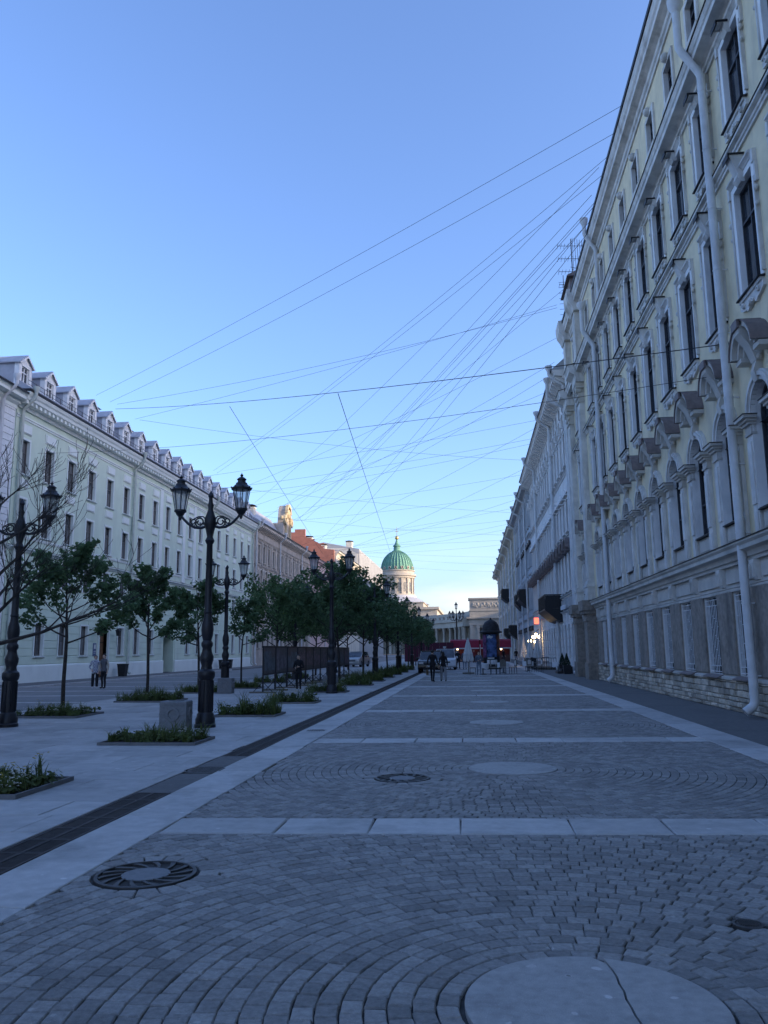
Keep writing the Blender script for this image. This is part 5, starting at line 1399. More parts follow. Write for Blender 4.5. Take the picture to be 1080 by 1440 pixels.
# lantern: origin at the tip of its arm
lf = MB(); n = 8
def oct_(r, z): return [(r*math.cos(2*math.pi*(k+0.5)/n), r*math.sin(2*math.pi*(k+0.5)/n), z) for k in range(n)]
lo_, hi_ = oct_(0.125, 0.20), oct_(0.205, 0.66)
for k in range(n): lf.tube([lo_[k], hi_[k]], 0.010, 4)
lf.lathe([(0.02,0.03),(0.05,0.06),(0.13,0.155),(0.145,0.16),(0.145,0.205),(0.12,0.21)], 16); lf.tube([(0.0,0.0,0.0),(0.09,0,0.10),(0.125,0,0.19)], 0.010, 5); lf.tube([(0,0,0),(-0.09,0,0.10),(-0.125,0,0.19)], 0.010, 5)
lantern_frame = lf.mesh('lantern', MT['lamp_black'], 40)
lg = MB(); lg.lathe([(0.120,0.205),(0.200,0.655)], 8); lantern_glass = lg.mesh('glass', MT['lamp_glass'])
lr = MB(); lr.lathe([(0.215,0.655),(0.245,0.665),(0.250,0.70),(0.20,0.735),(0.14,0.80),(0.135,0.83),(0.10,0.84),(0.095,0.90),(0.115,0.91),(0.115,0.925),(0.06,0.97),(0.022,0.985),(0.038,1.01),(0.038,1.03),(0.014,1.05),(0.0,1.10)], 16)
for k in range(8):
    a = 2*math.pi*(k+0.5)/8; lr.sphere((0.243*math.cos(a), 0.243*math.sin(a), 0.715), 0.022, 5, 4)
lantern_roof = lr.mesh('lantern_roof', MT['lamp_black'], 40)
def street_lamp(label, x, y, rz=0.0):
    t = tag(empty('street_lamp', (x, y, 0), rz), label, 'street lamp', 'black two-armed street lamps along the promenade')
    place('base', lamp_base, t); place('post', lamp_post, t)
    for sg in (0, 1):
        place('arm', lamp_arm, t, rz=math.pi*sg)
        l_ = place('lantern', lantern_frame, t, ((1-2*sg)*0.75, 0, 4.90)); place('glass', lantern_glass, l_); place('lantern_roof', lantern_roof, l_)
    return t
LAMPS = [(-6.16, 18.55, 'black two-armed street lamp beside the nearest granite bin'), (-11.1, 18.75, 'black two-armed street lamp at the left edge behind the bare tree'),
         (-5.75, 33.3, 'black two-armed street lamp in front of the exhibition stands'), (-10.75, 34.9, 'black two-armed street lamp just right of and behind the nearest tall lamp'),
         (-5.75, 48.6, 'third street lamp along the drain, its lantern left of the dome'), (-10.9, 49.8, 'street lamp half hidden in trees in front of the sandstone house'),
         (-5.75, 64, 'fourth street lamp along the drain, below the dome'), (-10.9, 64.6, 'street lamp deep among the left row of trees, fourth from the left edge'),
         (-5.75, 79, 'fifth street lamp along the drain, small against the colonnade'), (-5.75, 94, 'sixth street lamp along the drain, small against the colonnade'),
         (-5.75, 109, 'seventh and farthest street lamp along the drain')]
for x, y, lb in LAMPS: street_lamp(lb, x, y, 0.02)
# many-armed lamp in front of the colonnade
t = tag(empty('candelabra_lamp', (-3.4, 196, 0)), 'dark many-lantern candelabra lamp in front of the curved colonnade', 'street lamp')
b = MB(); b.lathe([(0.45,0),(0.4,1.2),(0.2,1.5),(0.16,9.0),(0.26,9.1),(0.1,9.4),(0.1,11.2)], 12); b.build('post', MT['black'], t, 40)
for k in range(6):
    a = k*math.pi/3; b = MB(); b.tube([(0.1*math.cos(a),0.1*math.sin(a),8.9),(1.0*math.cos(a),1.0*math.sin(a),8.6),(1.6*math.cos(a),1.6*math.sin(a),9.2)], 0.07, 6); b.build('arm', MT['black'], t, 50)
    l_ = place('lantern', lantern_frame, t, (1.6*math.cos(a), 1.6*math.sin(a), 9.2), 0, (1.7,1.7,1.7)); place('glass', lantern_glass, l_); place('lantern_roof', lantern_roof, l_)
l_ = place('lantern', lantern_frame, t, (0, 0, 11.2), 0, (1.8,1.8,1.8)); place('glass', lantern_glass, l_); place('lantern_roof', lantern_roof, l_)

# ================================================================== GRANITE BINS, WALL BINS
bb = MB(); bb.cbox(-0.30, 0.30, -0.24, 0.24, 0.0, 0.64, 0.02); binm = bb.mesh('body', MT['stone_bin'])
bb = MB(); bb.ring_arch(0.10, 0.15, 0, 0.035, 0, 6.283, (0, 0.36), 20); bb.box(-0.27, -0.145, 0, 0.016, 0.34, 0.38); bb.box(0.145, 0.27, 0, 0.016, 0.34, 0.38); bb.box(-0.27, 0.27, 0, 0.014, 0.06, 0.08); bb.box(-0.27, 0.27, 0, 0.014, 0.56, 0.58); emb = bb.mesh('emblem', MT['stone_bin'])
bb = MB(); bb.lathe([(0.17, 0.641), (0.17, 0.646), (0.0, 0.646)], 20); hol = bb.mesh('opening', MT['black'])
def granite_bin(label, x, y, rz):
    t = tag(empty('litter_bin', (x, y, 0), rz), label, 'litter bin', 'granite litter bins by the lamps')
    place('body', binm, t)
    for k, off in enumerate(((0, -0.241), (0, 0.241))): place('emblem', emb, t, (0, off[1], 0), math.pi if k == 0 else 0)
    for sg in (-1, 1): place('emblem', emb, t, (sg*0.301, 0, 0), -sg*math.pi/2, (0.8, 1, 1))
    place('opening', hol, t)
granite_bin('grey granite litter bin at the foot of the nearest tall lamp', -6.62, 17.9, 0.05)
granite_bin('grey granite litter bin cut by the left edge of the picture', -11.45, 18.05, 0.05)
granite_bin('grey granite litter bin beside the exhibition stands', -6.2, 35.6, 0.03)
granite_bin('grey granite litter bin behind the left lamp, beside a planting bed', -10.3, 33.6, 0.03)
def wall_bin(label, x, y):
    t = tag(empty('pavement_bin', (x, y, 0)), label, 'litter bin', 'black bins by the mint facade')
    b = MB(); b.frus(0, 0, 0, 0.85, 0.24, 0.24, 0.31, 0.31); b.build('body', MT['bin_black'], t)
    b = MB(); b.box(-0.33, 0.33, -0.33, 0.33, 0.851, 0.93); b.build('rim', MT['bin_black'], t)
wall_bin('black square bin on the pavement right of the couple', -26.2, 59.3)
wall_bin('left one of two black bins past the gateway of the mint facade', -26.2, 84.0)
wall_bin('right one of two black bins past the gateway of the mint facade', -26.2, 86.5)

# ================================================================== TREES
def leaf_cloud(mb, pts, rg, n, spread, size):
    """maple-like leaves: lobed, folded along the midrib"""
    shape = [(0,-0.5),(0.32,-0.30),(0.5,0.05),(0.22,0.12),(0.0,0.6),(-0.22,0.12),(-0.5,0.05),(-0.32,-0.30)]
    for (px, py, pz, sc) in pts:
        k = max(4, int(n*sc))
        for _ in range(k):
            while True:
                ox, oy, oz = rg.uniform(-1,1), rg.uniform(-1,1), rg.uniform(-1,1)
                if ox*ox+oy*oy+oz*oz < 1: break
            c = Vector((px+ox*spread*sc, py+oy*spread*sc, pz+oz*spread*sc*0.62))
            nrm = Vector((rg.uniform(-0.8,0.8), rg.uniform(-0.8,0.8), rg.uniform(0.1,1.0))).normalized()
            a = nrm.orthogonal().normalized(); a.rotate(Matrix.Rotation(rg.uniform(0,6.28), 3, nrm)); b_ = nrm.cross(a)
            s_ = size*rg.uniform(0.65, 1.25); fold = rg.uniform(0.05, 0.35)
            vs = [tuple(c + a*(x*s_) + b_*(y_*s_) + nrm*(abs(x)*fold*s_)) for x, y_ in shape]
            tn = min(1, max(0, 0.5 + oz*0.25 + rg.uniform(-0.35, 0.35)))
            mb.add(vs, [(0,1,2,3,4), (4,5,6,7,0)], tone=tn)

def grow(seed, h, fork, rad, bare=False, n_limb=7, lean=0.04, thick=0.055, leaf_n=40, leaf=0.13, clump=0.36, top_bias=1.0):
    rg = random.Random(seed); tr = MB(); tips = []
    lx, ly = rg.uniform(-lean, lean), rg.uniform(-lean, lean)
    def trunk_pt(z): return Vector((lx*z + 0.03*math.sin(z*1.7+seed), ly*z + 0.03*math.sin(z*1.3+seed*2), z))
    zt = h*0.93
    tr.tube([trunk_pt(z) for z in [-0.08, 0.1, fork*0.4, fork*0.75, fork, fork+(zt-fork)*0.35, fork+(zt-fork)*0.7, zt]], [thick*1.35, thick*1.1, thick, thick*0.92, thick*0.82, thick*0.5, thick*0.3, thick*0.1], 8)
    tips.append((*trunk_pt(zt), 1.0))
    def limb(p, d, ln, r, depth):
        pts = [p]; rr_ = [r]; q = p.copy(); dd = d.copy(); st = 5
        for i in range(st):
            dd = (dd + Vector((rg.uniform(-0.22,0.22), rg.uniform(-0.22,0.22), rg.uniform(-0.05,0.20)))).normalized()
            q = q + dd*(ln/st); pts.append(q.copy()); rr_.append(max(0.004, r*(1-0.8*(i+1)/st)))
            if depth > 0 and i >= 1:
                for _ in range(2 if depth > 1 or bare else 1):
                    sd_ = (dd + Vector((rg.uniform(-1,1), rg.uniform(-1,1), rg.uniform(-0.3,0.6)))*0.75).normalized()
                    limb(q.copy(), sd_, ln*rg.uniform(0.35,0.6), max(0.004, rr_[-1]*0.62), depth-1)
            if not bare and i >= 2: tips.append((q.x, q.y, q.z, rg.uniform(0.65, 1.1)))
        tr.tube(pts, rr_, 5 if r > 0.012 else 4)
        if not bare: tips.append((q.x, q.y, q.z, 1.0))
    for k in range(n_limb):
        f = k/max(1, n_limb-1)
        z = fork*0.93 + (zt-fork)*0.78*f
        a = k*2.4 + rg.uniform(-0.4,0.4)
        up = rg.uniform(0.15, 0.5) + 0.35*f
        ln = rad*(1.05 - 0.55*f*top_bias)*rg.uniform(0.85, 1.1)
        limb(trunk_pt(z), Vector((math.cos(a), math.sin(a), up)).normalized(), ln, thick*(0.55-0.25*f), 2 if bare else 1)
    cr = MB()
    if not bare: leaf_cloud(cr, tips, rg, leaf_n, clump, leaf)
    return tr, cr
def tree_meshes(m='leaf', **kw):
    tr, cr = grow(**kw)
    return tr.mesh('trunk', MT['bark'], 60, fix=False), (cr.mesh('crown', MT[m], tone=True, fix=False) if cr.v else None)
def plant_tree(name, label, x, y, meshes, rz=0.0, s=1.0, group=None):
    t = tag(empty(name, (x, y, 0), rz), label, 'tree', group); t.scale = (s, s, s)
    place('trunk', meshes[0], t)
    if meshes[1]: place('crown', meshes[1], t)
    return t
T1 = tree_meshes(seed=4, h=5.0, fork=2.15, rad=1.75, n_limb=12, leaf_n=15, leaf=0.14, clump=0.27)
T2 = tree_meshes(seed=12, h=5.1, fork=2.3, rad=1.25, n_limb=13, leaf_n=14, leaf=0.15, clump=0.26, top_bias=0.7)
T3 = tree_meshes(seed=23, h=5.2, fork=2.2, rad=1.7, n_limb=13, leaf_n=16, leaf=0.16, clump=0.30)
T4 = tree_meshes(seed=31, h=6.3, fork=2.1, rad=2.5, n_limb=17, leaf_n=16, leaf=0.18, clump=0.46, thick=0.07, top_bias=0.8)
T5 = tree_meshes(seed=37, h=5.6, fork=2.0, rad=2.3, n_limb=16, leaf_n=16, leaf=0.18, clump=0.46, thick=0.065, top_bias=0.7)
T6 = tree_meshes('leaf_light', seed=41, h=5.6, fork=1.9, rad=2.3, n_limb=15, leaf_n=16, leaf=0.17, clump=0.45, thick=0.06, top_bias=0.7)
T7 = tree_meshes(seed=52, h=5.0, fork=2.3, rad=0.9, n_limb=9, leaf_n=9, leaf=0.14, clump=0.3, thick=0.045)
TB = tree_meshes(seed=61, h=6.2, fork=2.0, rad=3.0, bare=True, n_limb=12, thick=0.10)
plant_tree('bare_tree', 'leafless tree with thin branches at the left edge', -10.35, 16.4, TB, 0.6)
GT = 'young street trees on the promenade'
plant_tree('young_tree', 'young tree with an open leafy crown in the nearest left bed', -11.6, 22.4, T1, 0.4, 1.0, GT)
plant_tree('young_tree', 'slim young tree right behind the couple, second in the left row', -11.85, 29.0, T2, 1.0, 1.0, GT)
plant_tree('young_tree', 'young leafy tree behind the nearest tall lamp', -11.8, 34.6, T3, 2.2, 0.98, GT)
plant_tree('young_tree', 'thin sparse young tree just left of the exhibition stands', -11.0, 38.2, T7, 0.2, 0.95, GT)
TREES = [(-11.0, 45.5, T6, 0.3, 1.0, 'pale green bushy tree behind the first exhibition stands'), (-11.4, 51.5, T6, 2.0, 0.97, 'pale green bushy tree in front of the sandstone house'), (-11.2, 58, T5, 1.1, 1.0, 'dark tree of the left row behind the exhibition stands'),
         (-11.2, 66, T4, 3.0, 0.95, 'dark tree of the left row near the parked silver car'), (-11.4, 75, T5, 4.2, 1.1, 'far dark tree of the left row, left of the silver car'), (-11.2, 97, T4, 5.0, 1.05, 'farthest dark tree of the left row'),
         (-7.0, 43.0, T4, 0.0, 1.0, 'large dark tree right behind the lamp at the exhibition stands'), (-6.7, 50.0, T5, 1.3, 1.03, 'dark dense tree, second in the right row, over the flower beds'), (-6.6, 56.5, T4, 2.4, 0.90, 'dark dense tree, third in the right row, left of the dome'),
         (-6.5, 63.0, T5, 3.3, 0.95, 'dark dense tree, fourth in the right row, below the dome'), (-6.4, 74, T4, 4.1, 0.80, 'dark tree, fifth in the right row, in front of the colonnade'), (-6.4, 83, T5, 5.5, 0.9, 'dark tree, sixth in the right row, in front of the colonnade'),
         (-6.3, 92, T4, 1.9, 0.82, 'dark tree, seventh in the right row, by the parked cars'), (-6.3, 102, T5, 0.7, 0.9, 'last dark tree of the right row before the maroon hoarding')]
for x, y, m_, rz, s_, lb in TREES: plant_tree('street_tree', lb, x, y, m_, rz, s_, GT)

# ================================================================== PLANTING BEDS
def bed(label, x, y, lx, ly, seed, flowers=0.2, hgt=0.22, dens=1.0):
    rg = random.Random(seed)
    t = tag(empty('flower_bed', (x, y, 0)), label, 'flower bed', 'planted beds on the promenade')
    b = MB(); w = 0.035
    b.box(-lx, lx, -ly, -ly+w, 0.0, 0.055); b.box(-lx, lx, ly-w, ly, 0.0, 0.055); b.box(-lx, -lx+w, -ly+w+0.0005, ly-w-0.0005, 0.0, 0.055); b.box(lx-w, lx, -ly+w+0.0005, ly-w-0.0005, 0.0, 0.055); b.build('edging', MT['bed_edge'], t)
    b = MB(); n = 8
    P = [[(-lx+w + (2*lx-2*w)*i/n, -ly+w + (2*ly-2*w)*j/n, 0.03 + (0.03*rg.random() if 0 < i < n and 0 < j < n else 0)) for i in range(n+1)] for j in range(n+1)]
    vs = [p for r_ in P for p in r_]; fs = [(j*(n+1)+i, j*(n+1)+i+1, (j+1)*(n+1)+i+1, (j+1)*(n+1)+i) for j in range(n) for i in range(n)]
    b.add(vs, fs); b.build('soil', MT['soil'], t, 60)
    b = MB(); fl = MB(); tufts = int(46*lx*ly*4*dens)
    for _ in range(tufts):
        cx, cy = rg.uniform(-lx+0.1, lx-0.1), rg.uniform(-ly+0.1, ly-0.1)
        kind = rg.random(); hh = hgt*rg.uniform(0.5, 1.5)*(1.3 if kind < 0.3 else 0.8); tn0 = rg.random()
        for k in range(16 if kind < 0.5 else 12):
            a = rg.uniform(0, 6.28)
            if kind < 0.5:                           # grassy tuft
                bx, by = cx+rg.uniform(-0.06,0.06), cy+rg.uniform(-0.06,0.06); l_ = hh*rg.uniform(0.6,1.2); o_ = l_*rg.uniform(0.2,0.8); wd = 0.007
                p0 = Vector((bx,by,0.03)); p1 = p0+Vector((math.cos(a)*o_*0.35, math.sin(a)*o_*0.35, l_*0.65)); p2 = p0+Vector((math.cos(a)*o_, math.sin(a)*o_, l_*0.95)); s_ = Vector((-math.sin(a), math.cos(a), 0))*wd
                b.add([tuple(p0-s_), tuple(p0+s_), tuple(p1+s_), tuple(p2), tuple(p1-s_)], [(0,1,2,4), (4,2,3)], tone=min(1, max(0, tn0*0.6+rg.uniform(0,0.4))))
            else:                                    # leafy rosette
                r_ = rg.uniform(0.02, 0.13); z_ = 0.05+hh*rg.uniform(0.1,0.75); c = Vector((cx+math.cos(a)*r_, cy+math.sin(a)*r_, z_)); s_ = rg.uniform(0.025,0.055)
                nr = Vector((math.cos(a)*0.7, math.sin(a)*0.7, rg.uniform(0.4,1))).normalized(); u_ = nr.orthogonal().normalized(); v_ = nr.cross(u_)
                b.add([tuple(c-u_*s_), tuple(c+v_*s_*0.7), tuple(c+u_*s_*1.2), tuple(c-v_*s_*0.7)], [(0,1,2,3)], tone=min(1, max(0, tn0*0.5+rg.uniform(0,0.3))))
        if rg.random() < flowers:
            for _k in range(7):
                fx, fy, fz = cx+rg.uniform(-0.1,0.1), cy+rg.uniform(-0.1,0.1), 0.06+hh*rg.uniform(0.7,1.0)
                fl.add([(fx-0.02,fy,fz),(fx,fy-0.02,fz+0.012),(fx+0.02,fy,fz),(fx,fy+0.02,fz+0.012)], [(0,1,2,3)], 0 if kind > 0.3 else 1)
    o = b.build('plants', MT['grass'], t, tone=True); o['kind'] = 'stuff'
    if fl.v: o = fl.build('blossoms', [MT['flower'], MT['flower_y']], t); o['kind'] = 'stuff'
bed('flower bed at the lower left edge with white blossoms', -6.2, 10.2, 0.75, 0.72, 1, 0.45, 0.17)
bed('flower bed in front of the nearest granite bin with tall grass', -6.1, 15.55, 0.95, 0.60, 2, 0.12, 0.20)
bed('low planted bed around the foot of the nearest leafy tree', -11.55, 22.0, 0.95, 0.85, 3, 0.2, 0.20)
bed('planted bed around the foot of the slim second tree', -11.5, 28.6, 1.05, 0.85, 4, 0.15, 0.28)
bed('planted bed with tall grass just right of the nearest tall lamp', -6.05, 22.0, 0.85, 0.62, 5, 0.15, 0.34)
bed('planted bed left of the walking person in black', -6.0, 27.3, 0.82, 0.62, 6, 0.2, 0.30)
bed('yellow-flowered bed beside the granite bin at the stands', -6.05, 34.0, 0.85, 0.62, 7, 0.5, 0.30)
bed('planted bed under the tree behind the nearest lamp', -11.5, 34.2, 0.9, 0.7, 8, 0.1, 0.26)
bed('planted bed at the foot of the thin sparse tree', -10.9, 38.2, 0.9, 0.7, 9, 0.1, 0.26)
k = 0
for lb, y in (('fifth bed along the drain, behind the granite bin at the stands', 40.5), ('sixth bed along the drain with bushy grass', 46.0), ('seventh bed along the drain with bushy grass', 52.0), ('eighth bed along the drain, left of the walking couple', 58.0), ('ninth bed along the drain, left of the black car', 64.0), ('last visible bed along the drain', 71.0)):
    bed(lb, -5.9, y, 0.95, 0.8, 20+k, 0.08, 0.36, 0.8); k += 1
for lb, y in (('planted bed behind the first exhibition stand', 44.5), ('planted bed behind the middle exhibition stands', 51.0)):
    bed(lb, -11.1, y, 0.9, 0.7, 30+k, 0.05, 0.3, 0.7); k += 1

# ================================================================== EXHIBITION STANDS
PX = -8.75
ys = [33.7, 35.9, 38.2, 40.5, 42.6, 44.6, 46.8, 49.0, 51.0, 53.4, 55.6, 57.9]
ORD = ['first', 'second', 'third', 'fourth', 'fifth', 'sixth', 'seventh', 'eighth', 'ninth', 'tenth', 'last']
print_m = []
for k in range(11):
    y0, y1 = ys[k], ys[k+1]
    t = tag(empty('display_stand', (PX, (y0+y1)/2, 0)), '%s dark picture stand from the left in the row on the promenade' % ORD[k], 'display stand', 'dark exhibition stands in a row')
    h2 = (y1-y0)/2 - 0.04
    for sg in (-1, 1):
        b = MB(); b.box(-0.03, 0.03, sg*h2-0.03, sg*h2+0.03, 0.06, 1.95); b.build('post', MT['black'], t)
        b = MB(); b.box(-0.55, 0.55, sg*h2-0.12, sg*h2+0.12, 0.0, 0.06); b.build('foot_board', MT['wood'], t)
        b = MB(); b.tube([(-0.4, sg*h2, 0.06), (0, sg*h2, 0.45), (0.4, sg*h2, 0.06)], 0.015, 5); b.build('brace', MT['black'], t)
    b = MB(); b.box(-0.035, 0.035, -h2+0.031, h2-0.031, 1.88, 1.95); b.box(-0.035, 0.035, -h2+0.031, h2-0.031, 0.72, 0.78); b.build('rail', MT['black'], t)
    b = MB(); b.box(-0.015, 0.015, -h2+0.032, h2-0.032, 0.78, 1.88); pn = b.build('picture_panel', MT['panel'], t)
    rg = random.Random(100+k); pm_ = mat('dim_print_%d' % k, (0.10+rg.uniform(-0.03,0.05), 0.11, 0.13), 0.5, 0.7, 4)
    for q in range(3):
        w_ = (2*h2-0.2)/3; a0 = -h2+0.1+q*w_; b = MB(); b.box(0.016, 0.020, a0+0.03, a0+w_-0.03, rg.uniform(0.84, 1.0), rg.uniform(1.45, 1.8)); b.build('print', pm_, pn)
        b = MB(); b.box(-0.020, -0.016, a0+0.03, a0+w_-0.03, rg.uniform(0.84, 1.0), rg.uniform(1.45, 1.8)); b.build('print', pm_, pn)

# ================================================================== PEOPLE
def cloth_mat(name, c, var=0.15): return mat(name, c, 0.85, var, 14, bump=0.2, bscale=50)
SKIN = mat('skin', (0.50, 0.34, 0.26), 0.6, 0.06, 20)
def human(seed, pose, skirt=False):
    """skeleton (metres, 1.72 m tall, facing -y) grown with a skin modifier; returns vertices and faces"""
    V_, Ed, Rd = [], [], []
    def pt(p, r, par=None):
        V_.append(p); Rd.append(r)
        if par is not None: Ed.append((par, len(V_)-1))
        return len(V_)-1
    stride = pose.get('stride', 0.0); wd = pose.get('wide', 1.0)
    pel = pt((0,0,0.93), (0.150,0.105)); w1 = pt((0,0,1.06), (0.132,0.095), pel); ch = pt((0,-0.01,1.26), (0.165,0.112), w1)
    sh = pt((0,0,1.40), (0.125,0.085), ch); nk = pt((0,-0.01,1.485), (0.056,0.058), sh); hb = pt((0,-0.025,1.555), (0.072,0.088), nk); hm = pt((0,-0.025,1.635), (0.079,0.096), hb); ht = pt((0,-0.015,1.70), (0.055,0.065), hm)
    hands = []
    for sg, arm in ((-1, pose.get('L')), (1, pose.get('R'))):
        s0 = pt((sg*0.165,0,1.395), (0.066,0.066), sh)
        el, wr = arm if arm else ((sg*0.245, 0.02, 1.10), (sg*0.255, -0.06, 0.86))
        m0 = tuple((a+b)/2 for a, b in zip((sg*0.19,0,1.36), el)); mm_ = pt(m0, (0.056,0.056), s0)
        e0 = pt(el, (0.046,0.046), mm_); f0 = pt(tuple(a*0.5+b*0.5 for a, b in zip(el, wr)), (0.042,0.042), e0); w0 = pt(wr, (0.029,0.029), f0)
        d = (Vector(wr)-Vector(el)).normalized(); pc = Vector(wr)+d*0.06; pt(tuple(pc), (0.040,0.022), w0); hands.append((sg, Vector(wr), d))
        hands[-1] = (sg, pc, d)
    feet = []
    for sg in (-1, 1):
        fy = -stride*sg
        hp = pt((sg*0.092,0,0.86), (0.094,0.100), pel); th = pt((sg*0.100, fy*0.22-0.01, 0.68), (0.082,0.085), hp); kn = pt((sg*0.103, fy*0.45-0.03, 0.49), (0.060*wd,0.062*wd), th)
        cf = pt((sg*0.105, fy*0.75+0.01, 0.32), (0.056*wd,0.060*wd), kn); ak = pt((sg*0.108, fy+0.02, 0.085+(0.03 if fy > 0.05 else 0)), (0.040*wd,0.045*wd), cf)
        hl = pt((sg*0.110, fy+0.035, 0.045), (0.042,0.040), ak); pt((sg*0.118, fy-0.15, 0.036), (0.045,0.032), hl)
    me = bpy.data.meshes.new('skel'); me.from_pydata(V_, Ed, []); ob = bpy.data.objects.new('skel', me); COL.objects.link(ob)
    sk = ob.modifiers.new('skin', 'SKIN'); sk.use_smooth_shade = True
    for i, r_ in enumerate(Rd):
        me.skin_vertices[0].data[i].radius = r_; me.skin_vertices[0].data[i].use_root = (i == 0)
    su = ob.modifiers.new('sub', 'SUBSURF'); su.levels = 1; su.render_levels = 1
    dg = bpy.context.evaluated_depsgraph_get(); ev = bpy.data.meshes.new_from_object(ob.evaluated_get(dg))
    vs = [tuple(v.co) for v in ev.vertices]; fs = [tuple(p.vertices) for p in ev.polygons]
    bpy.data.objects.remove(ob, do_unlink=True); bpy.data.meshes.remove(me); bpy.data.meshes.remove(ev)
    return vs, fs, hands

def person(label, x, y, rz, height, top, bottom, hair, shoes, pose, long_hair=False, coat=0.86, extra=None, sleeve=None):
    t = tag(empty('person', (x, y, 0), rz), label, 'person'); s = height/1.74; t.scale = (s, s, s)
    vs, fs, hands = human(1, pose)
    b = MB(); hb_ = [h[1] for h in hands]
    def region(c):
        if c.z > 1.49: return 0
        for h in hb_:
            if (c-h).length < 0.085: return 0
        if c.z < 0.095: return 3
        near_arm = abs(c.x) > 0.20 and c.z > 0.7
        if near_arm: return 4
        if c.z > coat: return 1
        return 2
    b.v = list(vs); b.t = [0.5]*len(vs)
    for f in fs:
        c = Vector((0,0,0))
        for i in f: c += Vector(vs[i])
        c /= len(f); b.f.append(f); b.m.append(region(c))
    for sg, pc, d in hands:                          # five fingers on each hand
        side = d.cross(Vector((0,1,0))).normalized() if abs(d.y) < 0.9 else Vector((1,0,0)); up = d.cross(side).normalized()
        for k in range(4):
            o_ = side*((k-1.5)*0.019); ln = (0.068, 0.080, 0.075, 0.058)[k]
            p0 = pc + d*0.02 + o_; p1 = p0 + d*ln*0.55 + up*0.006; p2 = p1 + d*ln*0.4 + up*0.022
            b.tube([tuple(p0), tuple(p1), tuple(p2)], [0.010, 0.009, 0.006], 6, 0)
        p0 = pc - d*0.01 + side*0.03*sg; p1 = p0 + side*0.028*sg + d*0.03; p2 = p1 + d*0.035
        b.tube([tuple(p0), tuple(p1), tuple(p2)], [0.011, 0.010, 0.007], 6, 0)
    b.sphere((0, -0.122, 1.585), 0.014, 6, 4, sz=1.6, mi=0)                                     # nose
    for sg in (-1, 1): b.sphere((sg*0.083, -0.02, 1.59), 0.022, 6, 5, sx=0.5, sz=1.4, mi=0)      # ears
    me = b.mesh('body', [SKIN, top, bottom, shoes, sleeve or top], 70, fix=False); me.polygons.foreach_set('use_smooth', [True]*len(me.polygons))
    place('body', me, t)
    fc = MB()
    for sg in (-1, 1): fc.sphere((sg*0.030, -0.112, 1.618), 0.009, 6, 4)
    fc.box(-0.022, 0.022, -0.118, -0.108, 1.545, 1.551); fc.build('face', mat('eyes_and_mouth', (0.06, 0.03, 0.03), 0.5), t)
    h = MB()
    h.sphere((0, 0.002, 1.645), 0.100, 12, 8, sx=0.90, sy=1.10, sz=0.92); h.v = [(a, max(b_, -0.082) if c > 1.66 else max(b_, -0.03), c) for a, b_, c in h.v]
    if long_hair: h.tube([(0, 0.06, 1.66), (0, 0.105, 1.55), (0, 0.11, 1.42), (0, 0.09, 1.30)], [0.075, 0.085, 0.075, 0.03], 8)
    h.build('hair', hair, t, 60)
    if extra: extra(t)
    return t
HB = mat('dark_hair', (0.022, 0.016, 0.012), 0.6, 0.3, 30); HBR = mat('brown_hair', (0.07, 0.04, 0.022), 0.6, 0.3, 30)
BLK = cloth_mat('black_cloth', (0.014, 0.014, 0.018)); DRK = cloth_mat('dark_blue_cloth', (0.025, 0.028, 0.04)); SHOE = cloth_mat('dark_shoes', (0.02, 0.02, 0.02)); WSHOE = cloth_mat('white_shoes', (0.6, 0.6, 0.6))
JEAN = cloth_mat('pale_jeans', (0.20, 0.24, 0.30)); GREY = cloth_mat('grey_trousers', (0.24, 0.24, 0.25)); DEN = cloth_mat('denim_jacket', (0.12, 0.15, 0.20)); BEI = cloth_mat('beige_shirt', (0.42, 0.36, 0.30)); WHT = cloth_mat('pale_top', (0.55, 0.53, 0.52)); GRYT = cloth_mat('grey_vest', (0.10, 0.10, 0.115)); RED = cloth_mat('wine_top', (0.18, 0.03, 0.04))
def plaid():
    m = bpy.data.materials.new('plaid_shirt'); m.use_nodes = True; N = m.node_tree.nodes; K = m.node_tree.links.new
    g_ = N.new('ShaderNodeNewGeometry'); ck = N.new('ShaderNodeTexChecker'); ck.inputs['Scale'].default_value = 14; ck.inputs['Color1'].default_value = (0.55,0.56,0.6,1); ck.inputs['Color2'].default_value = (0.10,0.12,0.2,1)
    K(g_.outputs['Position'], ck.inputs['Vector']); K(ck.outputs['Color'], N['Principled BSDF'].inputs['Base Color']); N['Principled BSDF'].inputs['Roughness'].default_value = 0.85; return m
W0 = {'stride': 0.0}
PHONE = {'stride': 0.06, 'R': ((0.25, 0.0, 1.10), (0.10, -0.24, 1.15)), 'L': ((-0.25, 0.0, 1.10), (-0.08, -0.22, 1.10))}
WALK = {'stride': 0.20, 'R': ((0.25, 0.10, 1.12), (0.27, 0.10, 0.88)), 'L': ((-0.25, -0.08, 1.12), (-0.26, -0.24, 0.92))}
STAND = {'stride': 0.04}
HIP = {'stride': 0.03, 'wide': 1.45, 'L': ((-0.30, 0.08, 1.12), (-0.19, -0.03, 0.98))}
person('person in blue plaid shirt and wide black trousers leaning to a companion', -18.75, 39.2, 0.5, 1.63, plaid(), BLK, HBR, WSHOE, HIP, coat=0.80)
person('person in grey vest over beige shirt standing next to the plaid shirt', -18.25, 39.1, -0.2, 1.70, GRYT, BLK, HB, SHOE, STAND, sleeve=BEI)
person('person dressed all in black standing by the exhibition stands', -7.56, 35.3, -0.15, 1.58, BLK, BLK, HB, WSHOE, PHONE, coat=0.78)
person('man in a black jacket walking away and carrying a bag', -2.15, 44.9, 2.9, 1.72, BLK, BLK, HB, SHOE, WALK, coat=0.76)
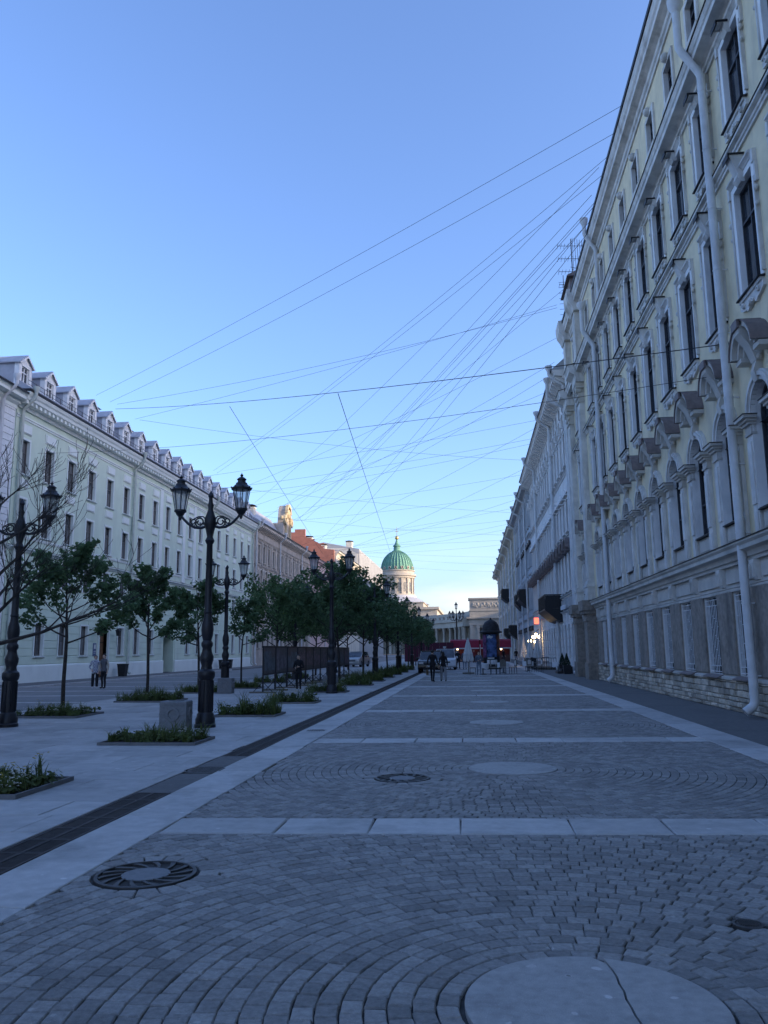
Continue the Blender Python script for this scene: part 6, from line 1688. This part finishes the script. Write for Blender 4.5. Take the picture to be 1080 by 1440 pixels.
person('woman in black top and pale wide trousers walking beside the man', -1.57, 45.2, 3.3, 1.62, BLK, GREY, HB, SHOE, dict(WALK, wide=1.4), long_hair=True)
person('woman in denim jacket and jeans standing left of the cafe table', 0.45, 53.2, 0.1, 1.58, DEN, JEAN, HBR, WSHOE, PHONE, long_hair=True)
person('person in a pale top walking beyond the couple', -2.0, 74.0, 3.0, 1.65, WHT, GREY, HB, SHOE, WALK)
person('person in dark clothes walking in front of the maroon hoarding', -1.25, 74.5, 0.2, 1.70, DRK, BLK, HB, SHOE, WALK)
person('person in dark coat beside the walker at the hoarding', -1.62, 78.5, 0.4, 1.72, BLK, BLK, HB, SHOE, WALK, coat=0.6)
person('person in jeans half hidden behind the closed white parasol', -0.62, 72.0, 3.2, 1.66, DEN, JEAN, HBR, SHOE, STAND)
person('person in blue jeans near the right-hand wall beyond the cafe', 5.2, 97.0, 0.4, 1.75, BLK, JEAN, HB, SHOE, STAND)
person('waiter in black standing at the lit cafe entrance', 5.9, 79.0, 1.4, 1.72, BLK, BLK, HB, SHOE, STAND)
person('person in a wine-red top in front of the crimson awnings', 0.3, 106.0, 0.3, 1.68, RED, BLK, HB, SHOE, STAND)
person('person in a pale top at the left end of the crimson pavilion', -1.9, 108.0, 2.8, 1.70, WHT, JEAN, HBR, SHOE, WALK)
person('person in black under the right crimson awning', 4.3, 112.0, 0.5, 1.70, BLK, DRK, HB, SHOE, STAND)
# the man's bag
bg_ = tag(empty('bag', (-2.43, 44.8, 0)), 'brown and black bag carried low by the walking man', 'bag')
b = MB(); b.cbox(-0.06, 0.06, -0.16, 0.16, 0.36, 0.66, 0.03); b.build('body', mat('bag_leather', (0.10, 0.065, 0.03), 0.6, 0.2, 9), bg_)
b = MB(); b.tube([(0,-0.10,0.66),(0,-0.06,0.80),(0,0.06,0.80),(0,0.10,0.66)], 0.012, 5); b.build('strap', MT['black'], bg_)

# ================================================================== CARS
def car(label, x, y, rz, paint, L_=4.5, W_=1.82, H_=1.62):
    t = tag(empty('parked_car', (x, y, -0.0), rz), label, 'car')
    hw = W_/2; a = L_/2
    prof = [(-a,0.35),(-a-0.02,0.62),(-a+0.06,0.86),(-a+0.25,0.94),(-a+0.95,1.02),(-a+1.0,1.02),(a-0.75,1.02),(a-0.12,0.98),(a,0.75),(a,0.35),(a-0.1,0.24),(-a+0.1,0.24)]
    b = MB(); n = len(prof); rows = [(-hw, 0.90), (-hw*0.99, 0.97), (-hw*0.93, 1.0), (hw*0.93, 1.0), (hw*0.99, 0.97), (hw, 0.90)]
    vs = []
    for w_, k_ in rows:
        for px, pz in prof: vs.append((px*(0.985 if k_ < 0.95 else 1.0), w_, 0.62+(pz-0.62)*k_))
    fs = [(r_*n+i, r_*n+(i+1) % n, (r_+1)*n+(i+1) % n, (r_+1)*n+i) for r_ in range(len(rows)-1) for i in range(n)]
    fs += [tuple(range(n-1,-1,-1)), tuple((len(rows)-1)*n+i for i in range(n))]
    b.add(vs, fs); b.build('body', paint, t, 35)
    cab = [(-a+0.98,1.0),(-a+1.72,H_-0.06),(-a+2.1,H_),(a-1.0,H_),(a-0.62,H_-0.10),(a-0.22,1.0)]
    b = MB(); n = len(cab); vs = []
    for w_, k_ in ((-hw*0.93,0.0),(-hw*0.78,1.0),(hw*0.78,1.0),(hw*0.93,0.0)):
        for px, pz in cab: vs.append((px, w_ if k_ == 0 or pz > 1.2 else w_*1.15, pz if k_ else 1.0+(pz-1.0)*0.35))
    fs = [(r_*n+i, r_*n+(i+1) % n, (r_+1)*n+(i+1) % n, (r_+1)*n+i) for r_ in range(3) for i in range(n)] + [tuple(range(n-1,-1,-1)), tuple(3*n+i for i in range(n))]
    b.add(vs, fs); b.build('glasshouse', MT['glass'], t, 25)
    b = MB(); b.box(-a+2.0, a-0.85, -hw*0.77, hw*0.77, H_-0.01, H_+0.035)
    for sg in (-1, 1):
        b.tube([(-a+0.98, sg*hw*0.90, 1.0), (-a+1.95, sg*hw*0.79, H_)], 0.035, 5); b.tube([(a-0.25, sg*hw*0.90, 1.0), (a-0.72, sg*hw*0.79, H_)], 0.06, 5); b.tube([(0.15, sg*hw*0.93, 1.0), (0.1, sg*hw*0.79, H_)], 0.035, 5)
    b.build('roof', paint, t, 40)
    for wx in (-a+0.85, a-0.85):
        for sg in (-1, 1):
            b = MB(); b.lathe([(0.20,-0.10),(0.31,-0.10),(0.335,-0.06),(0.335,0.06),(0.31,0.10),(0.20,0.10)], 20); w = b.build('wheel', MT['tyre'], t, 40); w.location = (wx, sg*(hw-0.09), 0.335); w.rotation_euler = (math.pi/2, 0, 0)
            b = MB(); b.lathe([(0.205,-0.09),(0.205,0.09),(0.05,0.10),(0,0.105)], 12)
            for k in range(5): b.tube([(0.05*math.cos(k*1.257),0.05*math.sin(k*1.257),0.10),(0.2*math.cos(k*1.257),0.2*math.sin(k*1.257),0.10)], 0.02, 4)
            q = b.build('rim', MT['rim'], w, 40); q.rotation_euler = (0 if sg < 0 else math.pi, 0, 0)
    for sg in (-1, 1):
        b = MB(); b.box(-a-0.01, -a+0.15, min(sg*hw*0.92, sg*hw*0.55), max(sg*hw*0.92, sg*hw*0.55), 0.68, 0.82); b.build('headlight', MT['headlight'], t)
        b = MB(); b.box(a-0.15, a+0.012, min(sg*hw*0.92, sg*hw*0.62), max(sg*hw*0.92, sg*hw*0.62), 0.72, 0.92); b.build('taillight', MT['taillight'], t)
        b = MB(); b.sphere((-a+1.25, sg*(hw+0.09), 1.06), 0.10, 8, 6, sx=0.6); b.build('mirror', paint, t, 50)
    b = MB(); b.box(-a-0.025, -a, -0.26, 0.26, 0.44, 0.55); b.build('number_plate', MT['pale'], t)
    b = MB(); b.box(-a-0.02, -a+0.02, -hw*0.5, hw*0.5, 0.60, 0.72); b.build('radiator_grille', MT['black'], t)
    return t
car('black car parked behind the walking man', -3.15, 64.0, math.pi/2, MT['car_black'], 4.6, 1.85, 1.62)
car('silver car parked on the left road between the trees', -12.4, 88.0, math.pi/2-0.15, MT['car_silver'], 4.4, 1.8, 1.6)
car('white car parked behind the black one', -2.3, 72.5, math.pi/2, MT['car_white'], 4.6, 1.85, 1.75)
car('dark car standing on the left road beyond the silver one', -15.6, 97.0, math.pi/2, MT['car_black'], 4.5, 1.8, 1.55)

# ================================================================== POSTER COLUMN, PARASOLS, CAFE
t = tag(empty('poster_column', (1.75, 72.5, 0)), 'dark round poster column with domed roof in the middle of the street', 'poster column')
b = MB(); b.lathe([(0.85,0),(0.85,0.18),(0.74,0.24),(0.72,3.05),(0.78,3.1)], 28); b.build('drum', MT['black'], t, 35)
b = MB(); b.lathe([(0.74,3.1),(0.98,3.14),(1.0,3.24),(0.80,3.32),(0.76,3.50),(0.70,3.78),(0.55,4.05),(0.32,4.22),(0.10,4.30),(0.08,4.42),(0.0,4.48)], 28); b.build('dome', MT['darkmetal'], t, 35)
def curved_sheet(r, a0, a1, z0, z1, n=8):
    b = MB(); vs = []; 
    for i in range(n+1):
        a = a0+(a1-a0)*i/n; vs += [(r*math.cos(a), r*math.sin(a), z0), (r*math.cos(a), r*math.sin(a), z1)]
    b.add(vs, [(2*i, 2*i+2, 2*i+3, 2*i+1) for i in range(n)]); return b
blue_p = mat('blue_poster', (0.06, 0.10, 0.22), 0.6, 0.9, 2.6); pink_p = mat('violet_poster', (0.16, 0.06, 0.14), 0.6, 0.8, 3.0); red_p = mat('red_brown_poster', (0.14, 0.05, 0.03), 0.6, 0.7, 3.0)
p = curved_sheet(0.735, 4.1, 5.35, 1.05, 3.0).build('poster', blue_p, t)
b = MB(); rg = random.Random(8)
for (aa, zz, r_) in ((4.35,2.75,0.10),(4.5,2.8,0.13),(4.65,2.74,0.11),(4.8,2.78,0.08)): b.sphere((0.74*math.cos(aa), 0.74*math.sin(aa), zz), r_, 8, 6, sy=0.15)
b.build('poster_print', MT['pale'], p, 60)
curved_sheet(0.735, 5.38, 6.3, 1.1, 2.9).build('poster', red_p, t); curved_sheet(0.735, 3.1, 4.05, 1.0, 2.95).build('poster', pink_p, t)
curved_sheet(0.738, 4.1, 5.35, 0.42, 0.80).build('notice', MT['cloth'], t); curved_sheet(0.738, 4.2, 5.0, 0.88, 1.0).build('notice', MT['pale'], t)

def parasol(label, x, y, h=2.55, r=0.42):
    t = tag(empty('closed_parasol', (x, y, 0)), label, 'parasol', 'closed white cafe parasols')
    b = MB(); b.box(-0.42, 0.42, -0.42, 0.42, 0, 0.10); b.build('base', MT['wood'], t)
    b = MB(); b.lathe([(0.035,0.1),(0.03,h-0.1)], 8); b.build('pole', MT['wood'], t)
    b = MB(); n = 16; zs = [(0.85, 0.95), (1.05, 1.0), (1.6, 0.72), (2.1, 0.42), (h, 0.06)]; vs = []
    for z, k_ in zs:
        for i in range(n): rr_ = r*k_*(1.0 if i % 2 else 0.66); vs.append((rr_*math.cos(2*math.pi*i/n), rr_*math.sin(2*math.pi*i/n), z + (0.05*(i % 2) if z < 1 else 0)))
    fs = [(j*n+i, j*n+(i+1) % n, (j+1)*n+(i+1) % n, (j+1)*n+i) for j in range(4) for i in range(n)] + [tuple(4*n+i for i in range(n))]
    b.add(vs, fs); b.build('canopy', MT['canvas'], t, 30)
    b = MB(); b.lathe([(r*0.68,1.35),(r*0.80,1.36),(r*0.78,1.41),(r*0.66,1.42)], 14); b.build('tie_band', MT['canvas'], t)
parasol('closed white parasol on a wooden base in the middle of the street', -0.25, 58.8)
parasol('closed white parasol nearest to the lit cafe entrance', 5.75, 73.0, 3.0)
parasol('closed white parasol, middle one of three by the right wall', 5.5, 78.0, 3.0)
parasol('closed white parasol, farthest of three by the right wall', 5.3, 84.0, 3.0)
def cafe_table(label, x, y):
    t = tag(empty('cafe_table', (x, y, 0)), label, 'table', 'cafe tables with white cloths')
    b = MB(); n = 20; vs = []
    for r_, z in ((0.0,0.745),(0.40,0.745),(0.42,0.735)): vs += [(r_*math.cos(2*math.pi*i/n), r_*math.sin(2*math.pi*i/n), z) for i in range(n)]
    vs += [((0.43+0.04*math.sin(i*2.5))*math.cos(2*math.pi*i/n), (0.43+0.04*math.sin(i*2.5))*math.sin(2*math.pi*i/n), 0.40+0.04*math.cos(i*1.3)) for i in range(n)]
    b.add(vs, [(j*n+i, j*n+(i+1) % n, (j+1)*n+(i+1) % n, (j+1)*n+i) for j in range(3) for i in range(n)]); b.build('tablecloth', MT['cloth'], t, 50)
    b = MB(); b.lathe([(0.25,0),(0.25,0.03),(0.04,0.06),(0.035,0.73)], 12); b.build('pedestal', MT['black'], t)
chm = [MB() for _ in range(4)]
chm[0].cbox(-0.22, 0.22, -0.22, 0.22, 0.43, 0.48, 0.02)
chm[1].ext_y([(-0.21,0.50),(0.21,0.50),(0.22,0.80)] + arc(0,0.80,0.22,0,math.pi,8) + [(-0.22,0.80)], 0.19, 0.23)
chm[2].ext_y([(-0.12,0.58),(0.12,0.58),(0.13,0.80)] + arc(0,0.80,0.13,0,math.pi,8) + [(-0.13,0.80)], 0.175, 0.189)
chm[3].tube([(0,0,0),(0,0,0.43)], [0.016,0.02], 6)
CH = [chm[0].mesh('seat', MT['wood']), chm[1].mesh('backrest', MT['wood']), chm[2].mesh('back_pad', MT['canvas']), chm[3].mesh('leg', MT['black'])]
def chair(label, x, y, rz):
    t = tag(empty('cafe_chair', (x, y, 0), rz), label, 'chair', 'cafe chairs')
    place('seat', CH[0], t); bk_ = place('backrest', CH[1], t); place('back_pad', CH[2], bk_)
    for sx in (-0.19, 0.19):
        for sy in (-0.19, 0.19): place('leg', CH[3], t, (sx, sy, 0))
cafe_table('white-clothed cafe table just behind the woman in denim', 0.75, 57.0); chair('cafe chair left of the table behind the woman in denim', 0.05, 57.1, 1.57); chair('cafe chair right of the table behind the woman in denim', 1.45, 56.8, -1.57)
cafe_table('white-clothed cafe table in front of the poster column', 2.25, 60.0); chair('cafe chair left of the table in front of the poster column', 1.5, 57.8, 1.4); chair('cafe chair with pale back nearest the camera in front of the poster column', 2.1, 57.2, 3.3); chair('cafe chair right of the table in front of the poster column', 2.85, 57.9, -1.2)
cafe_table('white-clothed cafe table by the pale right band', 4.35, 64.5); chair('cafe chair right of the table by the pale right band', 4.9, 60.6, -1.3); chair('cafe chair left of the table by the pale right band', 4.3, 61.2, 0.4); chair('cafe chair behind the table by the pale right band', 4.5, 66.0, 2.6)
cafe_table('white-clothed cafe table beside the conical shrubs', 6.25, 60.8)
# cafe deck: railing, planters with conical shrubs, steps
t = tag(empty('deck_railing', (6.3, 71.5, 0)), 'low black metal railing round the cafe entrance on the right', 'railing')
for (x0, y0, x1, y1) in ((-1.0,-3.2,-1.0,3.2), (-1.0,-3.2,0.6,-3.2), (-1.0,3.2,0.6,3.2)):
    b = MB()
    for z in (0.15, 0.55, 0.95): b.tube([(x0,y0,z),(x1,y1,z)], 0.025, 5)
    n = int(max(abs(x1-x0), abs(y1-y0))/0.2)
    for i in range(n+1): b.tube([(x0+(x1-x0)*i/n, y0+(y1-y0)*i/n, 0.0), (x0+(x1-x0)*i/n, y0+(y1-y0)*i/n, 0.95)], 0.012, 4)
    b.build('rail_side', MT['black'], t)
b = MB(); b.box(-0.9, 0.6, -3.1, 3.1, 0.0, 0.18); b.build('deck', MT['wood'], t)
def shrub(label, x, y):
    t = tag(empty('planter_shrub', (x, y, 0)), label, 'shrub', 'conical shrubs in dark planters')
    t.scale = (0.78, 0.78, 0.72)
    b = MB(); b.frus(0, 0, 0, 0.82, 0.28, 0.28, 0.34, 0.34); b.build('planter', MT['black'], t)
    rg = random.Random(int(y*10)); b = MB()
    for _ in range(1400):
        f = rg.random()**0.7; z = 0.80 + 1.15*(1-f); r_ = 0.33*min(1, f*1.2+0.05)*math.sqrt(rg.random()*0.5+0.5); a = rg.uniform(0,6.28); c = Vector((r_*math.cos(a), r_*math.sin(a), z)); n_ = Vector((math.cos(a), math.sin(a), rg.uniform(-0.2,0.9))).normalized(); u_ = n_.orthogonal().normalized(); v_ = n_.cross(u_); s_ = 0.04
        b.add([tuple(c-u_*s_), tuple(c+v_*s_*0.6), tuple(c+u_*s_), tuple(c-v_*s_*0.6)], [(0,1,2,3)], tone=rg.random())
    b.build('foliage', MT['evergreen'], t, tone=True)
shrub('conical evergreen in a dark planter, farther of the pair by the stone piers', 6.45, 59.6); shrub('conical evergreen in a dark planter, nearer of the pair by the stone piers', 6.40, 56.4)
t = tag(empty('entrance_steps', (6.6, 58.0, 0)), 'small dark entrance steps between the conical shrubs', 'steps')
for k in range(3): b = MB(); b.box(-0.75+k*0.28, 0.4, -0.7, 0.7, k*0.16, (k+1)*0.16-0.004); b.build('step', MT['darkmetal'], t)
# lit cafe entrance lamps
t = tag(empty('entrance_chandelier', (6.35, 81.0, 0)), 'glowing cluster of warm bulbs over the cafe entrance', 'lamp')
b = MB(); b.tube([(0.65,0,3.6),(0.2,0,3.55),(0,0,3.35)], 0.03, 5); b.tube([(-0.3,0,2.95),(0,0,3.35),(0.3,0,2.95)], 0.02, 5); b.tube([(0,-0.4,2.95),(0,0,3.35),(0,0.4,2.95)], 0.02, 5); b.build('bracket', MT['black'], t)
for (dx, dy, dz) in ((-0.3,0,2.85),(0.3,0,2.85),(0,-0.4,2.85),(0,0.4,2.85),(0,0,3.1),(-0.1,0.1,2.4)): b = MB(); b.sphere((dx,dy,dz), 0.13, 10, 8); b.build('bulb', MT['lit'], t, 60)
t = tag(empty('wall_sconce', (6.5, 92.0, 0)), 'single warm lit wall lamp left of the chandelier', 'lamp')
b = MB(); b.tube([(0.45,0,2.9),(0.1,0,2.9),(0,0,2.75)], 0.03, 5); b.build('bracket', MT['black'], t); b = MB(); b.sphere((0,0,2.55), 0.2, 10, 8); b.build('bulb', MT['lit'], t, 60)
t = tag(empty('lit_sign', (6.3, 82.0, 0)), 'small red lit sign on a bracket above the cafe lamps', 'sign')
b = MB(); b.box(0.0, 0.45, -0.06, 0.06, 4.15, 4.75); b.build('board', MT['redsign'], t); b = MB(); b.box(0.45, 0.7, -0.02, 0.02, 4.4, 4.46); b.build('bracket', MT['black'], t)
# crimson pavilion and maroon hoarding at the end
t = tag(empty('cafe_pavilion', (1.4, 118, 0)), 'street cafe pavilion with crimson awnings across the end of the street', 'pavilion')
for (x0, x1) in ((-4.4, -0.3), (-0.1, 4.2)):
    b = MB(); b.ext_u([(-1.6, 1.95), (-1.65, 1.95), (-1.45, 2.95), (-0.2, 3.15), (-0.2, 3.1), (-1.4, 2.9)], x0, x1); b.build('awning', MT['awning'], t)
    b = MB(); b.box(x0, x1, -1.72, -1.66, 1.80, 1.96); b.build('valance', MT['canvas'], t)
b = MB(); b.box(-4.3, 4.1, 0.5, 0.7, 0, 3.0); b.box(-4.3, 4.1, -0.2, 0.5, 2.9, 3.05); b.build('back_wall', MT['hoard'], t)
for x0 in (-4.3, -2.2, -0.2, 2.0, 4.0): b = MB(); b.box(x0, x0+0.1, -1.5, -1.4, 0, 2.4); b.build('post', MT['pale'], t)
b = MB(); b.box(-4.2, 4.0, -1.4, -1.3, 0, 0.95); b.build('counter', mat('dark_counter', (0.10, 0.05, 0.04), 0.7), t)
for x0 in (-3.4, -1.6, 1.0, 2.8): b = MB(); b.sphere((x0, -0.6, 1.75), 0.12, 8, 6); b.build('bulb', MT['lit'], t)
t = tag(empty('hoarding', (-6.0, 116, 0)), 'dark maroon site hoarding behind the parked cars', 'hoarding')
hm_ = MB(); hm_.box(-0.49, 0.49, -0.04, 0.04, 0.1, 2.75); hm_ = hm_.mesh('board', MT['hoard'])
for k in range(7): place('board', hm_, t, (-3.0+k*1.0, 0, 0))
b = MB(); b.box(-3.5, 3.5, 0.05, 0.12, 0.3, 0.45); b.box(-3.5, 3.5, 0.05, 0.12, 2.3, 2.45); b.build('rail', MT['black'], t)
b = MB(); b.ring_arch(0.15, 0.22, -0.06, -0.045, 0, 6.28, (2.2, 1.7), 12); b.box(1.8, 2.6, -0.06, -0.045, 1.3, 1.42); b.box(2.0, 2.4, -0.06, -0.045, 1.95, 2.2); b.build('emblem', MT['pale'], t)

# ================================================================== ROOF AERIALS
t = tag(empty('roof_aerial', (7.25, 50.0, 22.6)), 'comb-like rack of thin aerials on the roof of the yellow building', 'aerial')
b = MB(); b.tube([(0,0,0),(0,0,5.6)], 0.035, 5); b.build('mast', MT['iron'], t)
for k in range(4):
    b = MB(); z = 2.4 + k*0.9; b.tube([(-0.9,-0.1,z),(0.9,0.1,z)], 0.018, 4)
    for q in range(9): b.tube([(-0.88+q*0.22,-0.35,z),(-0.88+q*0.22,0.35,z)], 0.012, 4)
    b.build('aerial_bar', MT['iron'], t)
b = MB()
for q in range(8): b.tube([(-0.2+q*0.16, -2.0+q*0.1, 1.2), (-0.2+q*0.16, -2.0+q*0.1, 4.6)], 0.014, 4)
b.tube([(-0.4,-2.1,2.6),(1.1,-1.2,2.6)], 0.02, 4); b.build('rod_screen', MT['iron'], t)
t = tag(empty('roof_aerial', (7.5, 56.5, 21.4)), 'tall ladder-like aerial left of the comb rack on the right roof', 'aerial')
b = MB(); b.tube([(0,0,0),(0,0,7.4)], 0.03, 5); b.build('mast', MT['iron'], t)
b = MB()
for q in range(14): b.tube([(-0.35,0,1.4+q*0.42),(0.35,0,1.4+q*0.42)], 0.016, 4)
b.build('rungs', MT['iron'], t)
t = tag(empty('roof_aerial', (-30, 128, 18.5)), 'thin aerial on the roof behind the carved gable', 'aerial')
b = MB(); b.tube([(0,0,0),(0,0,6.0)], 0.06, 5); b.build('mast', MT['iron'], t); b = MB(); b.tube([(-1,0,5.2),(1,0,5.2)], 0.04, 4); b.tube([(-0.7,0,4.4),(0.7,0,4.4)], 0.04, 4); b.build('aerial_bar', MT['iron'], t)

# ================================================================== OVERHEAD CABLES (roof to roof across the street)
CB = [((6.2,27.85,21.7),(-26,52.4,19.8),'highest and nearest thin cable, from the right roof to the left dormers'), ((6.2,29.5,21.7),(-26,54.6,20.0),'second highest cable, just below the topmost one'),
      ((6.2,31.0,21.7),(-26,78.8,20.2),'upper cable of the close pair running to the middle of the mint roof'), ((6.2,32.3,21.7),(-26,80.0,20.2),'lower cable of the close pair running to the middle of the mint roof'),
      ((6.2,34.4,21.7),(-27,123.3,22.0),'first cable of the fan that meets at the carved gable'), ((6.2,34.8,21.7),(-27,126.0,23.0),'second cable of the fan that meets at the carved gable'), ((6.2,36.1,21.7),(-27,129.5,23.1),'third cable of the fan that meets at the carved gable'),
      ((6.2,37.4,21.7),(-27,153.5,22.5),'fourth and flattest cable of the fan towards the brick flank'), ((6.2,50.3,23.6),(-26,55.8,20.2),'sagging cable from the aerials to the left dormers'), ((6.2,50.3,23.8),(-26,59.1,20.0),'twin cable from the aerials to the chimneys on the left'),
      ((6.2,51.5,22.0),(-26,86.5,19.6),'cable from the red attic block to the far mint dormers'), ((6.2,53.4,21.0),(-27,110.9,22.0),'cable from the white building to the sandstone house'), ((6.2,67.5,21.0),(-26,74.5,18.6),'cable straight across from the white building roof'),
      ((6.2,73.3,20.9),(-26,77.9,18.0),'second cable straight across from the white building roof'), ((6.2,75.2,20.9),(-26,86.5,19.2),'third cable straight across from the white building roof'), ((6.2,99.1,20.6),(-27,108.8,19.5),'cable across in front of the sandstone house'),
      ((6.0,109.2,20.6),(-27,132.0,20.0),'low cable from the grey building to the sandstone house'), ((6.0,121.9,20.4),(-27,153.5,21.0),'low cable from the cream building to the pink house'), ((6.0,127.3,20.4),(-27,183.0,24.0),'low cable from the cream building to the tall cream house'),
      ((6.0,138.3,20.2),(-27,126.1,18.6),'low level cable above the green dome'), ((6.0,144.8,20.2),(-27,162.2,21.5),'low slanting cable above the green dome'), ((6.0,162.6,20.0),(-27,200,26.5),'far cable crossing just above the dome cross'),
      ((6.0,175,19.8),(-27,205,26.0),'far cable crossing behind the dome tip'), ((6.0,190,19.7),(-27,220,25.6),'farthest cable, low over the avenue'), ((6.2,89,20.9),(-27,102.5,19.8),'cable across from the white building to the sandstone roof edge'), ((6.2,56,21.0),(-27,115.7,20.4),'cable from the white building down to the gable'),
      ((6.2,82,20.9),(-26,60,20.2),'cable slanting back from the white building to the mint chimneys'), ((6.0,112,20.5),(-26,84,19.5),'cable slanting back from the grey building to the mint dormers'), ((6.0,133,20.3),(-27,104,19.6),'cable slanting back from the cream building to the sandstone house')]
CB += [((6.2,33.2,22.6),(-26,95.0,19.8),'cable of the upper fan that ends above the last mint dormer'), ((6.2,35.4,22.6),(-27,118.5,22.4),'cable of the upper fan that ends on top of the carved gable'), ((6.2,38.6,22.6),(-27,140.0,20.5),'cable of the upper fan that ends at the pink house'),
       ((6.2,45.0,22.6),(-27,104.0,19.4),'cable from the far end of the yellow roof to the sandstone cornice'), ((6.2,60.0,21.0),(-26,92.0,18.6),'cable from the white roof to the last mint window bay'), ((6.2,70.0,21.0),(-27,128.0,18.8),'cable from the white roof to the pink house corner'),
       ((6.2,86.0,20.9),(-27,145.0,18.6),'cable from the end of the white roof to the pink house'), ((6.0,103.0,20.6),(-27,165.0,22.5),'cable from the grey roof to the brick flank'), ((6.0,118.0,20.4),(-27,120.0,19.0),'cable level across from the grey building end to the gable foot')]
def cable(label, a, b_, sag, r, name='overhead_cable', group='overhead cables across the street'):
    A_, B_ = Vector(a), Vector(b_); pts = []
    for i in range(17):
        f = i/16; p = A_.lerp(B_, f); p.z -= sag*4*f*(1-f); pts.append(tuple(p))
    m_ = MB(); m_.tube(pts, r, 4); o = m_.build(name, MT['cable'], None, 60); tag(o, label, 'cable', group); return o
for i, (a, b_, lb) in enumerate(CB):
    d = (Vector(a)-Vector(b_)).length
    cable(lb, a, b_, 0.006*d + (i % 3)*0.12, 0.008 + 0.00006*d)
cable('long dark sagging cable from the yellow wall to the mint roof', (6.9, 21.13, 9.62), (-26.2, 56.0, 19.9), 0.35, 0.014)
cable('lower thin twin of the long dark cable, ending at the yellow wall', (6.9, 21.5, 8.9), (-26.2, 45.6, 13.9), 0.5, 0.008)
cable('guy wire dropping from the long cable towards the avenue, nearer the middle', (-5.7, 34.7, 13.25), (-17.0, 184.0, 21.0), 0.1, 0.016)
cable('guy wire dropping from the long cable on the left, towards the sandstone house', (-13.2, 42.6, 15.4), (-24.0, 131.0, 17.5), 0.1, 0.016)
